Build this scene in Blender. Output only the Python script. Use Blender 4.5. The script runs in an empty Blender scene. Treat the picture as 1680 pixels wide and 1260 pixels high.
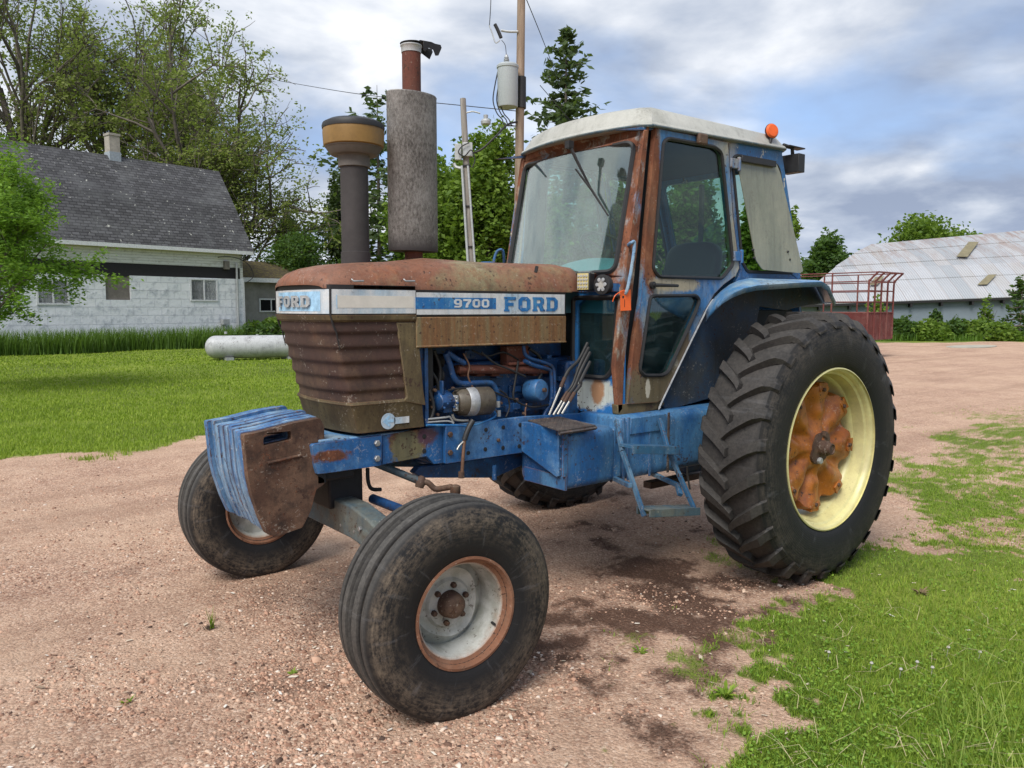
import bpy, bmesh, math, random
import numpy as np
from mathutils import Vector, Matrix, noise as mn
from mathutils.geometry import tessellate_polygon
R = math.radians
S = bpy.context.scene
COL = S.collection
# ---------------------------------------------------------------- camera
CAM = Vector((-4.6587, -2.6045, 1.7278)); YAW, PITCH, ROLL, FPX = 0.9010065, 0.0952298, 0.00022, 1294.04
FW = Vector((math.cos(YAW)*math.cos(PITCH), math.sin(YAW)*math.cos(PITCH), -math.sin(PITCH)))
RT = Vector((math.sin(YAW), -math.cos(YAW), 0)); UP = RT.cross(FW)
cd = bpy.data.cameras.new('camera'); cam = bpy.data.objects.new('camera', cd); COL.objects.link(cam); S.camera = cam
cd.sensor_fit = 'HORIZONTAL'; cd.sensor_width = 36; cd.lens = FPX/1680*36; cd.clip_start = .05; cd.clip_end = 5000
cam.matrix_world = Matrix(((RT.x, UP.x, -FW.x, CAM.x), (RT.y, UP.y, -FW.y, CAM.y), (RT.z, UP.z, -FW.z, CAM.z), (0, 0, 0, 1)))
# ---------------------------------------------------------------- sky and sun (broken cloud, weak soft sun ahead of the tractor)
SUN_AZ, SUN_EL = R(207), R(52)          # direction towards the sun, azimuth from +X
W = bpy.data.worlds.new('World'); S.world = W; W.use_nodes = True
wt = W.node_tree; wt.nodes.clear()
def wn(t, **k):
    n = wt.nodes.new(t)
    for a, b in k.items(): setattr(n, a, b)
    return n
wo = wn('ShaderNodeOutputWorld'); bg = wn('ShaderNodeBackground'); bg.inputs[1].default_value = .12
sky = wn('ShaderNodeTexSky', sky_type='NISHITA', sun_disc=False); sky.sun_elevation = SUN_EL; sky.sun_rotation = math.pi/2-SUN_AZ
tc = wn('ShaderNodeTexCoord'); sp = wn('ShaderNodeSeparateXYZ'); wt.links.new(tc.outputs['Generated'], sp.inputs[0])
def wm(op, a, b=None, c=None):
    n = wn('ShaderNodeMath', operation=op)
    for i, v in enumerate((a, b, c)):
        if v is None: continue
        if isinstance(v, (int, float)): n.inputs[i].default_value = v
        else: wt.links.new(v, n.inputs[i])
    return n.outputs[0]
zz = wm('ADD', wm('MAXIMUM', sp.outputs[2], 0.0), .22)
cx = wn('ShaderNodeCombineXYZ'); wt.links.new(wm('DIVIDE', sp.outputs[0], zz), cx.inputs[0]); wt.links.new(wm('DIVIDE', sp.outputs[1], zz), cx.inputs[1]); cx.inputs[2].default_value = 3.7
def wnoise(scale, det, rough, dist=0.0):
    n = wn('ShaderNodeTexNoise'); wt.links.new(cx.outputs[0], n.inputs['Vector'])
    n.inputs['Scale'].default_value = scale; n.inputs['Detail'].default_value = det; n.inputs['Roughness'].default_value = rough; n.inputs['Distortion'].default_value = dist
    return n.outputs[0]
def wramp(f, st):
    n = wn('ShaderNodeValToRGB'); wt.links.new(f, n.inputs[0]); e = n.color_ramp.elements
    while len(e) < len(st): e.new(.5)
    for el, (p, c) in zip(e, st): el.position = p; el.color = (*c, 1)
    return n.outputs[0]
def wmix(f, a, b):
    n = wn('ShaderNodeMix', data_type='RGBA')
    for i, v in ((0, f), (6, a), (7, b)):
        if isinstance(v, (int, float)): n.inputs[i].default_value = v
        elif isinstance(v, tuple): n.inputs[i].default_value = (*v, 1)
        else: wt.links.new(v, n.inputs[i])
    return n.outputs[2]
cov = wramp(wnoise(.8, 6, .52, .15), [(.30, (0, 0, 0)), (.47, (1, 1, 1))])
rdot = wn('ShaderNodeVectorMath', operation='DOT_PRODUCT'); wt.links.new(tc.outputs['Generated'], rdot.inputs[0]); rdot.inputs[1].default_value = (RT.x, RT.y, 0)
shade = wramp(wm('SUBTRACT', wm('ADD', wnoise(1.6, 7, .52, .2), .012), wm('MULTIPLY', rdot.outputs['Value'], .13)), [(.40, (1.75, 2.1, 2.85)), (.49, (2.6, 2.95, 3.6)), (.57, (3.8, 4.05, 4.5)), (.66, (5.4, 5.5, 5.7))])
skyc = wmix(.8, sky.outputs[0], (2.0, 3.0, 4.9))
hor = wramp(sp.outputs[2], [(.0, (1, 1, 1)), (.12, (0, 0, 0))])
cl = wmix(cov, skyc, shade)
wt.links.new(wmix(wm('MULTIPLY', hor, .25), cl, (3.4, 4.0, 5.2)), bg.inputs[0]); wt.links.new(bg.outputs[0], wo.inputs[0])
sl = bpy.data.lights.new('sun', 'SUN'); sl.energy = 2.3; sl.angle = R(30); sl.color = (1, .96, .9)
so = bpy.data.objects.new('sun', sl); COL.objects.link(so); so.location = (-10, 0, 20)
sd = Vector((math.cos(SUN_AZ)*math.cos(SUN_EL), math.sin(SUN_AZ)*math.cos(SUN_EL), math.sin(SUN_EL)))
so.rotation_euler = (-sd).to_track_quat('-Z', 'Y').to_euler()
S.view_settings.view_transform = 'Standard'; S.view_settings.look = 'None'; S.view_settings.exposure = 0.74; S.view_settings.gamma = 1
S.cycles.max_bounces = 6; S.cycles.transparent_max_bounces = 12; S.cycles.caustics_reflective = False; S.cycles.caustics_refractive = False
# ---------------------------------------------------------------- helpers
def ray(px, py): return FW + RT*((px-840)/FPX) - UP*((py-630)/FPX)
def PY(px, py, y): d = ray(px, py); return CAM + d*((y-CAM.y)/d.y)
def PX(px, py, x): d = ray(px, py); return CAM + d*((x-CAM.x)/d.x)
def PZ(px, py, z=0): d = ray(px, py); return CAM + d*((z-CAM.z)/d.z)
def PD(px, py, D): return CAM + ray(px, py)*D
def org(o):
    v = Vector((0, 0, 0))
    while o: v = v + o.location; o = o.parent
    return v
def tag(o, label=None, cat=None, group=None, kind=None):
    for k, v in (('label', label), ('category', cat), ('group', group), ('kind', kind)):
        if v: o[k] = v
    return o
def empty(name, loc, label, cat, group=None):
    o = bpy.data.objects.new(name, None); COL.objects.link(o); o.location = loc; o.empty_display_size = .1
    return tag(o, label, cat, group)
def sharp(me, ang=38):
    me.polygons.foreach_set('use_smooth', [True]*len(me.polygons))
    try: me.set_sharp_from_angle(angle=R(ang))
    except Exception: pass
def obj(name, bm, mat, parent=None, loc=None, bev=0, smooth=True, label=None, ang=38):
    me = bpy.data.meshes.new(name); 
    if isinstance(bm, bmesh.types.BMesh): bm.normal_update(); bm.to_mesh(me); bm.free()
    else: me.from_pydata(*bm); me.update()
    base = org(parent) if parent else Vector((0, 0, 0))
    if parent is None and loc is None:
        vs = np.empty(len(me.vertices)*3, 'f'); me.vertices.foreach_get('co', vs); vs = vs.reshape(-1, 3)
        loc = Vector(((vs[:, 0].min()+vs[:, 0].max())/2, (vs[:, 1].min()+vs[:, 1].max())/2, vs[:, 2].min()))
    loc = Vector(loc) if loc is not None else base
    me.transform(Matrix.Translation(-loc))
    for m in (mat if isinstance(mat, (list, tuple)) else [mat]): me.materials.append(m)
    if smooth: sharp(me, ang)
    o = bpy.data.objects.new(name, me); COL.objects.link(o)
    if parent: o.parent = parent; o.location = loc-base
    else: o.location = loc
    if bev:
        b = o.modifiers.new('bevel', 'BEVEL'); b.width = bev; b.segments = 2; b.limit_method = 'ANGLE'; b.angle_limit = R(40)
    if label: o['label'] = label
    return o
def dup(o, parent=None):
    c = o.copy(); COL.objects.link(c); c.parent = parent
    for ch in list(o.children): dup(ch, c)
    return c
B = bmesh.new
def face(bm, vs):
    try: bm.faces.new(vs)
    except ValueError: pass
def box(bm, a, b, M=None):
    xs, ys, zs = zip(a, b)
    v = [Vector((xs[i], ys[j], zs[k])) for i in (0, 1) for j in (0, 1) for k in (0, 1)]
    if M: v = [M @ p for p in v]
    v = [bm.verts.new(p) for p in v]
    for f in ((0, 1, 3, 2), (4, 6, 7, 5), (0, 4, 5, 1), (2, 3, 7, 6), (0, 2, 6, 4), (1, 5, 7, 3)): face(bm, [v[i] for i in f])
def frame_of(d):
    d = d.normalized(); a = Vector((0, 0, 1)) if abs(d.z) < .9 else Vector((1, 0, 0))
    u = d.cross(a).normalized(); return u, d.cross(u)
def tube(bm, pts, r, n=10, cap=True, flat=1.0):
    pts = [Vector(p) for p in pts]; rs = r if isinstance(r, (list, tuple)) else [r]*len(pts)
    rings = []; u = None
    for i, p in enumerate(pts):
        d = (pts[min(i+1, len(pts)-1)]-pts[max(i-1, 0)])
        if d.length < 1e-9: d = Vector((0, 0, 1))
        d.normalize()
        if u is None: u, w = frame_of(d)
        else:
            u = (u-d*u.dot(d)); u = u.normalized() if u.length > 1e-6 else frame_of(d)[0]; w = d.cross(u)
        rings.append([bm.verts.new(p+(u*math.cos(t)+w*math.sin(t)*flat)*rs[i]) for t in [2*math.pi*k/n for k in range(n)]])
    for a, b in zip(rings, rings[1:]):
        for k in range(n): face(bm, (a[k], a[(k+1) % n], b[(k+1) % n], b[k]))
    if cap: face(bm, rings[0][::-1]); face(bm, rings[-1])
def smooth_path(pts, k=5):
    pts = [Vector(p) for p in pts]; out = []
    for i in range(len(pts)-1):
        p0, p1, p2, p3 = pts[max(i-1, 0)], pts[i], pts[i+1], pts[min(i+2, len(pts)-1)]
        for j in range(k):
            t = j/k; out.append(.5*((2*p1)+(p2-p0)*t+(2*p0-5*p1+4*p2-p3)*t*t+(3*p1-p0-3*p2+p3)*t**3))
    return out+[pts[-1]]
def lathe(bm, prof, c, axis=(0, 0, 1), n=32, sx=1, sy=1, ref=None, mod=None, close=False):
    c = Vector(c); a = Vector(axis).normalized(); u, w = frame_of(a)
    if ref: u = Vector(ref).normalized(); w = a.cross(u)
    rings = []
    for (r, h) in prof:
        ring = []
        for k in range(n):
            t = 2*math.pi*k/n; rr = r*(mod(t, r, h) if mod else 1)
            ring.append(bm.verts.new(c+a*h+(u*math.cos(t)*sx+w*math.sin(t)*sy)*rr))
        rings.append(ring)
    prs = list(zip(rings, rings[1:]))+([(rings[-1], rings[0])] if close else [])
    for A_, B_ in prs:
        for k in range(n): face(bm, (A_[k], A_[(k+1) % n], B_[(k+1) % n], B_[k]))
    if not close:
        if prof[0][0] > 1e-4: face(bm, rings[0][::-1])
        if prof[-1][0] > 1e-4: face(bm, rings[-1])
    bmesh.ops.remove_doubles(bm, verts=bm.verts[:], dist=1e-5)
def plate3(bm, outer, O, U, V, N, holes=()):
    """flat plate: 2-D outline (and holes) in the plane O+U*a+V*b, thickness vector N"""
    O, U, V, N = map(Vector, (O, U, V, N)); loops = [list(outer)]+[list(h) for h in holes]
    tr = tessellate_polygon([[Vector((a, b, 0)) for a, b in l] for l in loops])
    flat = [p for l in loops for p in l]
    A_ = [bm.verts.new(O+U*a+V*b) for a, b in flat]; B_ = [bm.verts.new(O+U*a+V*b+N) for a, b in flat]
    for t in tr: face(bm, [A_[i] for i in t]); face(bm, [B_[i] for i in reversed(t)])
    s = 0
    for l in loops:
        n = len(l)
        for i in range(n):
            j = (i+1) % n; face(bm, (A_[s+i], A_[s+j], B_[s+j], B_[s+i]))
        s += n
    bmesh.ops.recalc_face_normals(bm, faces=bm.faces[:])
def sy(Y, pts):
    out = []
    for p in pts: v = PY(p[0], p[1], Y); out.append((v.x, v.z))
    return out
def plateY(bm, pts, y0, y1, holes=()): plate3(bm, pts, (0, y0, 0), (1, 0, 0), (0, 0, 1), (0, y1-y0, 0), holes)
def rounded(pts, r, k=4):
    out = []; n = len(pts)
    for i in range(n):
        p0, p, p1 = Vector(pts[i-1]), Vector(pts[i]), Vector(pts[(i+1) % n])
        a = (p0-p); b = (p1-p); ra = min(r, a.length*.45, b.length*.45)
        s = p+a.normalized()*ra; e = p+b.normalized()*ra
        for j in range(k+1):
            t = j/k; q = s*(1-t)**2+p*2*t*(1-t)+e*t*t; out.append((q.x, q.y))
    return out
def inset(pts, d):
    """move an outline inwards by d (positive) - convex-ish outlines"""
    n = len(pts); ar = sum(pts[i][0]*pts[(i+1) % n][1]-pts[(i+1) % n][0]*pts[i][1] for i in range(n)); s = 1 if ar > 0 else -1
    out = []
    for i in range(n):
        p0, p, p1 = Vector(pts[i-1]), Vector(pts[i]), Vector(pts[(i+1) % n])
        e0 = (p-p0); e1 = (p1-p)
        if e0.length < 1e-7: e0 = e1
        if e1.length < 1e-7: e1 = e0
        e0.normalize(); e1.normalize(); n0 = Vector((-e0.y, e0.x))*s; n1 = Vector((-e1.y, e1.x))*s
        m = n0+n1; m = m/max(m.length_squared/2, .5) if m.length > 1e-6 else n0
        q = p+m*d; out.append((q.x, q.y))
    return out
def bolt(bm, c, axis, r, h, n=6):
    c = Vector(c); a = Vector(axis).normalized(); lathe(bm, [(r, 0), (r, h*.8), (r*.8, h)], c, a, n)
# ---------------------------------------------------------------- node materials
class NM:
    def __init__(s, name, rough=.6, metal=0.0, spec=.5):
        s.m = bpy.data.materials.new(name); s.m.use_nodes = True; s.t = s.m.node_tree
        s.b = s.t.nodes['Principled BSDF']; s.b.inputs['Roughness'].default_value = rough; s.b.inputs['Metallic'].default_value = metal
        s.b.inputs['Specular IOR Level'].default_value = spec
        s.tc = s.t.nodes.new('ShaderNodeTexCoord'); s.geo = s.t.nodes.new('ShaderNodeNewGeometry')
        s.O = s.tc.outputs['Object']; s.P = s.geo.outputs['Position']
    def put(s, inp, v):
        if v is None: return
        if isinstance(v, (int, float)): inp.default_value = v
        elif isinstance(v, tuple): inp.default_value = v if len(v) == 4 or inp.type == 'VECTOR' else (*v, 1)
        else: s.t.links.new(v, inp)
    def node(s, typ, outs=0, ins=(), **k):
        n = s.t.nodes.new(typ)
        for a, b in k.items(): setattr(n, a, b)
        for i, v in (ins.items() if isinstance(ins, dict) else enumerate(ins)): s.put(n.inputs[i], v)
        return n.outputs[outs]
    def map(s, scale=(1, 1, 1), vec=None, rot=(0, 0, 0), loc=(0, 0, 0)):
        return s.node('ShaderNodeMapping', 0, {0: vec or s.O, 1: loc, 2: rot, 3: scale})
    def noise(s, scale=5, det=5, rough=.6, vec=None, dist=0.0):
        return s.node('ShaderNodeTexNoise', 0, {'Vector': vec or s.O, 'Scale': scale, 'Detail': det, 'Roughness': rough, 'Distortion': dist})
    def voro(s, scale=5, vec=None, out='Distance', feature='F1', rnd=1.0):
        n = s.t.nodes.new('ShaderNodeTexVoronoi'); n.feature = feature
        s.put(n.inputs['Vector'], vec or s.O); n.inputs['Scale'].default_value = scale; n.inputs['Randomness'].default_value = rnd
        return n.outputs[out]
    def math(s, op, a, b=None, c=None, clamp=False):
        n = s.t.nodes.new('ShaderNodeMath'); n.operation = op; n.use_clamp = clamp
        for i, v in enumerate((a, b, c)): s.put(n.inputs[i], v)
        return n.outputs[0]
    def mask(s, f, lo, hi): return s.node('ShaderNodeMapRange', 0, {0: f, 1: lo, 2: hi, 3: 0.0, 4: 1.0}, clamp=True)
    def mix(s, f, a, b, blend='MIX'):
        n = s.t.nodes.new('ShaderNodeMix'); n.data_type = 'RGBA'; n.blend_type = blend
        s.put(n.inputs[0], f); s.put(n.inputs[6], a); s.put(n.inputs[7], b); return n.outputs[2]
    def ramp(s, f, st):
        n = s.t.nodes.new('ShaderNodeValToRGB'); s.put(n.inputs[0], f); e = n.color_ramp.elements
        while len(e) < len(st): e.new(.5)
        for el, (p, c) in zip(e, st): el.position = p; el.color = (*c, 1) if isinstance(c, tuple) else (c, c, c, 1)
        return n.outputs[0]
    def col(s, c): s.put(s.b.inputs['Base Color'], c); return s
    def rough(s, r): s.put(s.b.inputs['Roughness'], r); return s
    def bump(s, h, dist=.01, strength=1.0, prev=None):
        n = s.t.nodes.new('ShaderNodeBump'); s.put(n.inputs['Height'], h); n.inputs['Distance'].default_value = dist; n.inputs['Strength'].default_value = strength
        if prev is not None: s.put(n.inputs['Normal'], prev)
        s.t.links.new(n.outputs[0], s.b.inputs['Normal']); return n.outputs[0]
    def blob(s, c, rad, soft=.5, wob=.4, nscale=30):
        """mask of a stain of its own shape round the world point c"""
        d = s.node('ShaderNodeVectorMath', 0, {0: s.P, 1: tuple(c)}, operation='SUBTRACT')
        d = s.node('ShaderNodeVectorMath', 0, {0: d, 1: tuple(1/r for r in rad)}, operation='MULTIPLY')
        d = s.node('ShaderNodeVectorMath', 'Value', {0: d}, operation='LENGTH')
        d = s.math('ADD', d, s.math('MULTIPLY', s.math('SUBTRACT', s.math('ADD', s.math('MULTIPLY', s.noise(nscale, 9, .8), .6), s.math('MULTIPLY', s.noise(nscale*.3, 5, .7), .4)), .5), .8+wob*3.5))
        return s.mask(d, 1.0+soft*.3, 1.0-soft*.3)
    def sep(s, vec=None):
        n = s.t.nodes.new('ShaderNodeSeparateXYZ'); s.put(n.inputs[0], vec or s.P); return n.outputs
RUST = [(.3, (.045, .018, .011)), (.5, (.13, .045, .022)), (.7, (.27, .10, .04))]
def paint(name, base, faded=None, fade=.5, rust=.3, scale=3.0, streak=1.0, rough=.5, rusts=RUST, dirt=.25, dirtc=(.09, .065, .045), chip=.0, under=(.5, .52, .48), rsoft=.10, stains=(), metal=0, ring=None, edge=0, bumpd=.0012, grain=.35, speck=.5, drip=.35):
    """weathered paint: faded patches, primer chips, rust blooms and grime; fade/rust/chip are the covered shares"""
    n = NM(name, rough, metal)
    v = n.map((1, 1, streak)); big = n.noise(scale*.6, 4, .6, v); mid = n.noise(scale*2.2, 8, .68, v); fine = n.noise(scale*16, 6, .7, v)
    c = base
    if faded: c = n.mix(n.mask(n.math('ADD', big, n.math('MULTIPLY', n.math('SUBTRACT', mid, .5), .7)), .62-fade*.35, .80-fade*.35), c, faded)
    c = n.mix(grain, c, n.mix(n.mask(n.noise(scale*30, 5, .8, v), .3, .6), (0, 0, 0), c, 'MIX'), 'MIX')
    if chip: c = n.mix(n.mask(n.math('ADD', n.noise(scale*3.1, 9, .75), n.math('MULTIPLY', n.math('SUBTRACT', fine, .5), .3)), .72-chip*.3, .745-chip*.3), c, under)
    rc = n.ramp(n.noise(scale*5, 9, .75, v), rusts)
    rm = n.mask(n.math('ADD', n.math('MULTIPLY', n.noise(scale*1.1, 10, .75, v), .55), n.math('MULTIPLY', n.noise(scale*7, 8, .75, v), .45)), .66-rust*.30, .66-rust*.30+rsoft)
    if ring:
        ox, oy, oz = n.sep(n.O); rr = n.math('SQRT', n.math('ADD', n.math('MULTIPLY', ox, ox), n.math('MULTIPLY', oz, oz))); rm = n.math('MAXIMUM', rm, n.mask(n.math('ADD', rr, n.math('MULTIPLY', n.math('SUBTRACT', n.noise(14, 8, .8), .5), ring[2])), ring[0], ring[1]))
    for st in stains:
        if st[0] == 'rust': rm = n.math('MAXIMUM', rm, n.blob(*st[1:]))
    c = n.mix(rm, c, rc)
    for st in stains:
        if st[0] != 'rust': c = n.mix(n.blob(*st[1:]), c, st[0] if isinstance(st[0], tuple) else (.5, .5, .5))
    if dirt: c = n.mix(n.math('MULTIPLY', n.mask(n.noise(scale*1.7, 8, .75), .45, .72), dirt), c, dirtc)
    if drip:   # thin dirt runs down upright faces
        dr = n.noise(1, 5, .65, n.map((26, 26, 1.6))); c = n.mix(n.math('MULTIPLY', n.mask(dr, .52, .66), drip), c, n.mix(.75, c, (.02, .014, .01)))
    if speck:  # small sharp chips: bare dark rust and pale flecks, in clusters
        cl_ = n.noise(scale*1.3+2, 3, .5); s1 = n.noise(52, 4, .6); s2 = n.noise(n.node('ShaderNodeValue', 0) if False else 71, 4, .6, n.map((1, 1, 1), loc=(3.1, 7.7, 1.3)))
        k1 = n.mask(n.math('ADD', s1, n.math('MULTIPLY', n.math('SUBTRACT', cl_, .5), .7)), .665, .69); k2 = n.mask(n.math('SUBTRACT', s2, n.math('MULTIPLY', n.math('SUBTRACT', cl_, .5), .6)), .67, .69)
        c = n.mix(n.math('MULTIPLY', k1, min(1, speck*1.7)), c, (.045, .02, .013)); c = n.mix(n.math('MULTIPLY', k2, speck*.8), c, n.mix(.6, c, (.55, .50, .42)))
    if edge:   # paint worn through along edges and corners
        bv = n.t.nodes.new('ShaderNodeBevel'); bv.samples = 4; bv.inputs[0].default_value = edge
        dt = n.node('ShaderNodeVectorMath', 'Value', {0: bv.outputs[0], 1: n.geo.outputs['Normal']}, operation='DOT_PRODUCT')
        em = n.mask(n.math('ADD', n.math('SUBTRACT', 1.0, dt), n.math('MULTIPLY', n.math('SUBTRACT', n.noise(scale*9, 8, .8), .55), .5)), .06, .16); c = n.mix(em, c, rc); rm = n.math('MAXIMUM', rm, em)
    n.col(c); n.rough(n.node('ShaderNodeMapRange', 0, {0: rm, 3: rough, 4: .92})); n.bump(n.math('ADD', n.math('MULTIPLY', fine, .35), rm), bumpd, .6)
    return n.m
def plain(name, c, rough=.6, metal=0, var=.25, scale=20, bump=.001, spec=.5):
    n = NM(name, rough, metal, spec); f = n.noise(scale, 7, .7); dark = tuple(x*(1-var) for x in c); lite = tuple(min(1, x*(1+var)) for x in c)
    n.col(n.ramp(f, [(.3, dark), (.7, lite)]))
    if bump: n.bump(f, bump, .5)
    return n.m
def glass(name, tint=(.75, .86, .82), op=.12, opc=(.5, .55, .55), refl=.035, streaks=False):
    n = NM(name, .05); n.t.nodes.remove(n.b)
    out = [x for x in n.t.nodes if x.type == 'OUTPUT_MATERIAL'][0]
    tr = n.node('ShaderNodeBsdfTransparent', 0, {0: (*tint, 1)}); gl = n.node('ShaderNodeBsdfGlossy', 0, {0: (1, 1, 1, 1), 1: .03}); df = n.node('ShaderNodeBsdfDiffuse', 0, {0: (*opc, 1)})
    dirt = n.math('MULTIPLY', n.mask(n.noise(3.0, 9, .72, n.map((1, 1, .35) if streaks else (1, 1, 1))), .35, .7), op*2)
    m0 = n.node('ShaderNodeMixShader', 0, {0: dirt, 1: tr, 2: df})
    lw = n.t.nodes.new('ShaderNodeLayerWeight'); lw.inputs[0].default_value = .5; fr = n.math('ADD', refl, n.math('MULTIPLY', n.math('POWER', lw.outputs['Facing'], 4.0), .9))
    m1 = n.node('ShaderNodeMixShader', 0, {0: fr, 1: m0, 2: gl}); n.t.links.new(m1, out.inputs[0]); return n.m
def leafmat(name, stops, trans=.35, rough=.6):
    n = NM(name, rough); out = [x for x in n.t.nodes if x.type == 'OUTPUT_MATERIAL'][0]
    f = n.math('ADD', n.math('MULTIPLY', n.geo.outputs['Random Per Island'], .55), n.math('MULTIPLY', n.noise(.8, 3, .6), .5))
    c = n.ramp(f, stops); n.col(c); n.b.inputs['Specular IOR Level'].default_value = .3
    tl = n.node('ShaderNodeBsdfTranslucent', 0, {0: n.mix(.5, c, (.25, .4, .04), 'MIX')})
    n.t.links.new(n.node('ShaderNodeMixShader', 0, {0: trans, 1: n.b.outputs[0], 2: tl}), out.inputs[0]); return n.m
# ================================================================ TRACTOR (forward = -X, its left side at -Y)
CL = 1.285
BLUE = (.018, .112, .285); FADE = (.10, .25, .48)
M = {}
M['blue'] = paint('blue_paint', BLUE, FADE, .35, .12, 2.6, .8, .42, chip=.06, under=(.35, .42, .5), dirt=.35, dirtc=(.05, .055, .06))
M['blue_frame'] = paint('blue_frame_paint', (.017, .115, .32), (.10, .24, .45), .35, .24, 4.5, 1, .5, edge=.008, rsoft=.05, dirt=.45, dirtc=(.03, .035, .04), chip=.12, under=(.12, .22, .36),
    stains=[('rust', PY(590, 735, .97)+Vector((.30, 0, 0)), (.12, .3, .09), .3, .25), ('rust', PY(545, 748, .97), (.10, .3, .03), .6, .6),
            ((.16, .14, .07), PY(672, 735, .97), (.10, .3, .1), .5, .5), ((.09, .04, .06), PY(703, 716, .97), (.06, .2, .045), .8, .5)])
M['blue_engine'] = paint('engine_blue_paint', (.008, .060, .19), (.015, .10, .27), .4, .16, 5, 1, .5, dirt=.9, dirtc=(.02, .018, .016), chip=.1, under=(.1, .03, .02))
M['blue_tank'] = paint('tank_blue_paint', (.014, .10, .29), (.07, .20, .38), .55, .10, 2.6, .5, .42, edge=.008, rsoft=.05, dirt=.5, dirtc=(.04, .05, .07), chip=.05, under=(.12, .25, .4))
M['blue_weight'] = paint('weight_blue_paint', (.04, .16, .38), (.20, .36, .54), .5, .34, 9, .15, .6, edge=.012, rsoft=.05, chip=.4, under=(.36, .44, .5), dirt=.6, dirtc=(.03, .03, .035), bumpd=.003)
M['rust_weight'] = paint('rusty_mud_plate', (.085, .042, .025), (.16, .09, .055), .6, .4, 8, 1, .9, dirt=.9, dirtc=(.016, .010, .008), chip=.25, under=(.17, .12, .08), rsoft=.05, bumpd=.006)
M['hood_top'] = paint('rusted_hood_top', (.235, .105, .062), (.27, .23, .125), .42, .60, 3.6, 1, .62, rusts=[(.25, (.07, .022, .014)), (.5, (.22, .075, .036)), (.75, (.38, .17, .08))], chip=.12, under=(.30, .34, .33), dirt=.5, dirtc=(.05, .028, .02), rsoft=.16)
M['hood_side'] = paint('rusted_hood_panel', (.20, .105, .040), (.22, .18, .09), .45, .64, 26, .03, .7, rusts=[(.25, (.09, .032, .014)), (.5, (.23, .085, .03)), (.75, (.36, .17, .06))], dirt=.5, dirtc=(.04, .024, .014), chip=.12, under=(.26, .27, .18), rsoft=.18)
M['grille_frame'] = paint('olive_rust_panel', (.085, .058, .026), (.16, .12, .055), .45, .28, 3.2, .4, .72, rusts=[(.3, (.07, .024, .014)), (.5, (.13, .048, .024)), (.7, (.20, .09, .045))], dirt=.6, dirtc=(.03, .019, .012), chip=.1, under=(.15, .13, .08), edge=.008, rsoft=.14)
M['grille'] = paint('rusted_grille_mesh', (.060, .028, .020), (.10, .055, .032), .5, .35, 4, 1, .8, rusts=[(.3, (.035, .014, .010)), (.5, (.07, .027, .017)), (.7, (.12, .05, .03))], dirt=.6, dirtc=(.018, .011, .009), rsoft=.12)
M['muffler'] = None
def mk_muffler():
    n = NM('scorched_muffler', .7, .25); v = n.map((1, 1, .5)); f = n.noise(80, 9, .85, v); g = n.noise(3.5, 6, .7)
    z = n.sep()[2]
    c = n.ramp(n.math('ADD', n.math('MULTIPLY', f, .7), n.math('MULTIPLY', g, .3)), [(.36, (.028, .023, .021)), (.46, (.145, .132, .122)), (.56, (.285, .27, .255)), (.7, (.41, .395, .375))])
    c = n.mix(n.mask(z, 2.16, 2.06), c, (.05, .045, .045)); n.col(c); n.bump(f, .002, .7); return n.m
M['muffler'] = mk_muffler()
M['stack_rust'] = paint('rusted_pipe', (.12, .035, .022), (.16, .05, .03), .5, .7, 8, .4, .85, dirt=.3, rsoft=.3, rusts=[(.3, (.07, .02, .013)), (.5, (.16, .05, .03)), (.7, (.28, .12, .07))])
M['steel'] = plain('dull_steel', (.30, .30, .30), .5, .6, .3, 30)
M['galv'] = plain('galvanised', (.42, .43, .43), .5, .4, .2, 12)
M['dark'] = plain('blackened_metal', (.022, .021, .022), .6, .2, .3, 20)
M['blackpl'] = plain('black_rubber_trim', (.018, .018, .019), .55, 0, .25, 30, .0006)
M['intake'] = plain('faded_black_tube', (.040, .035, .035), .75, 0, .25, 9)
M['collar'] = plain('faded_grey_collar', (.115, .103, .092), .7, 0, .25, 9)
M['bowl'] = plain('yellowed_plastic', (.22, .125, .03), .45, 0, .28, 5)
M['white_decal'] = paint('white_stripe', (.62, .64, .65), (.40, .52, .62), grain=.2, speck=.15, drip=.25, fade=.35, rust=.03, scale=6, streak=.6, rough=.5, chip=.10, under=(.46, .50, .58), dirt=.28, dirtc=(.33, .34, .36))
M['cream_decal'] = plain('scuffed_cream_patch', (.62, .59, .53), .6, 0, .1, 14)
M['blue_decal'] = paint('blue_lettering', (.012, .15, .42), (.06, .26, .52), .35, .02, 12, 1, .5, chip=.2, under=(.35, .45, .55), dirt=.15)
M['pale_halo'] = plain('pale_blue_overspray', (.30, .50, .68), .55, 0, .35, 22)
M['cab_roof'] = paint('weathered_white_roof', (.43, .43, .39), (.34, .34, .30), grain=.15, speck=.12, drip=.2, fade=.5, rust=.03, scale=2.2, streak=1, rough=.5, dirt=.25, dirtc=(.22, .21, .18), chip=.05, under=(.3, .3, .27))
def cabpaint(name, rust, fade, stains=()):
    return paint(name, (.035, .16, .38), (.42, .38, .29), fade, rust, 2.6, .45, .5, rusts=[(.25, (.07, .022, .013)), (.5, (.18, .06, .028)), (.75, (.31, .14, .07))], chip=.35, under=(.55, .53, .46), dirt=.5, dirtc=(.06, .04, .03), rsoft=.07, edge=.01, stains=stains)
M['pillar'] = cabpaint('rusted_pillar_paint', .8, .9)
M['cab'] = cabpaint('cab_blue_paint', .12, .3, [('rust', PY(1176, 205, .7), (.0001, .1, .1), .1, .1)])
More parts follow.
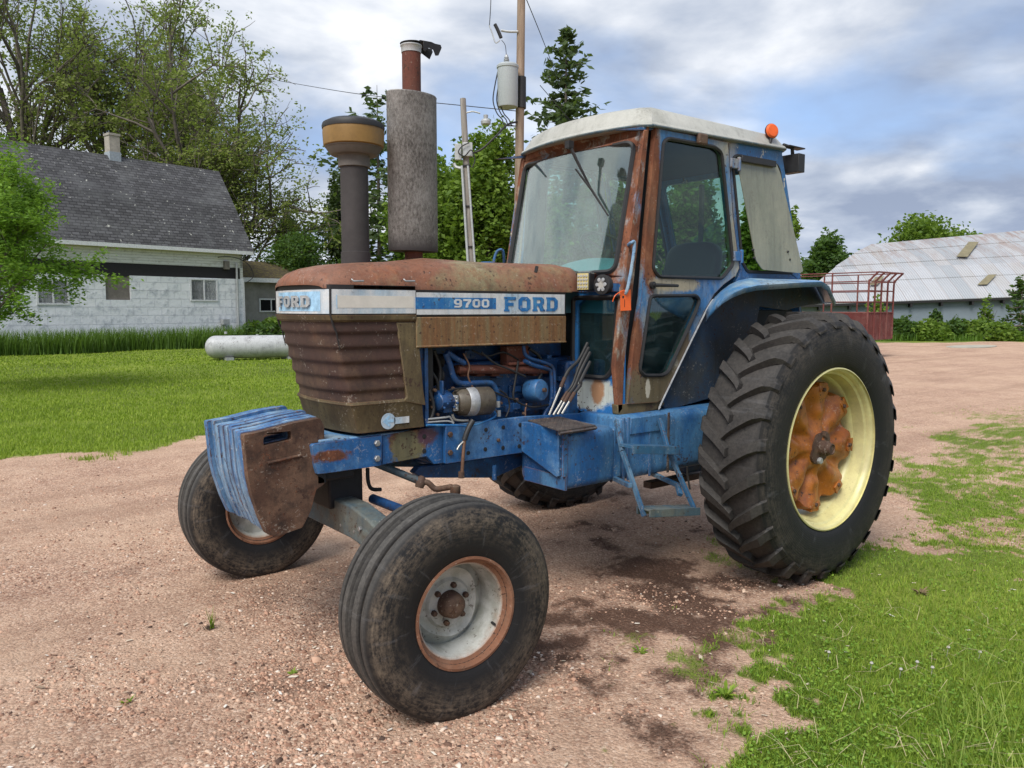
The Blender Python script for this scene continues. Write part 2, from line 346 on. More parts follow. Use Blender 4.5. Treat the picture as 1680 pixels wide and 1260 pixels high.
M['door'] = paint('door_paint', (.055, .19, .40), (.40, .38, .29), .55, .18, 2.2, .5, .5, chip=.3, under=(.46, .44, .34), dirt=.5, dirtc=(.10, .085, .06), rusts=[(.25, (.07, .022, .012)), (.5, (.16, .056, .026)), (.75, (.29, .13, .065))], rsoft=.07, edge=.01,
    stains=[((.42, .37, .26), PY(1110, 466, .68), (.22, .3, .05), .5, .3), ('rust', PY(1125, 465, .68), (.13, .3, .035), .6, .4), ('rust', PY(1070, 330, .68), (.075, .3, .6), .35, .2), ('rust', PY(1046, 590, .68), (.06, .3, .30), .6, .4),
            ((.13, .105, .06), PY(1085, 640, .68), (.35, .3, .16), .6, .4), ((.5, .47, .38), PY(1064, 637, .68), (.022, .3, .06), .3, .4, 20), ((.14, .11, .07), PY(1120, 560, .68), (.07, .3, .16), .6, .4)])
M['cab_lower'] = paint('cab_corner_paint', (.02, .17, .46), (.08, .26, .5), .3, .03, 3, .6, .42, chip=.1, under=(.4, .45, .5), dirt=.2,
    stains=[((.50, .54, .50), PX(975, 645, -1.2), (.4, .17, .11), .4, .35, 14), ((.36, .20, .11), PX(985, 640, -1.2), (.4, .05, .09), .5, .25, 12)])
M['liner'] = paint('dark_liner', (.028, .062, .115), (.05, .065, .08), .5, .05, 4, 1, .65, dirt=.6, dirtc=(.03, .026, .022))
M['fender'] = paint('fender_paint', (.07, .24, .50), (.30, .42, .52), .55, .08, 3, 1, .4, chip=.2, under=(.4, .48, .52), dirt=.2)
M['fender_dark'] = M['liner']
M['interior'] = plain('dark_interior', (.012, .018, .024), .8)
M['headliner'] = plain('torn_headliner', (.018, .013, .011), .9, 0, .4, 7)
M['dash'] = plain('pale_blue_cowl', (.10, .30, .40), .5, 0, .15, 4)
M['seatm'] = plain('worn_black_seat', (.010, .011, .012), .55, 0, .4, 12)
M['glass'] = glass('dusty_glass', (.78, .93, .88), .045, (.50, .58, .58), refl=.13, streaks=True)
M['glass_dark'] = glass('tinted_glass', (.55, .78, .80), .04, (.16, .26, .28), refl=.08)
M['glass_rear'] = glass('green_tint_glass', (.68, .82, .76), .0, (.1, .15, .12))
M['pane'] = paint('sky_toned_pane', (.20, .21, .15), (.29, .29, .21), grain=.12, speck=.08, drip=.25, fade=.5, rust=.0, scale=1.6, streak=.4, rough=.22, dirt=.4, dirtc=(.12, .12, .10))  # glass pane: reflected sky put into the beige colours, some dirt over it
M['orange'] = plain('orange_plastic', (.75, .12, .02), .35, 0, .15, 20)
M['tag'] = plain('orange_tag', (.95, .16, .03), .6, 0, .05, 20)
M['tread_plate'] = paint('tread_plate', (.07, .06, .06), (.12, .10, .09), .5, .4, 9, 1, .6, dirt=.4)
M['brownish'] = paint('greasy_rust', (.085, .045, .03), (.13, .08, .05), .5, .4, 9, 1, .75, dirt=.5, dirtc=(.03, .02, .015))
M['axle'] = paint('greasy_axle_paint', (.055, .10, .13), (.13, .15, .14), .5, .25, 5, 1, .55, dirt=.6, dirtc=(.075, .05, .03), chip=.2, under=(.16, .14, .10))
M['copper'] = plain('copper_brown_pipe', (.20, .11, .07), .5, .4, .35, 25)
M['chrome'] = plain('bright_rod', (.42, .41, .38), .4, .7, .15, 40)
M['starter'] = paint('starter_body', (.09, .075, .055), (.14, .12, .09), .5, .2, 12, 1, .5, dirt=.4)
M['alu'] = plain('cast_aluminium', (.42, .43, .44), .5, .4, .3, 35)
M['led'] = plain('yellow_led_face', (.55, .46, .20), .3, 0, .3, 200)
M['ledw'] = plain('clear_led_face', (.45, .45, .42), .25, .2, .4, 150)
root = empty('tractor', (-1.4, CL, 0), 'rusty blue farm tractor with white cab roof standing on the gravel', 'tractor')
def T(name, bm, mat, par=None, **k): return obj(name, bm, M[mat] if isinstance(mat, str) else mat, par or root, **k)
YH = .95; YF = 2*CL-YH
# ---- hood top: rounded cover, loft of cross-sections
def hood_top():
    bm = B(); rows = []
    st = [(-3.035, .30, .02), (-3.02, .315, .045), (-2.985, .328, .075), (-2.93, .334, .097), (-2.84, .336, .115), (-2.7, .336, .128), (-2.5, .336, .14), (-2.3, .336, .155), (-1.9, .336, .158), (-1.45, .336, .165), (-1.38, .336, .165)]
    for X, hw, h in st:
        row = []
        for k in range(25):
            t = -1+2*k/24; y = CL+hw*t; e = (1-abs(t)**5.0)**.55 if abs(t) < 1 else 0
            zz = 1.842+h*e*(1-.10*t*t); dx = .05*(t*t)*(1 if X < -2.9 else 0)
            if X > -2.4 and X < -2.0 and abs(t) < .5: zz += .012
            row.append(bm.verts.new((X+dx, y, zz)))
        rows.append(row)
    for a, b in zip(rows, rows[1:]):
        for k in range(24): face(bm, (a[k], a[k+1], b[k+1], b[k]))
    lo = []
    for row in rows:  # hem
        lo.append((bm.verts.new(row[0].co-Vector((0, 0, .016))), bm.verts.new(row[-1].co-Vector((0, 0, .016)))))
    for i in range(len(rows)-1):
        face(bm, (rows[i][0], rows[i+1][0], lo[i+1][0], lo[i][0])); face(bm, (rows[i+1][-1], rows[i][-1], lo[i][1], lo[i+1][1]))
    fr = [bm.verts.new(v.co-Vector((0, 0, .016))) for v in rows[0]]
    for k in range(24): face(bm, (rows[0][k+1], rows[0][k], fr[k], fr[k+1]))
    bmesh.ops.remove_doubles(bm, verts=bm.verts[:], dist=1e-5); bmesh.ops.recalc_face_normals(bm, faces=bm.faces[:]); return bm
hood = T('hood', hood_top(), 'hood_top')
bm = B()   # rear cowl lip of the hood, reaching back to the cab
rows = []
for X, hw, h in ((-1.375, .33, .160), (-1.33, .338, .165), (-1.27, .33, .16), (-1.21, .29, .14)):
    row = []
    for k in range(25):
        t = -1+2*k/24; e = (1-abs(t)**4.0)**.6 if abs(t) < 1 else 0
        row.append(bm.verts.new((X-.12*t*t+.05, CL+hw*t, 1.832+h*e)))
    rows.append(row)
for a, b in zip(rows, rows[1:]):
    for k in range(24): face(bm, (a[k], a[k+1], b[k+1], b[k]))
T('hood_cowl', bm, 'hood_top', hood)
for px in (583, 668):
    v = PY(px, 461.5, .94); bm = B(); tube(bm, [v+Vector((-.02, .0, .01)), v+Vector((-.015, -.010, 0)), v+Vector((.04, -.010, .002))], .005, 6); T('hood_latch', bm, 'steel', hood)
# ---- side panels
def strip(z0, z1, x0, x1, y, t=.012): bm = B(); box(bm, (x0, y, z0), (x1, y+t, z1)); return bm
XS0, XS1, XS2 = -2.965, -2.487, -1.428
for far in (0, 1):
    f = (lambda y: 2*CL-y) if far else (lambda y: y)
    def fb(x0, x1, z0, z1, y0, y1):
        bm = B(); box(bm, (x0, min(f(y0), f(y1)), z0), (x1, max(f(y0), f(y1)), z1)); return bm
    T('upper_panel', fb(XS1+.002, XS2, 1.685, 1.845, YH, YH+.02), 'dark', hood, bev=.004)
    bm = fb(XS1+.002, XS2, 1.522, 1.684, YH-.004, YH+.02); box(bm, (XS1, min(f(YH-.010), f(YH)), 1.522), (XS2, max(f(YH-.010), f(YH)), 1.534))
    T('side_panel', bm, 'hood_side', hood, bev=.006)
    T('stripe', fb(XS1+.006, XS2-.012, 1.696, 1.812, YH-.003, YH-.0005), 'white_decal', hood, bev=.001)
# rounded white plate at the rear of the stripe already straight; glyph outlines
def gl(c):
    o = [(.22, 0), (.66, 0), (.88, .2), (.88, .8), (.66, 1), (.22, 1), (0, .8), (0, .2)]; ih = [(.30, .24), (.58, .24), (.61, .3), (.61, .7), (.58, .76), (.30, .76), (.27, .7), (.27, .3)]
    if c in 'O0': return [(o, [ih])]
    if c == 'F': return [([(0, 0), (.38, 0), (.38, .14), (.30, .14), (.30, .38), (.68, .38), (.68, .60), (.30, .60), (.30, .79), (.84, .79), (.84, 1), (0, 1), (0, .86), (.06, .86), (.06, .14), (0, .14)], [])]
    if c == 'D': return [([(0, 0), (.66, 0), (.90, .22), (.90, .78), (.66, 1), (0, 1), (0, .86), (.06, .86), (.06, .14), (0, .14)], [[(.32, .22), (.57, .22), (.62, .3), (.62, .7), (.57, .78), (.32, .78)]])]
    if c == 'R': return [([(0, 0), (.38, 0), (.38, .14), (.32, .14), (.32, .36), (.44, .36), (.60, 0), (.96, 0), (.96, .12), (.88, .14), (.74, .42), (.86, .54), (.88, .84), (.70, 1), (0, 1), (0, .86), (.06, .86), (.06, .14), (0, .14)], [[(.32, .57), (.55, .57), (.59, .63), (.59, .75), (.55, .8), (.32, .8)]])]
    if c == '9': return [([(.04, .0), (.66, 0), (.88, .2), (.88, .8), (.66, 1), (.22, 1), (0, .8), (0, .5), (.2, .33), (.6, .33), (.6, .25), (.54, .2), (.04, .2)], [[(.27, .56), (.33, .52), (.6, .52), (.6, .75), (.55, .8), (.32, .8), (.27, .75)]])]
    if c == '7': return [([(.22, 0), (.52, 0), (.56, .3), (.88, .74), (.88, 1), (0, 1), (0, .76), (.55, .76), (.30, .4)], [])]
def word(bm, s, O, U, V, N, h, w, gap):
    x = 0
    for c in s:
        for o, hs in gl(c):
            plate3(bm, [(x+a*w, b*h) for a, b in o], O, U, V, N, [[(x+a*w, b*h) for a, b in hh] for hh in hs])
        x += w*gap
# blue bar, FORD and 9700 on the near side (and on the far side)
def zpx(px, py): return PY(px, py, YH)
for far in (0, 1):
    Yq = YH-.0035 if not far else YF+.0035; n = (0, -.0008, 0) if not far else (0, .0008, 0)
    a, b = zpx(680, 507), zpx(813, 489); bm = B(); plate3(bm, [(a.x+.004, a.z), (b.x, a.z), (b.x, b.z), (a.x+.004, b.z)], (0, Yq, 0), (1, 0, 0), (0, 0, 1), n); T('stripe_bar', bm, 'blue_decal', hood, smooth=False)
    U = (1, 0, 0) if not far else (-1, 0, 0)
    Oq = lambda v, w: ((w if far else v).x, Yq+2*n[1], v.z)
    v = zpx(744, 504.5); w = zpx(801, 491)
    bm = B(); word(bm, '9700', Oq(v, w), U, (0, 0, 1), n, w.z-v.z, (w.x-v.x)/3.95, 1.04); T('model_number', bm, 'white_decal', hood, smooth=False)
    v = zpx(826, 511); w = zpx(914, 488)
    bm = B(); word(bm, 'FORD', Oq(v, w), U, (0, 0, 1), n, w.z-v.z, (w.x-v.x)/3.98, 1.03); T('lettering', bm, 'blue_decal', hood, smooth=False)
# ---- nose: raked, ribbed grille with frame
def nose_plan(z):
    k = (z-1.697)/(1.107-1.697); k = max(0, k)
    return -2.972+.145*k, .336-.016*k
def nose_ring(z, ins=0.0, bow=.045, rearx=None, n=10):
    xf, hw = nose_plan(z); xf += ins*.9; hw -= ins; xr = (XS1 if z > 1.53 else XS1+.055*min(1, (1.53-z)/.43))
    pts = [(xr, CL-hw)]
    for k in range(1, 5): pts.append((xr+(xf-xr)*k/5, CL-hw-.0*k))
    c = .02
    pts += [(xf+c, CL-hw), (xf+c*.3, CL-hw+c*.3)]
    for k in range(n+1):
        t = -1+2*k/n; pts.append((xf-bow*(1-t*t), CL+(hw-c)*t))
    q = [(x, 2*CL-y) for x, y in pts[:7]]
    return [Vector((x, y, z)) for x, y in pts+q[::-1]]
def loft(bm, rings, close=False):
    V = [[bm.verts.new(p) for p in r] for r in rings]
    for a, b in zip(V, V[1:]):
        n = len(a)
        for k in range(n if close else n-1): face(bm, (a[k], a[(k+1) % n], b[(k+1) % n], b[k]))
    return V
bm = B(); loft(bm, [nose_ring(z) for z in (1.845, 1.828, 1.76, 1.698)]); T('nose_band', bm, 'dark', hood, ang=25)
bm = B(); loft(bm, [nose_ring(z, -.0025) for z in (1.822, 1.76, 1.703)]); T('nose_stripe', bm, 'white_decal', hood, ang=25)
# frame around the grille: header lip, rear posts, chin
NR = len(nose_ring(1.5))
bm = B(); loft(bm, [nose_ring(1.697, 0), nose_ring(1.695, -.008), nose_ring(1.672, -.006), nose_ring(1.662, .004), nose_ring(1.66, .02)]); T('grille_header', bm, 'grille_frame', label='rusty red lip under the white stripe', ang=25)
bm = B(); loft(bm, [nose_ring(1.262, .022), nose_ring(1.258, -.004), nose_ring(1.245, -.010), nose_ring(1.232, -.004), nose_ring(1.10, .0), nose_ring(1.096, .01), nose_ring(1.094, .2)]); chin = T('chin_panel', bm, 'grille_frame', ang=25)
for s in (0, 1):
    y = YH if not s else YF; sg = 1 if not s else -1
    fr = sy(YH, [(651, 529), (681, 529), (689, 572), (695, 640), (699, 665), (662, 658), (668, 652)])
    bm = B(); plate3(bm, fr, (0, y+.001*sg, 0), (1, 0, 0), (0, 0, 1), (0, .03*sg, 0)); T('grille_post', bm, 'hood_side' if False else 'grille_frame', bev=.005)
bm = B(); rings = []; nn = 61
for i in range(nn):
    z = 1.665+(1.25-1.665)*i/(nn-1); ph = ((i/(nn-1))*5.6+.1) % 1; saw = .5-.5*math.cos(math.pi*(ph/.78 if ph < .78 else (1-ph)/.22)); rings.append(nose_ring(z, .010-.009*saw))
loft(bm, rings); T('grille', bm, 'grille', ang=90)
for s in (0, 1):   # dark seams at the nose corners
    bm = B(); pts = [PY(px, py, YH) for px, py in ((540.5, 472), (540.8, 517), (545, 533), (550.8, 546), (556.5, 575))]
    pts = [Vector((p.x+.003, CL-(CL-p.y)*(1 if not s else -1)-(.001 if not s else -.001), p.z)) for p in pts]
    tube(bm, pts, [.0055, .0055, .005, .004, .002], 6); T('nose_seam', bm, 'dark', hood)
# badge: halo + raised letters on the front
def front_x(y, z, off=0): xf, hw = nose_plan(z); t = (y-CL)/(hw-.02); return xf-.045*(1-t*t)-off
bm = B(); word(bm, 'FORD', (0, 0, 0), (0, -1, 0), (0, 0, 1), (-.006, 0, 0), .058, .092, 1.08)
for v in bm.verts: v.co.y += CL+.185; v.co.z += 1.735; v.co.x += front_x(v.co.y, 1.76, .008)
T('badge', bm, 'alu', hood, smooth=False)
bm = B()
for y0, y1, z0, z1 in ((CL-.27, CL+.22, 1.715, 1.812),):
    g = [[bm.verts.new((front_x(y0+(y1-y0)*i/12, 1.76, .0035), y0+(y1-y0)*i/12, z)) for i in range(13)] for z in (z0, z1)]
    for i in range(12): face(bm, (g[0][i], g[0][i+1], g[1][i+1], g[1][i]))
T('badge_backing', bm, 'pale_halo', hood, smooth=False)
# round arrow sticker on the chin side
def yplate(pts, y, t, mat, name, par=None, **k):
    bm = B(); plateY(bm, sy(y, pts), y, y+t); return T(name, bm, mat, par, **k)
ys_ = CL-nose_plan(1.15)[1]-.004
c = PY(637, 691, ys_); bm = B(); plateY(bm, [(c.x+.042*math.cos(t), c.z+.042*math.sin(t)) for t in np.linspace(0, 2*math.pi, 24, endpoint=False)], ys_-.001, ys_)
box(bm, (c.x+.035, ys_-.001, c.z-.018), (c.x+.125, ys_, c.z+.016)); stk = T('sticker', bm, 'white_decal', chin, smooth=False)
bm = B(); plateY(bm, [(c.x-.033, c.z), (c.x+.004, c.z-.03), (c.x+.012, c.z-.022), (c.x-.006, c.z-.007), (c.x+.03, c.z-.007), (c.x+.03, c.z+.007), (c.x-.006, c.z+.007), (c.x+.012, c.z+.022), (c.x+.004, c.z+.03)], ys_-.002, ys_-.0012)
T('sticker_arrow', bm, 'pale_halo', chin, smooth=False)
# cream patch on the nose side of the stripe
a, b = PY(553, 505, YH), PY(678, 486, YH)
for z0, z1, x0, x1, m_ in ((a.z, b.z, a.x, b.x, 'cream_decal'), (a.z-.002, b.z+.002, XS0+.03, a.x, 'pale_halo')):
    bm = B(); box(bm, (x0, YH-.0045, z0), (x1, YH-.003, z1)); T('stripe_patch', bm, m_, hood, smooth=False)
# ---- air intake and exhaust
pc = Vector((-2.652, CL, 0))
bm = B(); lathe(bm, [(.078, 1.95), (.078, 2.03), (.0735, 2.032), (.0735, 2.48)], pc, n=28)
intake = T('air_intake', bm, 'intake')
bm = B(); lathe(bm, [(.076, 2.475), (.084, 2.477), (.084, 2.532), (.088, 2.536), (.120, 2.538), (.124, 2.542), (.142, 2.566), (.146, 2.574), (.15, 2.576), (.15, 2.579)], pc, n=32); T('cleaner_base', bm, 'collar', intake, label='faded grey collar')
bm = B(); lathe(bm, [(.146, 2.578), (.158, 2.585), (.162, 2.65), (.160, 2.672)], pc, n=36); T('dust_bowl', bm, 'bowl', intake)
bm = B(); lathe(bm, [(.163, 2.671), (.165, 2.685), (.16, 2.70), (.13, 2.716), (.0, 2.722)], pc, n=36); T('cleaner_cap', bm, 'blackpl', intake)
mc = Vector((-2.29, CL, 0))
bm = B(); lathe(bm, [(.05, 1.94), (.052, 2.05), (.052, 3.15)], mc, n=20); ex = T('exhaust_pipe', bm, 'stack_rust')
bm = B(); lathe(bm, [(.10, 2.046), (.148, 2.05), (.15, 2.056), (.149, 2.9), (.151, 2.906), (.147, 2.912), (.06, 2.92)], mc, n=44, ref=(1, 0, 0), sx=1.02, sy=.62); T('muffler', bm, 'muffler', ex)
bm = B(); lathe(bm, [(.055, 3.135), (.056, 3.165), (.060, 3.17), (.060, 3.176)], mc, n=24); T('stack_collar', bm, 'galv', ex)
bm = B(); k = 24
plate3(bm, [(.062*math.cos(t), .062*math.sin(t)) for t in np.linspace(0, 2*math.pi, k, endpoint=False)], mc+Vector((0, 0, 3.185)), (1, 0, .06), (0, 1, 0), (0, 0, .005))
plate3(bm, [(.03, -.045), (.10, -.05), (.17, -.02), (.17, .02), (.10, .05), (.03, .045)], mc+Vector((0, 0, 3.196)), (1, 0, .03), (0, 1, 0), (0, 0, .005))
plate3(bm, [(.05, 0), (.165, 0), (.172, -.015), (.15, -.06), (.13, -.065), (.115, -.035), (.085, -.03), (.062, -.055), (.05, -.05)], mc+Vector((0, -.047, 3.198)), (1, 0, .02), (0, 0, 1), (0, .005, 0))
plate3(bm, [(.05, 0), (.165, 0), (.172, -.015), (.15, -.06), (.085, -.03), (.05, -.05)], mc+Vector((0, .045, 3.198)), (1, 0, .02), (0, 0, 1), (0, .005, 0))
T('rain_cap', bm, 'dark', ex, bev=.002)
# ---- rails and side frames
for s in (0, 1):
    sg = 1 if not s else -1; mir = (lambda y: y) if not s else (lambda y: 2*CL-y)
    def yp(pts, y, t, mat, name, par=None, **k):
        bm = B(); plate3(bm, sy(y, pts), (0, mir(y), 0), (1, 0, 0), (0, 0, 1), (0, t*sg, 0)); return T(name, bm, mat, par, **k)
    br = yp([(511.5, 732), (514, 729), (627, 714), (626, 764), (530, 777.5), (521, 778), (517, 765)], .975, .03, 'blue_frame', 'weight_bracket', bev=.005, label='blue bracket arm with a rust scrape')
    for px, py in ((618, 727), (618, 752)): bm = B(); bolt(bm, (lambda v: (v.x, mir(.975), v.z))(PY(px, py, .975)), (0, -sg, 0), .017, .016); T('bracket_bolt', bm, 'steel', br)
    ra = yp([(627.5, 714.5), (700, 702.5), (729, 697.5), (731, 760), (712, 762), (700, 749), (627, 763)], .99, .03, 'blue_frame', 'frame_rail', bev=.004)
    for px, py in ((696, 716), (696, 740)): bm = B(); bolt(bm, (lambda v: (v.x, mir(.99)-.0005*sg, v.z))(PY(px, py, .99)), (0, -sg, 0), .013, .002, 12); T('bolt_hole', bm, 'dark', ra)
    hol = [(797, 705), (825.5, 701), (853, 697), (796, 737), (825, 734.5), (851.5, 732)]
    sf = yp([(731.5, 698), (862, 683.5), (960, 678), (960, 770), (885, 770), (868, 749), (860, 742), (731.5, 761)], .955, .03, 'blue_frame', 'side_frame', bev=.003)
    for px, py in hol+[(768, 743)]: bm = B(); bolt(bm, (lambda v: (v.x, mir(.955)-.0005*sg, v.z))(PY(px, py, .955)), (0, -sg, 0), .012, .003, 12); T('bolt_hole', bm, 'dark', sf)
    for px, py in ((738, 712.5), (738, 742.5), (867, 700), (866, 735), (817, 722)):
        bm = B(); bolt(bm, (lambda v: (v.x, mir(.955), v.z))(PY(px, py, .955)), (0, -sg, 0), .016 if px != 817 else .011, .013); T('frame_bolt', bm, 'brownish', sf)
    lo = yp([(690, 765), (735, 760), (862, 742), (866, 760), (812, 784), (690, 784), (680, 776)], 1.06, .06, 'blue_engine', 'lower_frame', bev=.006)
bm = B(); box(bm, (-2.95, CL-.29, .93), (-2.2, CL+.29, 1.08)); T('front_support', bm, 'fender', bev=.01, label='pale blue casting under the nose')
bm = B(); plate3(bm, [(-3.02, CL-.30), (-2.86, CL-.30), (-2.86, CL+.30), (-3.02, CL+.30)], (0, 0, 1.07), (1, 0, 0), (0, 1, 0), (0, 0, .014)); T('support_shelf', bm, 'fender', bev=.004)
# ---- front weights
def wplate(pts, y, t, dx, dz):
    bm = B(); ol = [(p[0]+dx, p[1]+dz) for p in sy(1.0, pts)]; hole = [(p[0]+dx, p[1]+dz) for p in rounded(sy(1.0, [(433, 717), (478, 707), (480, 721.5), (433, 732)]), .012, 2)]
    plate3(bm, ol, (0, y, 0), (1, 0, 0), (0, 0, 1), (0, t, 0), [hole]); return bm
WO = rounded(sy(1.0, [(400.6, 714), (434, 707.5), (484, 694), (526, 686), (532.7, 700), (533, 724), (511, 728), (513, 746), (520, 780), (533, 786), (533, 795), (520, 803), (511, 838), (497, 866), (455, 881), (439, 877), (427, 850), (414, 812), (408, 785), (404, 745)]), .008, 2)
HO = rounded(sy(1.0, [(433, 717), (478, 707), (480, 721.5), (433, 732)]), .012, 2)
random.seed(4)
rack = None
for k in range(10):
    y = 1.005+k*.0535; t = .048; dx, dz = ((0, 0) if k == 0 else (random.uniform(-.006, .012)+.004, random.uniform(-.006, .012)+.008))
    if k == 9: dx, dz = -.018, .012
    bm = B(); plate3(bm, [(a+dx, b+dz) for a, b in WO], (0, y, 0), (1, 0, 0), (0, 0, 1), (0, t, 0), [[(a+dx, b+dz) for a, b in HO]])
    if k == 0:
        p, q_ = PY(440, 760, 1.0), PY(495, 747, 1.0); tube(bm, [(p.x, 1.003, p.z), (q_.x, 1.003, q_.z)], .008, 6)
    T('front_weight', bm, 'rust_weight' if k == 0 else 'blue_weight', bev=.006, label='mud caked rusty end weight' if k == 0 else ('dark blue far end weight' if k == 9 else None))
bm = B(); box(bm, (-3.03, CL-.28, .86), (-2.98, CL+.28, 1.03)); T('weight_carrier', bm, 'dark', bev=.005)
# ---- tyres and wheels
def mk_tyre(name, base=(.0125, .0125, .0135), dust=(.13, .10, .07), r_in=.24, r_out=.46, amt=.5, tread=(.075, .07, .065)):
    n = NM(name, .62, 0, .3); x, y, z = n.sep(n.O)
    r = n.math('SQRT', n.math('ADD', n.math('MULTIPLY', x, x), n.math('MULTIPLY', z, z)))
    f = n.math('ADD', n.math('MULTIPLY', n.noise(4.5, 9, .75), .72), n.math('MULTIPLY', n.noise(30, 8, .75), .28)); g = n.noise(60, 5, .7)
    pv = n.node('ShaderNodeCombineXYZ', 0, {0: n.math('MULTIPLY', n.math('ARCTAN2', x, z), 2.2), 1: n.math('MULTIPLY', r, 34), 2: y}); pn_ = n.noise(3.0, 7, .7, pv)
    side = n.math('MULTIPLY', n.mask(r, r_in+.22*(r_out-r_in), r_in+.75*(r_out-r_in)), n.mask(r, r_out+.004, r_out-.02))
    c = n.mix(n.math('MULTIPLY', n.math('MULTIPLY', side, amt), n.mask(n.math('ADD', n.math('ADD', n.math('MULTIPLY', f, .52), n.math('MULTIPLY', g, .18)), n.math('MULTIPLY', pn_, .30)), .45, .60)), base, dust)
    tr = n.mask(r, r_out, r_out+.012)
    c = n.mix(n.math('MULTIPLY', tr, n.mask(n.math('ADD', n.math('MULTIPLY', f, .6), n.math('MULTIPLY', g, .4)), .3, .7)), c, tread)
    ang = n.math('ARCTAN2', x, n.math('MULTIPLY', z, 1.0)); cv = n.node('ShaderNodeCombineXYZ', 0, {0: ang, 1: n.math('MULTIPLY', r, .5), 2: 0.0})
    st = n.mask(n.noise(9, 6, .7, cv), .57, .75)
    c = n.mix(n.math('MULTIPLY', st, .28), c, (.20, .20, .21)); n.col(c)
    n.bump(n.math('ADD', g, n.math('MULTIPLY', n.math('SINE', n.math('MULTIPLY', r, 500)), .12)), .0018, .6); n.rough(n.node('ShaderNodeMapRange', 0, {0: f, 3: .48, 4: .8})); return n.m
M['tyre_f'] = mk_tyre('front_tyre_rubber', r_in=.24, r_out=.452, amt=.95, dust=(.165, .13, .095), tread=(.115, .108, .098))
M['tyre_r'] = mk_tyre('rear_tyre_rubber', base=(.0125, .0127, .0135), r_in=.52, r_out=.80, amt=.5, dust=(.12, .10, .08), tread=(.075, .068, .062))
M['rimw'] = paint('white_rim_paint', (.50, .51, .48), (.36, .37, .33), .5, .26, 9, 1, .5, grain=.2, drip=0, speck=.35, ring=(.196, .214, .03), dirt=.35, dirtc=(.20, .18, .14), rusts=[(.3, (.09, .03, .012)), (.5, (.26, .10, .035)), (.7, (.38, .19, .08))])
M['rim_rust'] = paint('rusted_rim_lip', (.20, .085, .045), (.27, .14, .085), .5, .6, 9, 1, .8, rusts=[(.3, (.15, .045, .018)), (.5, (.22, .08, .036)), (.7, (.32, .15, .08))], dirt=.5, rsoft=.2, drip=0)
M['rimy'] = paint('pale_yellow_rim', (.68, .63, .30), (.56, .51, .26), .45, .02, 4, 1, .38, grain=.08, drip=0, speck=.10, dirt=.45, dirtc=(.36, .30, .14))
M['cast'] = paint('orange_cast_wheel', (.45, .145, .020), (.30, .085, .018), .45, .33, 7, 1, .42, rusts=[(.3, (.10, .03, .013)), (.5, (.20, .055, .02)), (.7, (.33, .12, .05))], chip=.22, under=(.52, .42, .28), dirt=.4, dirtc=(.08, .03, .012), rsoft=.2)
YA = (0, 1, 0)
def flat(bm, floor, w0, w1, push=.03, band=.12):
    yc = (w0+w1)/2
    for v in bm.verts:
        if v.co.z < floor+band:
            k = (floor+band-v.co.z)/band; v.co.y += (1 if v.co.y > yc else -1)*push*min(1, k)*min(1, abs(v.co.y-yc)/((w1-w0)/2))
        if v.co.z < floor: v.co.z = floor+.002*abs(math.sin(v.co.x*40))
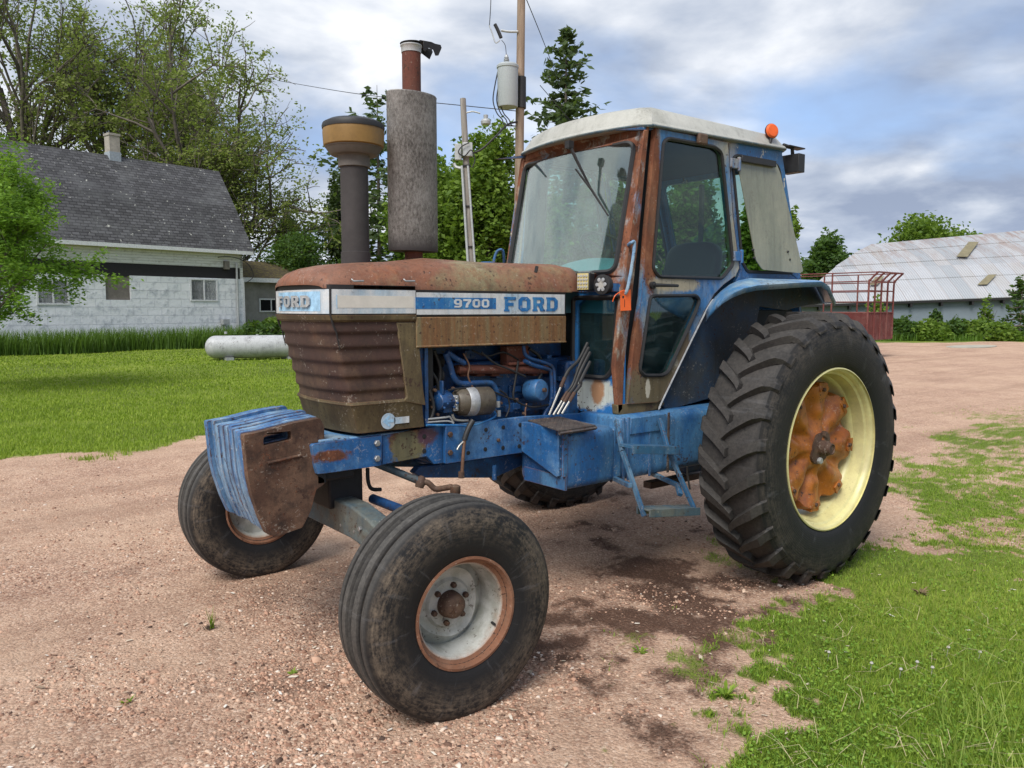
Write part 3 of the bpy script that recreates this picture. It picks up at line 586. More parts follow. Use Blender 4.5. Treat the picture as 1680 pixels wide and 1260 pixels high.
def front_wheel(loc, rz, outer, zc):
    """axis Y; outer = -1 when the dished face looks to -Y"""
    W2 = .15; Rr, Rl, ro = .228, .21, .478
    prof = [(.228, -.135), (.25, -.146), (.29, -.156), (.335, -.160), (.375, -.158), (.412, -.150), (.434, -.141), (.444, -.134), (.453, -.127), (.461, -.117), (.461, -.094), (.446, -.088), (.446, -.072), (.467, -.066), (.470, -.030), (.453, -.024), (.453, -.008), (.471, 0)]
    prof = prof+[(r, -h) for r, h in prof[-2::-1]]+[(.222, .12), (.222, -.12)]
    bm = B(); lathe(bm, prof, (0, 0, 0), YA, 96, close=True)
    for v in bm.verts:
        r = math.hypot(v.co.x, v.co.z)
        if .30 < r < .45: v.co.y += (.0022*math.sin(r*260))*(1 if v.co.y > 0 else -1)
    flat(bm, -zc+.004, -W2, W2, .014, .08)
    bmesh.ops.recalc_face_normals(bm, faces=bm.faces[:])
    M_ = Matrix.Translation(loc) @ Matrix.Rotation(rz, 4, 'Z')
    o_ = outer
    w = bpy.data.objects.new('front_wheel', None); COL.objects.link(w); w.parent = root; w.location = Vector(loc)-org(root); w.rotation_euler.z = rz; w.empty_display_size = .1
    def add(n, bm, mat, **k):
        o = obj(n, bm, M[mat], None, loc=(0, 0, 0), **k); o.parent = w; return o
    add('tyre', bm, 'tyre_f', ang=32)
    bm = B(); lathe(bm, [(.236, -.139*1), (.243, -.142), (.243, -.148), (.232, -.150), (.226, -.140), (.222, -.118), (.208, -.108)], (0, 0, 0), (0, 1*(-o_)*1, 0), 64)
    lathe(bm, [(.236, .139), (.243, .148), (.232, .150), (.222, .118), (.208, .108)], (0, 0, 0), (0, -o_, 0), 64)
    for f in [f for f in bm.faces if len(f.verts) > 4]: bm.faces.remove(f)
    add('rim_lip', bm, 'rim_rust')
    bm = B(); lathe(bm, [(.2085, -.108), (.200, -.100), (.196, -.06), (.190, -.04), (.186, 0), (.19, .05), (.2085, .108)], (0, 0, 0), (0, -o_, 0), 64)
    for f in [f for f in bm.faces if len(f.verts) > 4]: bm.faces.remove(f)
    lathe(bm, [(.0, .0), (.055, .0), (.10, -.002), (.112, .012), (.13, .014), (.150, .006), (.178, .03), (.189, .035)], (0, 0, 0), (0, -o_, 0), 48, mod=lambda t, r, h: 1-.05*(math.cos(3*t) if .12 < r < .17 else 0))
    add('rim', bm, 'rimw')
    for k in range(6):
        t = 2*math.pi*k/6+.3; bm = B(); bolt(bm, (.083*math.cos(t), o_*.0, .083*math.sin(t)), (0, o_, 0), .013, .022); add('wheel_bolt', bm, 'brownish')
    bm = B(); lathe(bm, [(.06, -.005), (.058, .02), (.052, .05), (.04, .062), (.022, .066), (.02, .078), (0, .08)], (0, 0, 0), (0, o_, 0), 24); add('hub_cap', bm, 'brownish')
    bm = B(); tube(bm, [(.17, o_*.08, -.10), (.165, o_*.11, -.098)], .006, 6); add('valve', bm, 'dark')
    return w
front_wheel((-2.815, .164, .456), R(-2.6), -1, .456)
front_wheel((-2.815, 2.44, .456), R(-1.5), 1, .456)
def rear_wheel(loc, zc, near):
    ro = .835; w = .232
    prof = [(.516, -.196), (.53, -.212), (.56, -.224), (.62, -.233), (.68, -.234), (.735, -.228), (.778, -.215), (.805, -.195), (.819, -.15), (.827, -.08), (.830, 0)]
    prof = prof+[(r, -h) for r, h in prof[-2::-1]]+[(.518, .18), (.518, -.18)]
    bm = B(); lathe(bm, prof, (0, 0, 0), YA, 120, close=True)
    NL = 27
    for side in (-1, 1):
        for k in range(NL):
            t0 = 2*math.pi*(k+(.5 if side > 0 else 0))/NL; rows = []
            ns = 9
            for i in range(ns):
                s = i/(ns-1); y = side*(-.018+.250*s)
                # bar leads at the centre; straightens at the shoulder, ends down the sidewall
                lag = .215*(s**.82) if s < .9 else .215*(.9**.82)+.03*(s-.9)
                a = t0-lag; wd = (.0225+.010*s)/ro; basew = wd*1.38
                top = .868 if s < .72 else .868-.088*((s-.72)/.28)**1.4
                rb = .828 if s < .75 else .828-.052*((s-.75)/.25)
                row = []
                for aa, rr in ((-basew, rb-.006), (-wd, top), (wd, top), (basew, rb-.006)):
                    an = a+aa; row.append(bm.verts.new((math.sin(-an)*rr*1.0, y, math.cos(an)*rr)))
                rows.append(row)
            for a, b in zip(rows, rows[1:]):
                for j in range(3): face(bm, (a[j], a[j+1], b[j+1], b[j]))
            face(bm, rows[0]); face(bm, rows[-1][::-1])
    flat(bm, -zc+.002, -w, w, .012, .12); bmesh.ops.recalc_face_normals(bm, faces=bm.faces[:])
    e = bpy.data.objects.new('rear_wheel', None); COL.objects.link(e); e.parent = root; e.location = Vector(loc)-org(root); e.empty_display_size = .1
    if not near: e.rotation_euler.z = 0
    def add(n, bm, mat, **k):
        o = obj(n, bm, M[mat], None, loc=(0, 0, 0), **k); o.parent = e; return o
    add('tyre', bm, 'tyre_r', ang=30)
    s = -1 if near else 1
    bm = B(); lathe(bm, [(.512, .215), (.520, .212), (.520, .202), (.505, .198), (.497, .19), (.492, .165), (.478, .155), (.470, .11), (.466, .085), (.455, .075), (.448, .05), (.444, -.05), (.466, -.12), (.492, -.165), (.52, -.205), (.512, -.215)][::-1], (0, 0, 0), (0, s, 0), 96)
    for f in [f for f in bm.faces if len(f.verts) > 4]: bm.faces.remove(f)
    add('rim', bm, 'rimy')
    # cast centre: relief with radial lobes
    bm = B(); nr, nt = 22, 144; hub = Vector((0, s*.0, 0)); g = []
    for i in range(nr+1):
        row = []
        for j in range(nt):
            t = 2*math.pi*j/nt; lob = .5+.5*math.cos(8*t+.5); lobs = lob**.55
            rmax = .382+.032*(1 if lob > .36 else max(0, (lob-.10)/.26)); u = i/nr; r = rmax*u
            h = .022+.075*math.exp(-(r/.155)**4)
            rid = 1/(1+math.exp(-(lob-(.62-1.15*r))*6)); h += (.058*rid-.005*(1-rid))*min(1, max(0, (r-.12)/.10))
            h += .014*mn.noise(Vector((math.cos(t)*r*12, math.sin(t)*r*12, 3)))
            if u > .97: h -= .07
            row.append(bm.verts.new((r*math.cos(t), s*(h+.03), r*math.sin(t))))
        g.append(row)
    for a, b in zip(g, g[1:]):
        for j in range(nt): face(bm, (a[j], a[(j+1) % nt], b[(j+1) % nt], b[j]))
    bmesh.ops.remove_doubles(bm, verts=bm.verts[:], dist=1e-5); bmesh.ops.recalc_face_normals(bm, faces=bm.faces[:])
    add('wheel_centre', bm, 'cast', ang=30)
    for k in range(8):
        bm = B(); t = (2*math.pi*k-.5)/8; c = Vector((math.cos(t), 0, math.sin(t))); tt = Vector((-math.sin(t), 0, math.cos(t)))
        for d in (0,):
            p = c*.380+Vector((0, s*.078, 0)); MP = Matrix.Translation(p) @ Matrix(((c.x, 0, tt.x, 0), (0, 1, 0, 0), (c.z, 0, tt.z, 0), (0, 0, 0, 1)))
            bmesh.ops.create_cube(bm, size=1); bmesh.ops.subdivide_edges(bm, edges=bm.edges[:], cuts=3, use_grid_fill=True)
            for v in bm.verts: q = v.co.copy(); q.x = q.x*.062+.006; q.z *= .088*(1-.25*(q.y+.5)); q.y = q.y*.07-.02*s*0; q += Vector((1, 1, 1))*.010*mn.noise(v.co*2.3+Vector((k*3.1, 0, 0))); v.co = MP @ q
        add('rim_clamp', bm, 'cast', bev=.004)
        bm = B(); bolt(bm, c*.372+Vector((0, s*.108, 0)), (0, s, 0), .014, .018); add('clamp_nut', bm, 'brownish')
        if k % 2 == 0: bm = B(); bolt(bm, c*.23+tt*.07+Vector((0, s*.0, 0)), (0, s, 0), .03, .05, 8); add('clamp_bolt', bm, 'brownish')
    bm = B(); lathe(bm, [(.095, .08), (.095, .125), (.05, .13), (.048, .17), (.04, .175), (.036, .20), (.03, .202), (.028, .195), (0, .195)], (0, 0, 0), (0, s, 0), 28, mod=lambda t, r, h: 1+(.25*max(0, math.cos(2*t-1.6)) if r > .08 else 0))
    add('axle_hub', bm, 'brownish'); bm = B()
    for t in (.95, -2.2): bolt(bm, (.085*math.cos(t+.3), s*.125, .085*math.sin(t+.3)), (0, s, 0), .022, .022, 8); add('hub_bolt', bm, 'galv' if t < 0 else 'brownish'); bm = B()
    bm.free()
    return e
rear_wheel((0, .207, .84), .84, True)
rear_wheel((0, 2.60, .84), .84, False)
# ---- front axle
def X_(px, py, x=-2.81): return PX(px, py, x)
bm = B(); zc_ = .60
plate3(bm, [(CL-.50, .70), (CL-.30, .735), (CL+.30, .735), (CL+.50, .70), (CL+.62, .66), (CL+.62, .53), (CL+.30, .565), (CL-.30, .565), (CL-.62, .53), (CL-.62, .66)], (-2.87, 0, 0), (0, 1, 0), (0, 0, 1), (.11, 0, 0))
axle = T('axle_beam', bm, 'axle', bev=.01)
bm = B(); [bolt(bm, (-2.87, CL-.42+.0*k, .64), (-1, 0, 0), .014, .012) for k in range(1)]; [bolt(bm, (-2.8705, CL-.2-.15*k, .61), (-1, 0, 0), .008, .002, 10) for k in range(2)]; T('axle_bolt', bm, 'steel', axle)
for s in (-1, 1):
    Yo = lambda d: CL+s*d
    bm = B(); tube(bm, [(-2.815, Yo(.45), .625), (-2.815, Yo(1.0), .565)], .062, 20, flat=.9); T('axle_extension', bm, 'axle', axle)
    bm = B(); box(bm, (-2.885, min(Yo(.60), Yo(.625)), .475), (-2.745, max(Yo(.60), Yo(.625)), .69)); tube(bm, [(-2.815, Yo(.585), .61), (-2.815, Yo(.635), .606)], .082, 20); T('clamp_plate', bm, 'axle', axle, bev=.008)
    bm = B(); tube(bm, [(-2.815, Yo(.98), .70), (-2.815, Yo(.96), .38)], [.05, .055], 16); tube(bm, [(-2.815, Yo(.96), .456), (-2.815, Yo(1.08), .456)], .04, 14); T('kingpin', bm, 'brownish', axle)
    bm = B(); tube(bm, smooth_path([(-2.80, Yo(.97), .70), (-2.72, Yo(.93), .71), (-2.60, Yo(.86), .70)], 4), [.04]*8+[.034], 10, flat=.55); bolt(bm, (-2.60, Yo(.86), .705), (0, 0, 1), .034, .035, 6); T('steering_arm', bm, 'brownish', axle)
    bm = B(); tube(bm, [(-2.62, Yo(.86), .69), (-2.64, Yo(.12), .70)], .026, 14); T('tie_rod', bm, 'blue_engine', axle)
bm = B(); box(bm, (-2.90, CL-.13, .68), (-2.70, CL+.13, .93)); box(bm, (-2.98, CL-.24, .86), (-2.80, CL+.24, .935)); T('axle_pivot', bm, 'dark', axle, bev=.012)
# drag link with its curved arm, hose
a, b = PY(606, 756, 1.12), PY(695, 792, .98); bm = B(); tube(bm, [a, b], .021, 12); dl = T('drag_link', bm, 'axle')
pts = [PY(*p, y) for p, y in (((690, 791), .985), ((702, 792), .96), ((714, 802), .94), ((728, 801), .90), ((740, 799), .86), ((747, 803), .84))]
bm = B(); tube(bm, smooth_path(pts, 4), .016, 10); lathe(bm, [(.02, -.03), (.028, -.02), (.028, .018), (.018, .024), (0, .028)], pts[-1], (0, 0, 1), 14); lathe(bm, [(.022, -.03), (.03, 0), (.022, .025), (.01, .035)], pts[0], (.3, 0, 1), 12); T('link_arm', bm, 'brownish', dl)
pts = [PY(*p, 1.15) for p in ((603, 768), (604, 790), (610, 802), (625, 803))]; bm = B(); tube(bm, smooth_path(pts, 4), .011, 8); T('brake_hose', bm, 'blackpl', dl)
bm = B(); box(bm, (-2.12, CL-.18, .76), (-1.75, CL+.3, .90)); T('steering_bracket', bm, 'dark', bev=.02)
# ---- engine, seen through the open bay
eng = None
bm = B(); box(bm, (-2.30, CL-.17, .86), (-1.15, CL+.17, 1.42)); box(bm, (-2.36, CL-.13, 1.02), (-2.28, CL+.13, 1.5)); box(bm, (-2.28, CL-.10, 1.42), (-1.25, CL+.14, 1.62))
for k in range(6): box(bm, (-2.24+.165*k, CL-.19, 1.18), (-2.13+.165*k, CL-.165, 1.27))
eng = T('engine_block', bm, 'blue_engine', bev=.012)
bm = B(); box(bm, (-2.20, CL-.215, .80), (-1.3, CL+.2, .93)); box(bm, (-1.35, CL-.26, .78), (-1.0, CL+.26, 1.40)); box(bm, (-1.10, CL-.3, .74), (.25, CL+.3, 1.12)); T('transmission_case', bm, 'blue_engine', bev=.02)
bm = B(); box(bm, (-2.40, CL-.28, 1.10), (-2.34, CL+.28, 1.80)); T('radiator', bm, 'dark', bev=.01)
bm = B(); box(bm, (-2.45, CL-.3, 1.14), (-2.405, CL-.27, 1.68)); box(bm, (-2.42, YH+.02, 1.10), (-2.40, YH+.06, 1.52)); T('shroud', bm, 'blue_engine')
bm = B(); tube(bm, [PY(750, 606, 1.03), PY(905, 606, 1.03)], .034, 10, flat=.8); box(bm, tuple(PY(832, 612, 1.03)), tuple(PY(856, 566, 1.10))); box(bm, tuple(PY(836, 600, .99)), tuple(PY(860, 592, 1.06)))
for px in (762, 788, 812, 880): p = PY(px, 606, 1.05); box(bm, (p.x-.03, 1.04, p.z-.04), (p.x+.03, 1.13, p.z+.02))
T('exhaust_manifold', bm, 'stack_rust', eng, bev=.006)
def pipe(pts, Y, r, mat, name='pipe', par=None, k=5, n=10):
    ys = Y if isinstance(Y, (list, tuple)) else [Y]*len(pts); bm = B(); tube(bm, smooth_path([PY(a, b, y) for (a, b), y in zip(pts, ys)], k), r, n); return T(name, bm, mat, par or eng)
pipe([(731, 580), (738, 598), (745, 620), (755, 629), (775, 629), (800, 628), (809, 632), (815, 645), (817, 662)], 1.0, .017, 'blue_engine', 'coolant_pipe')
pipe([(733, 577), (748, 588), (762, 596)], 1.0, .016, 'blue_engine', 'coolant_pipe')
pipe([(860, 592), (878, 600), (897, 605), (904, 612), (905, 640), (903, 660), (897, 672), (892, 684)], .99, .013, 'blue_engine', 'fuel_line')
pipe([(859, 567), (861, 580), (870, 588), (895, 596), (908, 606), (910, 640), (908, 660)], .985, .011, 'blue_engine', 'fuel_line')
pipe([(700, 697.5), (750, 698), (770, 699), (800, 690), (812, 683), (812, 677), (804, 670)], .96, .007, 'blue_decal', 'fuel_line')
pipe([(702, 688), (730, 685), (738, 684), (744, 694)], .97, .006, 'galv', 'fuel_line'); pipe([(702, 693), (735, 691), (744, 695)], .965, .005, 'galv', 'fuel_line')
pipe([(742, 680), (746, 688), (756, 690), (768, 690)], .96, .007, 'chrome', 'fuel_line')
c0, c1 = PY(748, 660, 1.0), PY(803, 657, .985)
ax = (c1-c0).normalized(); Ls = (c1-c0).length
bm = B(); lathe(bm, [(.02, -.01), (.06, -.005), (.076, .02), (.078, Ls*.28), (.080, Ls*.30), (.080, Ls*.96), (.074, Ls), (.0, Ls+.004)], c0, ax, 28); st = T('starter_motor', bm, 'starter')
bm = B(); lathe(bm, [(.0805, Ls*.24), (.082, Ls*.25), (.082, Ls*.50), (.0805, Ls*.51)], c0, ax, 28); T('starter_band', bm, 'alu', st)
bm = B(); lathe(bm, [(.02, 0), (.021, .012), (.0, .014)], PY(802, 656, .95), (0.5, -.8, .1), 14); T('starter_cap', bm, 'alu', st)
p = PY(727, 658, 1.0); bm = B(); lathe(bm, [(.03, -.05), (.055, -.04), (.062, 0), (.055, .04), (.03, .05)], p, (1, 0, 0), 16, mod=lambda t, r, h: 1+.10*math.cos(3*t)); box(bm, (p.x-.03, .96, p.z+.04), (p.x-.018, .99, p.z+.115)); box(bm, (p.x-.02, .955, p.z-.06), (p.x+.03, .99, p.z-.03))
for k in range(5): bolt(bm, (p.x-.03+.02*k, .95-.002*k, p.z-.03+.022*(k % 3)), (0, -1, 0), .008, .016)
T('injection_pump', bm, 'blue_engine', eng, bev=.004)
p = PY(741, 660, .99); bm = B(); box(bm, (p.x-.012, .95, p.z-.045), (p.x+.02, .99, p.z+.04)); [bolt(bm, (p.x, .95, p.z-.03+.02*k), (0, -1, 0), .006, .014) for k in range(4)]; T('pump_flange', bm, 'alu', eng, bev=.003)
p0, p1 = PY(866, 640, 1.06), PY(889, 640, .95); ax = (p1-p0).normalized(); Lf = (p1-p0).length
bm = B(); lathe(bm, [(.05, 0), (.064, .01), (.066, Lf*.9), (.06, Lf), (.02, Lf+.012), (0, Lf+.013)], p0, ax, 28); flt = T('oil_filter', bm, 'blue_tank')
bm = B(); lathe(bm, [(.013, Lf+.01), (.013, Lf+.03), (0, Lf+.031)], p0, ax, 10); T('filter_nut', bm, 'brownish', flt)
random.seed(3)
for k in range(26):
    bm = B(); px = random.uniform(705, 925); py = random.uniform(575, 680); pp = PY(px, py, random.uniform(1.06, 1.1)); s = random.uniform(.012, .035)
    box(bm, pp-Vector((s, .02, s*.7)), pp+Vector((s, .05, s*.7)))
    T('engine_fitting', bm, 'blue_engine', eng, bev=.003)
for k, (px, py) in enumerate(((705, 655), (708, 668), (712, 640), (716, 680), (742, 637), (820, 661), (846, 655), (858, 678))): bm = B(); bolt(bm, PY(px, py, 1.0), (0, -1, 0), .009, .02, 8); T('engine_bolt', bm, 'brownish', eng)
for px, py in ((817, 663), (818, 678)): bm = B(); tube(bm, [PY(px, py-5, .99), PY(px, py+5, .99)], .014, 10); T('hose_clip', bm, 'galv', eng)
for pts_, yy, r_, m_ in ((((700, 600), (716, 622), (722, 645), (730, 650)), 1.02, .008, 'blackpl'), (((712, 575), (722, 604), (720, 632), (712, 652)), 1.04, .011, 'blackpl'), (((775, 575), (800, 584), (826, 578), (850, 590)), 1.03, .006, 'dark'),
    (((735, 640), (760, 637), (800, 640), (832, 652), (846, 656)), .98, .005, 'dark'), (((846, 657), (858, 664), (876, 668), (900, 664)), .98, .006, 'dark'), (((850, 592), (846, 620), (842, 648), (846, 660)), .99, .007, 'blackpl'), (((864, 662), (862, 672), (862, 682)), .98, .005, 'copper'),
    (((760, 580), (770, 600), (768, 618), (778, 640)), .99, .005, 'copper'), (((790, 578), (812, 596), (836, 606), (862, 618)), .985, .006, 'blackpl'), (((704, 640), (712, 668), (706, 690)), .98, .009, 'blackpl'), (((868, 572), (884, 584), (890, 604), (884, 622)), 1.02, .01, 'blackpl'), (((820, 640), (832, 650), (836, 668), (830, 684)), .98, .005, 'dark')):
    pipe(list(pts_), yy, r_, m_, 'hose' if m_ == 'blackpl' else 'wire')
for px, py, r_ in ((716, 616, .055), (714, 650, .045), (719, 592, .04)): p = PY(px, py, 1.09); bm = B(); lathe(bm, [(.01, -.02), (r_, -.018), (r_*.85, 0), (r_, .018), (.01, .02)], p, (1, 0, 0), 20); T('pulley', bm, 'dark', eng)
# hydraulic lever / hose hanging over the frame
pipe([(776, 690), (770, 700), (765, 712), (762, 722)], .93, .016, 'blackpl', 'drain_hose'); pipe([(762, 722), (760, 745), (758, 775)], .93, .010, 'copper', 'drain_pipe'); pipe([(757, 774), (757, 784)], .93, .018, 'brownish', 'drain_fitting'); pipe([(760, 725), (754, 731), (750, 738)], .93, .006, 'chrome', 'drain_tap')
pipe([(811, 763), (811, 787)], .98, .014, 'blue_engine', 'drain_pipe')
# steel hydraulic lines and black hoses in front of the cab
for k, (b0, b1, h1) in enumerate((((901, 681), (923, 628), (944, 596)), ((908, 681), (926, 651), (946, 604)), ((915, 680), (930, 653), (948, 612)), ((922, 679), (938, 652), (948, 628)))):
    y = .93-.03*k; bm = B(); tube(bm, [PY(*b0, y), PY(*b1, y)], .007, 8); hl = T('hydraulic_line', bm, 'chrome')
    d = (PY(*b1, y)-PY(*b0, y)).normalized(); bm = B(); p = PY(*b1, y); tube(bm, [p-d*.03, p+d*.035], .0115, 8); T('hydraulic_fitting', bm, 'brownish', hl)
    bm = B(); tube(bm, smooth_path([p+d*.03, p+d*.09+Vector((.01, 0, 0)), PY(*h1, y)+Vector((.03, 0, .02)), PY(*h1, y)+Vector((.12, 0.02, .12))], 4), .0105, 8); T('hydraulic_hose', bm, 'blackpl', hl)
# ---- battery box, step plate, fuel tank
YT = .62
f0 = PX(917, 707, -1.77); zt = 1.06
bm = B(); plate3(bm, [(.95, 1.068), (.625, 1.068), (.62, .80), (.64, .79), (.95, .895)], (-1.775, 0, 0), (0, 1, 0), (0, 0, 1), (.04, 0, 0)); bx = T('battery_box', bm, 'blue_frame', bev=.004)
bm = B(); plate3(bm, [(.60, 1.06), (.585, 1.06), (.585, .80), (.60, .80)], (-1.77, 0, 0), (0, 1, 0), (0, 0, 1), (.03, 0, 0)); [bolt(bm, (-1.772, .605, z), (-1, 0, 0), .006, .004, 8) for z in (.84, .90, .97, 1.03)]; T('battery_box_flange', bm, 'blue_tank', bx)
tk = rounded([(.99, 1.055), (YT-.03, 1.055), (YT-.03, .72), (.99, .72)], .05, 5)
def tankx(name, x0, x1, y0, z0, z1, mat, rr=.05, lab=None):
    bm = B(); ol = rounded([(1.0, z1), (y0, z1), (y0, z0), (1.0, z0)], rr, 5); n_ = 5
    rings = []
    for x, ins in ((x0, .02), (x0+.008, .006), (x0+.02, 0), (x1-.02, 0), (x1-.008, .006), (x1, .02)): rings.append([Vector((x, y, z)) for y, z in inset(ol, ins)])
    V = loft(bm, rings, True); face(bm, V[0]); face(bm, V[-1][::-1]); bmesh.ops.recalc_face_normals(bm, faces=bm.faces[:]); return T(name, bm, mat, ang=40, label=lab)
ft = tankx('tool_box', -1.74, -1.36, YT-.03, .715, 1.045, 'blue_tank')
bm = B(); box(bm, (-1.755, YT-.034, .72), (-1.742, .95, .80)); T('box_seam', bm, 'blue_tank', ft)
tk = tankx('fuel_tank', -1.30, .30, YT-.01, .70, 1.09, 'blue_tank', .07, 'large blue side tank under the cab')
bm = B(); box(bm, (-1.365, YT-.02, .735), (-1.295, .95, 1.03)); T('tank_bracket', bm, 'blue_tank', tk, bev=.01)
for x in (-1.28, -1.24, -1.05, -.88):
    bm = B(); box(bm, (x, YT-.016, .705), (x+.02, YT-.009, 1.085)); T('tank_strap', bm, 'blue_tank' if x != -.88 else 'tread_plate', tk, bev=.003)
bm = B(); box(bm, (-1.22, YT-.022, .98), (-.90, YT-.010, 1.08)); T('tank_bracket', bm, 'blue_tank', tk, bev=.004)
pts = [PZ(862, 688, 1.072), PZ(906, 681, 1.072), PZ(977, 698, 1.072), PZ(917, 707, 1.072)]
bm = B(); pl = [(p.x, p.y) for p in pts]; plate3(bm, pl, (0, 0, 1.068), (1, 0, 0), (0, 1, 0), (0, 0, .006))
stp = T('step_plate', bm, 'tread_plate', smooth=False)
bm = B()
u, w_ = Vector(pl[3])-Vector(pl[0]), Vector(pl[1])-Vector(pl[0])
for i in range(12):
    for j in range(18):
        c = Vector(pl[0])+u*((j+.5)/18)+w_*((i+.5)/12); t = .8 if (i+j) % 2 else -.8; d = Vector((math.cos(t), math.sin(t)))*.009; e = Vector((-d.y, d.x))*.28
        plate3(bm, [tuple(c-d), tuple(c+e), tuple(c+d), tuple(c-e)], (0, 0, 1.0742), (1, 0, 0), (0, 1, 0), (0, 0, .002))
T('step_treads', bm, 'galv' if False else 'tread_plate', stp, smooth=False)
p, q_ = PZ(917, 707, 1.07), PZ(977, 698, 1.07); bm = B(); tube(bm, [p+Vector((0, -.004, -.012)), q_+Vector((0, -.004, -.012))], .012, 4); T('step_edge', bm, 'tread_plate', stp)
# ---- ladder
M['ladder'] = paint('worn_ladder_paint', (.025, .11, .22), (.10, .20, .30), .5, .25, 7, 1, .5, edge=.006, rsoft=.05, dirt=.5, dirtc=(.06, .05, .04))
bm = B()
def rail(pts, ys, w, name='ladder_rail', mat='blue_frame'):
    P_ = [PY(a, b, y) for (a, b), y in zip(pts, ys)]; bm = B()
    for p, q in zip(P_, P_[1:]):
        d = (q-p).normalized(); n_ = Vector((1, 0, 0)); n_ = (n_-d*n_.dot(d)).normalized(); o_ = d.cross(n_)
        vs = [bm.verts.new(r+n_*a*w/2+o_*b*.012) for r in (p, q) for a, b in ((-1, -1), (1, -1), (1, 1), (-1, 1))]
        for f in ((0, 1, 2, 3), (7, 6, 5, 4), (0, 4, 5, 1), (1, 5, 6, 2), (2, 6, 7, 3), (3, 7, 4, 0)): face(bm, [vs[i] for i in f])
    return T(name, bm, mat, lad, bev=.002)
lad = None
a, b = PY(1020, 731, .44), PY(1096, 733, .44); 
def slab(a, b, y0, y1, z0, z1):
    bm = B(); v = [bm.verts.new((p.x, y, p.z+z)) for p in (a, b) for y in (y0, y1) for z in (z0, z1)]
    for f in ((0, 1, 3, 2), (4, 6, 7, 5), (0, 4, 5, 1), (2, 3, 7, 6), (0, 2, 6, 4), (1, 5, 7, 3)): face(bm, [v[i] for i in f])
    bmesh.ops.recalc_face_normals(bm, faces=bm.faces[:]); return bm
bm = slab(a, b, .36, .46, -.008, .010); lad = T('ladder_step', bm, 'ladder', label='middle ladder step', bev=.002)
bm = slab(a, b, .352, .362, -.035, .014); T('step_front', bm, 'ladder', lad, bev=.002)
rail([(1011, 690), (1016, 716), (1021, 740), (1057, 847)], [.585, .50, .44, .29], .022, mat='ladder')
rail([(1082, 688), (1090, 715), (1096, 738), (1142, 842)], [.585, .50, .44, .27], .022, mat='ladder')
a, b = PY(1059, 838, .28), PY(1146, 836, .26); bm = slab(a, b, .255, .34, .0, .010); T('ladder_step', bm, 'axle', lad, bev=.002); bm = slab(a, b, .245, .256, -.032, .014); T('step_front', bm, 'axle', lad, bev=.002); bm = slab(a, b, .339, .349, -.032, .014); T('step_front', bm, 'axle', lad, bev=.002)
rail([(1008, 785), (1034, 797)], [.60, .36], .026, 'ladder_brace', 'ladder'); rail([(1064, 774), (1112, 796), (1116, 812)], [.72, .40, .34], .028, 'ladder_brace', 'ladder')
bm = B(); tube(bm, smooth_path([PY(1127, 765, .6), PY(1128, 780, .6), PY(1132, 803, .58)], 4), .007, 6); T('dangling_hose', bm, 'blackpl', tk)
# ---- rear axle housings, drawbar
bm = B(); tube(bm, [(0, .45, .84), (0, CL, .84), (0, 2.36, .84)], [.10, .17, .10], 20); box(bm, (-.25, CL-.32, .55), (.35, CL+.32, 1.15)); T('rear_axle', bm, 'blue_engine', bev=.02)
bm = B(); box(bm, (-.3, CL-.04, .40), (.85, CL+.04, .45)); box(bm, (.3, CL-.35, .5), (.75, CL-.31, .56)); box(bm, (.3, CL+.31, .5), (.75, CL+.35, .56)); T('drawbar', bm, 'brownish', bev=.006)
# ================================================================ CAB
YC = .70; HW = CL-YC; YD = 2*CL-YC; BOW = .085
def cx_(z):   # x of the cab's front corner at height z
    return -1.19 if z < 1.93 else -1.19+.185*(z-1.93)/.9
def fx(y, z): t = (y-CL)/HW; return cx_(z)-BOW*(1-t*t)
def curved(bm, y0, y1, z0, z1, off=0, n=14, m=6, t=.012):
    g = []
    for side in (0, 1):
        g.append([[bm.verts.new((fx(y0+(y1-y0)*i/n, z0+(z1-z0)*j/m, )-off+t*side, y0+(y1-y0)*i/n, z0+(z1-z0)*j/m)) for i in range(n+1)] for j in range(m+1)])
    for s, gg in enumerate(g):
        for j in range(m):
            for i in range(n): face(bm, (gg[j][i], gg[j][i+1], gg[j+1][i+1], gg[j+1][i]))
    for j in range(m):
        for i in (0, n): face(bm, (g[0][j][i], g[0][j+1][i], g[1][j+1][i], g[1][j][i]))
    for i in range(n):
        for j in (0, m): face(bm, (g[0][j][i], g[0][j][i+1], g[1][j][i+1], g[1][j][i]))
    bmesh.ops.recalc_face_normals(bm, faces=bm.faces[:])
def frame_curved(bm, outer, hole, zf=None, off=0, t=.02):
    """front panel between two outlines given as (y, z), following the bowed front"""
    def m(p): return [(a, b) for a, b in p]
    def dens(p, k=4):
        o = []
        for i in range(len(p)):
            a, b = Vector(p[i]), Vector(p[(i+1) % len(p)])
            kk = max(1, int((b-a).length/.06))
            for j in range(kk): q = a.lerp(b, j/kk); o.append((q.x, q.y))
        return o
    plate3(bm, dens(outer), (0, 0, 0), (0, 1, 0), (0, 0, 1), (t, 0, 0), [dens(h) for h in hole])
    for v in bm.verts: v.co.x += fx(v.co.y, v.co.z)-off
wsz0, wsz1 = 1.945, 2.735
WS = rounded([(CL-HW*.905, wsz0), (CL+HW*.905, wsz0), (CL+HW*.90, wsz1), (CL-HW*.90, wsz1)], .07, 6)
bm = B(); frame_curved(bm, [(YC, 1.86), (YD, 1.86), (YD, 2.83), (YC, 2.83)], [WS]); cab = T('cab_frame', bm, 'pillar', label='rusted windscreen surround')
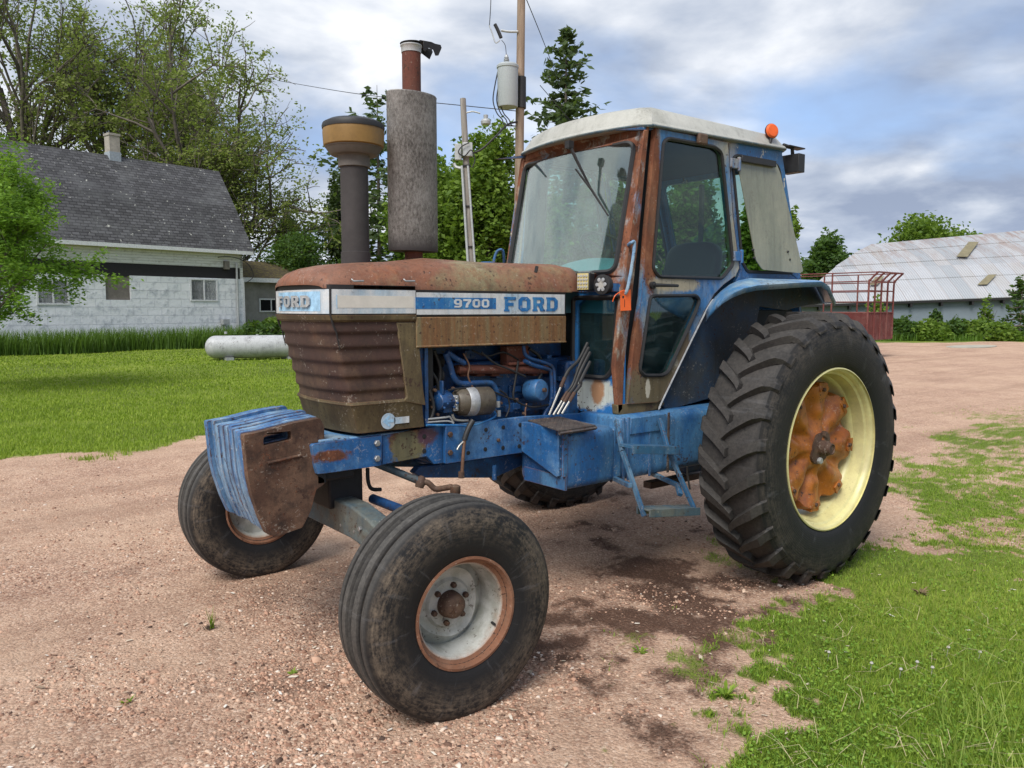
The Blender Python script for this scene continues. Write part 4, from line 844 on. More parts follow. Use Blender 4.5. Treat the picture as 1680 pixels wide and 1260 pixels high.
def gasket(name, pts3, r, par, mat='blackpl'):
    bm = B(); P_ = [Vector(p) for p in pts3]; n = 6; rings = []; N_ = len(P_)
    for i, p in enumerate(P_):
        d = (P_[(i+1) % N_]-P_[i-1]).normalized(); u, w = frame_of(d); rings.append([bm.verts.new(p+(u*math.cos(t)+w*math.sin(t))*r) for t in [2*math.pi*k/n for k in range(n)]])
    for a, b in zip(rings, rings[1:]+rings[:1]):
        da = (a[0].co-b[0].co).length; sh = min(range(n), key=lambda s: sum((a[k].co-b[(k+s) % n].co).length for k in range(n)))
        for k in range(n): face(bm, (a[k], a[(k+1) % n], b[(k+1+sh) % n], b[(k+sh) % n]))
    return T(name, bm, mat, par)
gasket('windscreen_seal', [(fx(y, z)-.002, y, z) for y, z in inset(WS, .004)], .016, cab)
bm = B(); curved(bm, CL-HW*.9, CL+HW*.9, wsz0, wsz1, -.006, t=.004); T('windscreen', bm, 'glass', cab, ang=60)
# lower front corners with their small windows
for s in (0, 1):
    mr = (lambda y: y) if not s else (lambda y: 2*CL-y)
    def pxo(pts): return [(mr(PX(a, b, -1.20).y), PX(a, b, -1.20).z) for a, b in pts]
    wo = rounded(pxo([(953, 489), (1014, 489), (1007, 606), (998, 620), (961, 616), (952, 590)]), .03, 4)
    zb = 1.085; yi = 1.03
    ou = [(mr(YC), 1.87), (mr(yi), 1.87), (mr(yi), zb+.02), (mr(yi-.03), zb), (mr(YC+.03), zb), (mr(YC), zb+.03)]
    bm = B(); frame_curved(bm, ou, [wo], t=.025); co = T('cab_corner', bm, 'cab_lower', bev=.004, label='scuffed lower cab corner with chipped paint')
    gasket('corner_window_seal', [(fx(y, z)-.001, y, z) for y, z in wo], .016, co)
    bm = B(); frame_curved(bm, inset(wo, -.002), [], t=.004, off=-.008); T('corner_window', bm, 'glass_dark', co, smooth=False)
    bm = B(); y0, y1 = sorted((mr(YC-.001), mr(YC+.05)))
    # A-pillar side face
    pl = sy(YC, [(1057, 213), (1064, 213), (1047, 395), (1034, 510), (1024, 600), (1021, 672), (1014, 681), (1008, 600), (1018, 500)])
    plate3(bm, pl, (0, mr(YC-.004), 0), (1, 0, 0), (0, 0, 1), (0, (.035 if not s else -.035), 0)); T('corner_pillar', bm, 'pillar', cab, bev=.006)
    bm = B(); plate3(bm, sy(YC+.05, [(1052, 215), (1086, 215), (1074, 395), (1066, 490), (1054, 600), (1040, 672), (1014, 672), (1022, 600), (1032, 490), (1042, 395)]), (0, mr(YC+.045), 0), (1, 0, 0), (0, 0, 1), (0, (.02 if not s else -.02), 0)); T('door_jamb', bm, 'interior', cab)
bm = B(); box(bm, (-1.26, YC+.03, 1.83), (-1.18, YD-.03, 1.88)); T('windscreen_sill', bm, 'cab', cab)
bm = B(); box(bm, (-1.17, 1.0, 1.08), (-1.14, 2*CL-1.0, 1.87)); T('firewall', bm, 'interior', cab)
# sides: door (near and far), rear quarter, sill, liner, fender
SEAM = [(1195.5, 233), (1203, 351), (1214, 440)]
DO = [(1076, 210), (1194.5, 233.5), (1202, 351), (1213, 440), (1207, 452), (1187, 467), (1172, 482), (1157, 508), (1085, 656), (1078, 660), (1030, 663), (1042, 553), (1053, 487), (1061, 380), (1071, 270)]
DW = [(1087, 232), (1096, 226), (1172, 240), (1184, 250), (1203, 434), (1184, 458), (1080, 455), (1070, 441)]
DL = [(1066, 485), (1141, 483.5), (1148, 491), (1143, 508), (1096, 611), (1086, 617), (1056, 617), (1048, 608)]
QO = [(1196.5, 233.5), (1283, 249), (1291, 300), (1313, 448), (1316, 464), (1206, 464), (1213, 452), (1215, 442), (1204, 351)]
QW = [(1201, 262), (1207, 255), (1268, 266), (1277, 275), (1285, 320), (1303, 442), (1298, 448), (1226, 446), (1217, 430)]
def hull_mid(p): return p
for s in (0, 1):
    sg = 1 if not s else -1; mr = (lambda y: y) if not s else (lambda y: 2*CL-y)
    def side(pts, y, t, holes=(), r=0):
        bm = B(); plate3(bm, rounded(sy(y, pts), r) if r else sy(y, pts), (0, mr(y), 0), (1, 0, 0), (0, 0, 1), (0, t*sg, 0), [rounded(sy(y, h), .03, 4) for h in holes]); return bm
    yd = YC-.015
    dr = T('door', side(DO, yd, .035, [DW, DL]), 'door', None, label='weathered cab door standing ajar, streaked with rust' if not s else None)
    for h, m_, g_ in ((DW, 'glass', 'window_seal'), (DL, 'glass_dark', 'lower_window_seal')):
        h3 = rounded(sy(yd, h), .03, 4)
        gasket(g_, [(x, mr(yd)-.002*sg, z) for x, z in inset(h3, .004)], .0125, dr)
        bm = B(); plate3(bm, inset(h3, -.002), (0, mr(yd+.012), 0), (1, 0, 0), (0, 0, 1), (0, .004*sg, 0)); T('door_window' if h is DW else 'lower_door_window', bm, 'glass_rear' if m_ == 'glass' else m_, dr, smooth=False)
    qt = T('rear_quarter', side(QO, YC, .03, [QW]), 'cab', bev=.005)
    h3 = rounded(sy(YC, QW), .03, 4); gasket('quarter_seal', [(x, mr(YC)-.001*sg, z) for x, z in h3], .0125, qt)
    a, b = PY(1069, 468, yd), PY(1103, 469, yd); bm = B(); lathe(bm, [(.022, 0), (.022, .02), (.012, .022), (.012, .035)], (a.x, mr(yd), a.z), (0, -sg, 0), 14); tube(bm, [(a.x, mr(yd-.03), a.z), (a.x+.03, mr(yd-.045), a.z), (b.x, mr(yd-.045), b.z)], [.012, .011, .009], 8); T('door_handle', bm, 'blackpl', dr)
    for px, py in ((1204, 270), (1208, 421)):
        p = PY(px, py, YC); bm = B(); box(bm, (p.x-.07, min(mr(YC-.035), mr(YC-.016)), p.z-.032), (p.x+.015, max(mr(YC-.035), mr(YC-.016)), p.z+.032)); tube(bm, [(p.x+.018, mr(YC-.028), p.z-.045), (p.x+.018, mr(YC-.028), p.z+.045)], .014, 10); T('door_hinge', bm, 'cab', dr, bev=.004)
    p = PY(1145, 230, YC); bm = B(); box(bm, (p.x-.045, min(mr(YC-.05), mr(YC-.016)), p.z-.035), (p.x+.045, max(mr(YC-.05), mr(YC-.016)), p.z+.035)); T('door_lamp', bm, 'brownish', cab, bev=.012)
    bm = side([(1013, 664), (1085, 657), (1092, 662), (1081, 672), (1022, 684), (1014, 680)], YC-.004, .05); T('sill', bm, 'grille_frame', cab, bev=.006)
    bm = side([(1010, 213), (1060, 207), (1286, 247), (1283, 252), (1196, 236), (1075, 213)], YC+.004, .03); T('roof_rail', bm, 'cab', cab)
    bm = side([(1083, 661), (1157, 509), (1170, 490), (1196, 477), (1215, 466), (1250, 463), (1345, 467), (1372, 497), (1331, 500), (1300, 506), (1291, 509), (1262, 505), (1247, 502), (1243, 520), (1240, 560), (1232, 600), (1215, 630), (1180, 650), (1160, 655), (1110, 669), (1092, 672)], YC+.02, .03); T('fender_liner', bm, 'liner', bev=.004)
    bm = B(); P_ = [PY(a, b, YC-.02) for a, b in ((1083, 668), (1088, 655), (1158, 511), (1172, 491))]; P_ = [Vector((p.x, mr(p.y), p.z)) for p in P_]; tube(bm, smooth_path(P_, 4), .006, 6); T('door_edge_trim', bm, 'alu', dr)
    # fender: flange rising from the door edge and flattening over the tyre
    outer = [((1160, 523), .62), ((1166, 512), .56), ((1177, 500), .48), ((1190, 489), .42), ((1205, 480), .37), ((1222, 473), .34), ((1243, 468.5), .33), ((1280, 466), .32), ((1320, 463.5), .32), ((1349, 462.5), .32), ((1360, 470), .32), ((1371, 496), .32)]
    inner = [(1158, 510), (1163, 502), (1173, 488), (1183, 478), (1196, 468), (1211, 461), (1228, 457.5), (1262, 459), (1300, 460), (1322, 461), (1338, 468), (1352, 496)]
    rows = []; bm = B()
    for (op, yo), ip in zip(outer, inner):
        a, b = PY(*op, yo), PY(*ip, YC+.01); b.x = max(b.x, a.x-.05) if False else b.x
        row = []
        for k in range(6): t = k/5; p = b.lerp(a, t); p.z = b.z+(a.z-b.z)*t**2.2; p.y = mr(p.y); row.append(p)
        e = row[-1].copy(); e.z -= .03; e.y += .012*sg; row.append(e); rows.append(row)
    V = [[bm.verts.new(p) for p in r] for r in rows]
    for a, b in zip(V, V[1:]):
        for k in range(6): face(bm, (a[k], a[k+1], b[k+1], b[k]))
    fe = T('fender', bm, 'fender', ang=50); so_ = fe.modifiers.new('thick', 'SOLIDIFY'); so_.thickness = .006; so_.offset = 0
# hinged rear side pane, near side, swung out at the bottom
p = [PY(*q, YC) for q in ((1206, 257), (1269, 268), (1275, 285), (1303, 446), (1296, 448.5), (1236, 443), (1226, 427), (1206, 275))]
zt_ = p[0].z; bm = B(); q2 = []
o2 = [(v.x, v.z) for v in p]
plate3(bm, rounded(o2, .02, 3), (0, YC-.022, 0), (1, 0, 0), (0, 0, 1), (0, .006, 0))
for v in bm.verts: k = max(0, zt_-v.co.z); v.co.y -= .07*k; v.co.x += 0
pn = T('hinged_side_pane', bm, 'pane', smooth=False)
a, b = PY(1214, 257, YC-.03), PY(1269, 273, YC-.03); bm = B(); plate3(bm, sy(YC-.03, [(1214, 255.5), (1270, 265), (1270, 275), (1214, 265.5)]), (0, YC-.05, 0), (1, 0, 0), (0, 0, 1), (0, .022, 0)); T('pane_hinge', bm, 'blackpl', pn, bev=.004)
bm = B()
for px, py in ((1234, 410), (1236, 423), (1291, 413), (1294, 426)): bm = B(); v = PY(px, py, YC-.06); bolt(bm, v, (0, -1, 0), .009, .014); T('pane_bolt', bm, 'dark', pn)
# rear wall, floor, ceiling, interior
XR = PY(1283, 249, YC).x; XR2 = PY(1312, 448, YC).x
zr1, zr0 = PY(1283, 249, YC).z, PY(1312, 448, YC).z
def rearx(z): return XR+(XR2-XR)*(zr1-z)/(zr1-zr0)
bm = B(); hole = rounded([(YC+.07, 1.98), (YD-.07, 1.98), (YD-.07, 2.73), (YC+.07, 2.73)], .05, 4)
plate3(bm, [(YC+.03, 1.5), (YD-.03, 1.5), (YD-.03, 2.84), (YC+.03, 2.84)], (0, 0, 0), (0, 1, 0), (0, 0, 1), (-.03, 0, 0), [hole])
for v in bm.verts: v.co.x += rearx(v.co.z)
rw = T('rear_wall', bm, 'cab')
bm = B(); plate3(bm, inset(hole, -.004), (0, 0, 0), (0, 1, 0), (0, 0, 1), (.004, 0, 0)); 
for v in bm.verts: v.co.x += rearx(v.co.z)-.012
T('rear_window', bm, 'glass_rear', rw, smooth=False)
bm = B(); [box(bm, (rearx(2.3)-.05, y-.014, 1.99), (rearx(2.3)-.02, y+.014, 2.72)) for y in (PX(1150, 400, rearx(2.3)-.03).y,)]; T('window_bar', bm, 'blackpl', rw)
bm = B(); box(bm, (-1.15, YC+.04, 1.12), (rearx(2.0)-.05, YD-.04, 1.15)); box(bm, (-.35, YC+.05, 1.15), (rearx(1.9)-.04, YD-.05, 1.42)); box(bm, (-.2, YC+.04, 1.40), (rearx(1.9)-.04, YC+.22, 1.72)); box(bm, (-.2, YD-.22, 1.40), (rearx(1.9)-.04, YD-.04, 1.72)); T('cab_floor', bm, 'interior', cab, bev=.01)
bm = B(); box(bm, (-.96, YC+.05, 2.765), (rearx(2.7)-.04, YD-.05, 2.80)); T('headliner', bm, 'headliner', cab, bev=.01)
bm = B(); rows = []
for k in range(9):
    t = k/8; x = -1.20+.42*t; h = 1.86+.21*math.sin(min(1, t*1.25)*math.pi/2); rows.append([(x, CL+.44*math.cos(a_), 1.7+(h-1.7)*max(0, math.sin(a_))**.45) for a_ in np.linspace(0, math.pi, 17)])
V = [[bm.verts.new(p) for p in r] for r in rows]
for a, b in zip(V, V[1:]):
    for k in range(16): face(bm, (a[k], a[k+1], b[k+1], b[k]))
face(bm, V[-1]); face(bm, V[0][::-1]); bmesh.ops.recalc_face_normals(bm, faces=bm.faces[:]); T('dash_cowl', bm, 'dash', cab)
bm = B(); swc = Vector((-.72, CL, 2.12)); ax = Vector((.55, 0, .83)).normalized(); u, w = frame_of(ax)
ring = [swc+(u*math.cos(t)+w*math.sin(t))*.21 for t in np.linspace(0, 2*math.pi, 33)]; tube(bm, ring, .013, 8, cap=False)
for t in (0, 2.1, 4.2): tube(bm, [swc-ax*.02, swc+(u*math.cos(t)+w*math.sin(t))*.21], .009, 6)
tube(bm, [swc, swc-ax*.6], .03, 10); T('steering_wheel', bm, 'blackpl', cab)
bm = B()
def cushion(c, sx, sy_, sz, tilt=0):
    b2 = B(); bmesh.ops.create_cube(b2, size=1); bmesh.ops.subdivide_edges(b2, edges=b2.edges[:], cuts=5, use_grid_fill=True)
    for v in b2.verts:
        p = v.co*2; l = max(abs(p.x), abs(p.y), abs(p.z)); q = (abs(p.x)**4+abs(p.y)**4+abs(p.z)**4)**.25; p = p*(1/q)*l; v.co = Vector((p.x*sx/2, p.y*sy_/2, p.z*sz/2)); v.co = Matrix.Rotation(tilt, 3, 'Y') @ v.co; v.co += Vector(c)
    me = bpy.data.meshes.new('t'); b2.to_mesh(me); b2.free(); bm.from_mesh(me); bpy.data.meshes.remove(me)
cushion((-.10, CL, 1.74), .50, .50, .15, .05); cushion((.16, CL, 2.02), .13, .50, .42, .22)
for s in (-1, 1): cushion((-.02, CL+s*.29, 1.93), .34, .07, .08)
box(bm, (-.28, CL-.2, 1.40), (.12, CL+.2, 1.68)); T('seat', bm, 'seatm', cab)
bm = B(); [tube(bm, [(-.75+.05*k, CL-.28-.03*k, 1.5), (-.68+.05*k, CL-.30-.03*k, 1.98)], .009, 6) for k in range(3)]; tube(bm, [(-.9, CL-.32, 1.15), (-.95, CL-.34, 1.4), (-.8, CL-.3, 1.75)], .02, 8); T('control_levers', bm, 'dark', cab)
# roof cap
def roof_ring(ins, z, n=8, zr=0):
    x0, x1 = -1.045, XR+.05; P_ = []
    y0, y1 = YC-.028+ins, YD+.028-ins; xr = x1-ins; c = .05
    for k in range(n+1):
        t = -1+2*k/n; y = CL+(y1-CL-c)*t; P_.append(Vector((x0+ins-.10*(1-t*t), y, z)))
    P_ += [Vector((x0+ins+c, y1, z)), Vector(((x0+xr)/2, y1, z+zr*.5)), Vector((xr-c, y1, z+zr)), Vector((xr, y1-c, z+zr)), Vector((xr, CL, z+zr)), Vector((xr, y0+c, z+zr)), Vector((xr-c, y0, z+zr)), Vector(((x0+xr)/2, y0, z+zr*.5)), Vector((x0+ins+c, y0, z))]
    return P_
za, zbk = PY(1066, 207, YC-.028).z, PY(1290, 247, YC-.028).z; zr_ = zbk-za
bm = B(); V = loft(bm, [roof_ring(.03, za+.004, zr=zr_), roof_ring(.0, za, zr=zr_), roof_ring(-.004, za+.014, zr=zr_), roof_ring(.004, za+.028, zr=zr_), roof_ring(.014, za+.034, zr=zr_), roof_ring(.055, za+.118, zr=zr_-.02), roof_ring(.08, za+.140, zr=zr_-.03), roof_ring(.16, za+.152, zr=zr_-.03), roof_ring(.30, za+.162, zr=zr_-.03)], True)
face(bm, V[0]); face(bm, V[-1][::-1]); bmesh.ops.recalc_face_normals(bm, faces=bm.faces[:]); roof = T('cab_roof', bm, 'cab_roof', ang=30)
bm = B(); r0 = roof_ring(.0, za+.008, zr=zr_); r0.append(r0[0]); tube(bm, [p+Vector((0, 0, 0)) for p in r0], .009, 6, cap=False); T('roof_seal', bm, 'axle', roof)
c = PY(1266, 215, YC-.01); bm = B(); lathe(bm, [(.0, -.03), (.035, -.028), (.048, -.012), (.05, .006), (.04, .02), (.0, .024)], c, (-.35, -.93, .1), 24); be = T('beacon_lamp', bm, 'orange', roof)
bm = B(); lathe(bm, [(.051, -.006), (.053, 0), (.051, .006)], c, (-.35, -.93, .1), 24); tube(bm, [c+Vector((0, 0, -.04)), c+Vector((-.02, 0, -.09))], .012, 8); T('lamp_base', bm, 'dark', roof)
c = PY(1300, 268, .72); bm = B(); box(bm, c+Vector((-.03, -.07, -.07)), c+Vector((.05, .07, .06))); tube(bm, [c+Vector((0, 0, .06)), c+Vector((-.01, 0, .11)), c+Vector((-.12, .0, .115))], .014, 8); box(bm, c+Vector((-.1, -.04, .105)), c+Vector((.10, .03, .115))); T('rear_work_lamp', bm, 'blackpl', roof, bev=.01)
# wiper, work lights, tag, grab rail, mirror
P0 = Vector((fx(1.00, 2.765)-.02, 1.0, 2.765))
def ws(px, py, off=.02):
    d = ray(px, py); best = None
    for k in range(400):
        t = 2.5+k*.006; p = CAM+d*t
        if p.x > fx(p.y, p.z)-off: return p
    return p
a0, a1, a2, b0, b1 = ws(934, 238, .03), ws(952, 275, .05), ws(971, 312, .03), ws(944, 277, .02), ws(998, 354, .02)
bm = B(); box(bm, a0+Vector((-.02, -.02, -.02)), a0+Vector((.02, .02, .025))); tube(bm, [a0, a1, a2], [.013, .010, .006], 6); wi = T('wiper', bm, 'dark')
bm = B(); tube(bm, [b0, a2+Vector((0, 0, 0)), b1], [.006, .009, .006], 6); T('wiper_blade', bm, 'blackpl', wi)
c = PX(958, 462, -1.34); bm = B(); Mr = Matrix.Translation(c) @ Matrix.Rotation(R(12), 4, 'Z'); box(bm, (-.01, -.046, -.055), (.05, .046, .055), Mr); sq = T('square_work_lamp', bm, 'blackpl', bev=.008)
bm = B(); box(bm, (-.015, -.040, -.049), (-.0085, .040, .049), Mr)
T('lamp_face', bm, 'led', sq, bev=.002); bm = B(); [lathe(bm, [(.009, 0), (.007, .003), (0, .0035)], Mr @ Vector((-.016, -.029+.0195*i, -.033+.022*j)), Mr.to_3x3() @ Vector((-1, 0, 0)), 8) for i in range(4) for j in range(4)]; T('lamp_diodes', bm, 'ledw', sq)
c = PX(989, 467, -1.30); bm = B(); lathe(bm, [(.03, -.05), (.055, -.03), (.060, 0), (.060, .012), (.052, .014)], c, (-1, -.12, .02), 28); rl = T('round_work_lamp', bm, 'blackpl')
bm = B(); lathe(bm, [(.052, .010), (.05, .013), (0, .015)], c, (-1, -.12, .02), 24); T('lamp_face', bm, 'ledw', rl)
bm = B(); [lathe(bm, [(.013, 0), (.011, .004), (0, .005)], c+Vector((-.015, math.cos(t)*.032, math.sin(t)*.032)), (-1, -.12, .02), 8) for t in np.linspace(0, 2*math.pi, 7)[:6]]; T('lamp_diodes', bm, 'alu', rl)
bm = B(); p = PX(975, 486, -1.27); box(bm, (p.x-.02, p.y-.16, p.z-.01), (p.x+.06, p.y+.15, p.z+.006)); T('lamp_bracket', bm, 'blackpl', cab, bev=.004)
t0 = PY(1014, 476, .665); tag_o = [PY(*q, .665) for q in ((1017, 477), (1034, 475), (1035, 509), (1018, 510))]
bm = B(); vs = [bm.verts.new(p) for p in tag_o]; face(bm, vs); tgo = T('paper_tag', bm, 'tag', smooth=False, label='orange paper tag tied to the grab rail'); sm = tgo.modifiers.new('thick', 'SOLIDIFY'); sm.thickness = .002
bm = B(); tube(bm, smooth_path([PY(1005, 495, .66), PY(1010, 484, .65), PY(1024, 476, .66)], 4), .003, 5); T('tag_string', bm, 'orange', tgo)
bm = B(); pp = PY(1022, 487, .6635); box(bm, (pp.x-.006, .662, pp.z-.008), (pp.x+.008, .6635, pp.z+.006)); box(bm, (pp.x+.012, .662, pp.z-.06), (pp.x+.016, .6635, pp.z-.015)); T('tag_print', bm, 'dark', tgo)
bm = B(); tube(bm, smooth_path([PY(1031, 402, .70), PY(1036, 398, .66), PY(1041, 400, .655), PY(1036, 440, .655), PY(1028, 478, .655), PY(1022, 482, .69)], 5), .010, 8); T('grab_rail', bm, 'galv' if False else 'fender', cab)
c = PD(800, 431, 5.0); bm = B(); tube(bm, smooth_path([PD(827, 431, 5.05), PD(825, 411, 5.0), PD(816, 412, 5.0), PD(811, 424, 5.0), PD(810, 434, 5.0)], 4), .009, 8); tube(bm, [c+Vector((0, 0, -.03)), c+Vector((0, 0, .005))], [.05, .045], 14); T('far_mirror', bm, 'cab', cab, bev=.02)
bm = B(); p = PD(881, 437, 4.55); tube(bm, [p, p+Vector((-.01, 0, -.035))], .01, 6); T('hood_pin', bm, 'dark', hood)
bm = B(); a, b = PD(890, 100, 9), PD(941, 222, 5.2); p = PY(941, 204, 1.6); tube(bm, [p, PY(886, 140, 1.6)+Vector((0, 0, 0))], .0025, 5); T('aerial', bm, 'dark', roof)
# ================================================================ GROUND
def fbm(x, y, s, o=4, seed=0): return mn.fractal(Vector((x*s, y*s, seed*7.3)), .6, 2.0, o, noise_basis='PERLIN_ORIGINAL')
def seglerp(pts, x):
    for (x0, y0), (x1, y1) in zip(pts, pts[1:]):
        if x0 <= x <= x1: return y0+(y1-y0)*(x-x0)/(x1-x0)
    return pts[0][1] if x < pts[0][0] else pts[-1][1]
def topx(x, y):   # where a ground point stands in the picture
    v = Vector((x, y, 0))-CAM; d = v.dot(FW)
    return (840+FPX*v.dot(RT)/d, 630-FPX*v.dot(UP)/d) if d > .3 else (None, None)
def smooth01(t): t = max(0, min(1, t)); return t*t*(3-2*t)
# lawn north of the yard (left): its edge line; grass patch in the near right; verge in front of the barn
LAWN = [(-30, 7.6), (-4, 7.9), (-2.9, 7.75), (-1.5, 8.1), (0, 8.5), (2, 9.2), (5, 10.8), (9, 14.5), (14, 20), (20, 27), (30, 30), (80, 30)]
VERGE_D = 45.0
PATCH = [(PZ(a, b).x, PZ(a, b).y) for a, b in ((1205, 1258), (1258, 1160), (1300, 1065), (1275, 1010), (1300, 965), (1400, 905), (1470, 850), (1580, 850), (1640, 860))]
def lawn_d(x, y): return smooth01((y-seglerp(LAWN, x)+fbm(x, y, .9, 4, 1)*.7)/.55+.5)
def inpatch(x, y):
    """grass cover of the near right: thick close to the camera, thin and patchy further along"""
    px, py = topx(x, y)
    if px is None: return 0
    n = fbm(x, y, .8, 5, 5); n2 = fbm(x, y, 3.2, 4, 6)
    edge = seglerp([(700, 1600), (770, 1480), (850, 1450), (880, 1400), (930, 1330), (975, 1290), (1010, 1262), (1065, 1292), (1110, 1285), (1160, 1250), (1230, 1215), (1400, 1120)], py)
    n3 = fbm(x, y, 11, 3, 9); thick = smooth01((px-edge)/95+n*1.6+n2*1.2+n3*1.0+.3)*smooth01((py-835)/70+n*1.4+n3*.8)
    # thin strip further away
    thin = 0
    e2 = 1470+max(0, (745-py))*1.5
    if 640 < py < 960: thin = smooth01((px-e2)/90+n*1.5+.2)*smooth01((py-665)/60+.3)*max(.16, min(.85, .46+n*.35+n2*.35+n3*.4))
    # moss and weeds in front of and beside the rear wheel and beneath the tractor
    und = smooth01(1-abs(px-1180)/170)*smooth01(1-abs(py-905)/75)*smooth01(n*2.4+n2*2+.30)*.55
    und2 = smooth01(1-abs(px-1130)/240)*smooth01(1-abs(py-1060)/150)*smooth01(n2*3+n*1.5-.35)*.6
    return max(thick, thin, und, und2)
def verge(x, y):
    v = Vector((x, y, 0))-CAM; d = v.x*math.cos(YAW)+v.y*math.sin(YAW); lat = v.dot(RT)
    return smooth01((d-40.5-1.1*fbm(x, y, .3, 3, 8)*2)/1.2)*(1 if lat > 5 else 0)
def cover(x, y): return max(lawn_d(x, y), inpatch(x, y) if -3.5 < x < 26 and y < 14 else 0, verge(x, y))
def height(x, y, big=False):
    h = .018*fbm(x, y, .45, 3, 2)+.010*fbm(x, y, 2.1, 3, 3)
    r = math.hypot(x+1.4, y-1.285)
    if not big: return h*.5
    return h
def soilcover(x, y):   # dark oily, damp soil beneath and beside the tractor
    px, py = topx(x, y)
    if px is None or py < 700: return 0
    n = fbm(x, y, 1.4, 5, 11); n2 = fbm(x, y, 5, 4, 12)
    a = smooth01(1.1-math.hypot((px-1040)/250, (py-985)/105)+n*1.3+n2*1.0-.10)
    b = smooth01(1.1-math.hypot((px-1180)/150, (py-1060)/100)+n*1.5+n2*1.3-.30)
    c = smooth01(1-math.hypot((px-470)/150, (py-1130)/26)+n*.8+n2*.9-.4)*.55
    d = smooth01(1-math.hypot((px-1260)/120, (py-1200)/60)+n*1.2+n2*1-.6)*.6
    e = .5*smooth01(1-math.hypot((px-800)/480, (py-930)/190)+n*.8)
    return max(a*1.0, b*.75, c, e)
# near patch of ground as a fine grid, rest as coarse ring: one sheet
def axis_pts(c, lo, hi):
    out = [c]; s = .045
    p = c
    while p < hi: s = min(s*1.035, 12) if p > c+3.2 else s; p += s; out.append(p)
    p = c; s = .045
    while p > lo: s = min(s*1.035, 12) if p < c-3.2 else s; p -= s; out.insert(0, p)
    return out
gx, gy = axis_pts(-1.2, -320, 420), axis_pts(.6, -260, 420)
gx = [x for x in gx]; nx, ny = len(gx), len(gy)
vs, cv, sv = [], [], []
for y in gy:
    for x in gx:
        near = abs(x) < 60 and abs(y) < 60
        vs.append((x, y, height(x, y, True) if near else 0))
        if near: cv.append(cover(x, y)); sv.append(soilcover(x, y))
        else: cv.append(1.0); sv.append(0)
fs = [(j*nx+i, j*nx+i+1, (j+1)*nx+i+1, (j+1)*nx+i) for j in range(ny-1) for i in range(nx-1)]
def mk_ground():
    n = NM('gravel_and_soil', .92, 0, .2); P_ = n.P
    at = n.t.nodes.new('ShaderNodeAttribute'); at.attribute_name = 'cover'; cvr = at.outputs['Fac']
    a2 = n.t.nodes.new('ShaderNodeAttribute'); a2.attribute_name = 'damp'; dmp = a2.outputs['Fac']
    big = n.noise(.55, 5, .6, P_); mid = n.noise(5, 8, .7, P_); fine = n.noise(60, 6, .75, P_)
    cell = n.voro(75, P_, 'Color'); cd_ = n.voro(75, P_, 'Distance'); cell2 = n.voro(170, P_, 'Color')
    cs = n.sep(cell)[0]; c2 = n.sep(cell2)[0]
    st = n.ramp(cs, [(.0, (.13, .062, .040)), (.35, (.40, .215, .15)), (.6, (.56, .34, .24)), (.85, (.68, .47, .35)), (1, (.82, .64, .52))])
    st = n.mix(.4, st, n.ramp(c2, [(0, (.10, .055, .035)), (.5, (.36, .22, .15)), (1, (.66, .50, .38))]))
    dust = n.ramp(n.noise(2.4, 6, .65, P_), [(.3, (.50, .335, .23)), (.7, (.68, .49, .355))])
    gr = n.mask(n.math('ADD', n.math('MULTIPLY', big, .7), n.math('MULTIPLY', mid, .4)), .40, .68)
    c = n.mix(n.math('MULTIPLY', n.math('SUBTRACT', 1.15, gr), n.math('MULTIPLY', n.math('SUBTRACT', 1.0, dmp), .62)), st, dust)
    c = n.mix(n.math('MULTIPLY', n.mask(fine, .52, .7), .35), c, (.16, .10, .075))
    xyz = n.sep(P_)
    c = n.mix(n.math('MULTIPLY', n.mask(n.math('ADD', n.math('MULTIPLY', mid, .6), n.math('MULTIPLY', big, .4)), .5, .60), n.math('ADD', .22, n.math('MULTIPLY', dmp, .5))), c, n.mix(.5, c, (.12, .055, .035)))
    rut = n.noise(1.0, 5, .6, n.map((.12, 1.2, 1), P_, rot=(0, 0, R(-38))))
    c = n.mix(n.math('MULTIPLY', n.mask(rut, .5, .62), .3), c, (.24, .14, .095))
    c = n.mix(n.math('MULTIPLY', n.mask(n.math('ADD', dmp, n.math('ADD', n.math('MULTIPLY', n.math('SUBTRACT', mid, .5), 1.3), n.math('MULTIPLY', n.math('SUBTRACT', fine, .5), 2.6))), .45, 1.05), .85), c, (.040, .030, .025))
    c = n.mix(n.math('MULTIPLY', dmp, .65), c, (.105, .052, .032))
    grn = n.ramp(n.math('ADD', n.math('MULTIPLY', fine, .5), n.math('MULTIPLY', n.noise(.35, 4, .6, P_), .5)), [(.35, (.06, .085, .016)), (.5, (.15, .20, .03)), (.62, (.26, .31, .05)), (.7, (.32, .26, .13))])
    c = n.mix(n.mask(n.math('ADD', cvr, n.math('ADD', n.math('MULTIPLY', n.math('SUBTRACT', mid, .5), .9), n.math('MULTIPLY', n.math('SUBTRACT', fine, .5), .8))), .28, .66), c, grn)
    n.col(c)
    h = n.math('ADD', n.math('MULTIPLY', n.math('SUBTRACT', 1.0, cd_), .5), n.math('MULTIPLY', fine, .8)); n.bump(n.math('ADD', h, n.math('MULTIPLY', mid, 2.2)), .014, 1.0); return n.m
me = bpy.data.meshes.new('ground'); me.from_pydata(vs, [], fs)
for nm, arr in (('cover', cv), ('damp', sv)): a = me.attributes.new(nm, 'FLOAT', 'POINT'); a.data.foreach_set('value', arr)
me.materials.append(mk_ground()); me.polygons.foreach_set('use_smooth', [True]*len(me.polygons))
gr_o = bpy.data.objects.new('ground', me); COL.objects.link(gr_o); tag(gr_o, kind='structure')
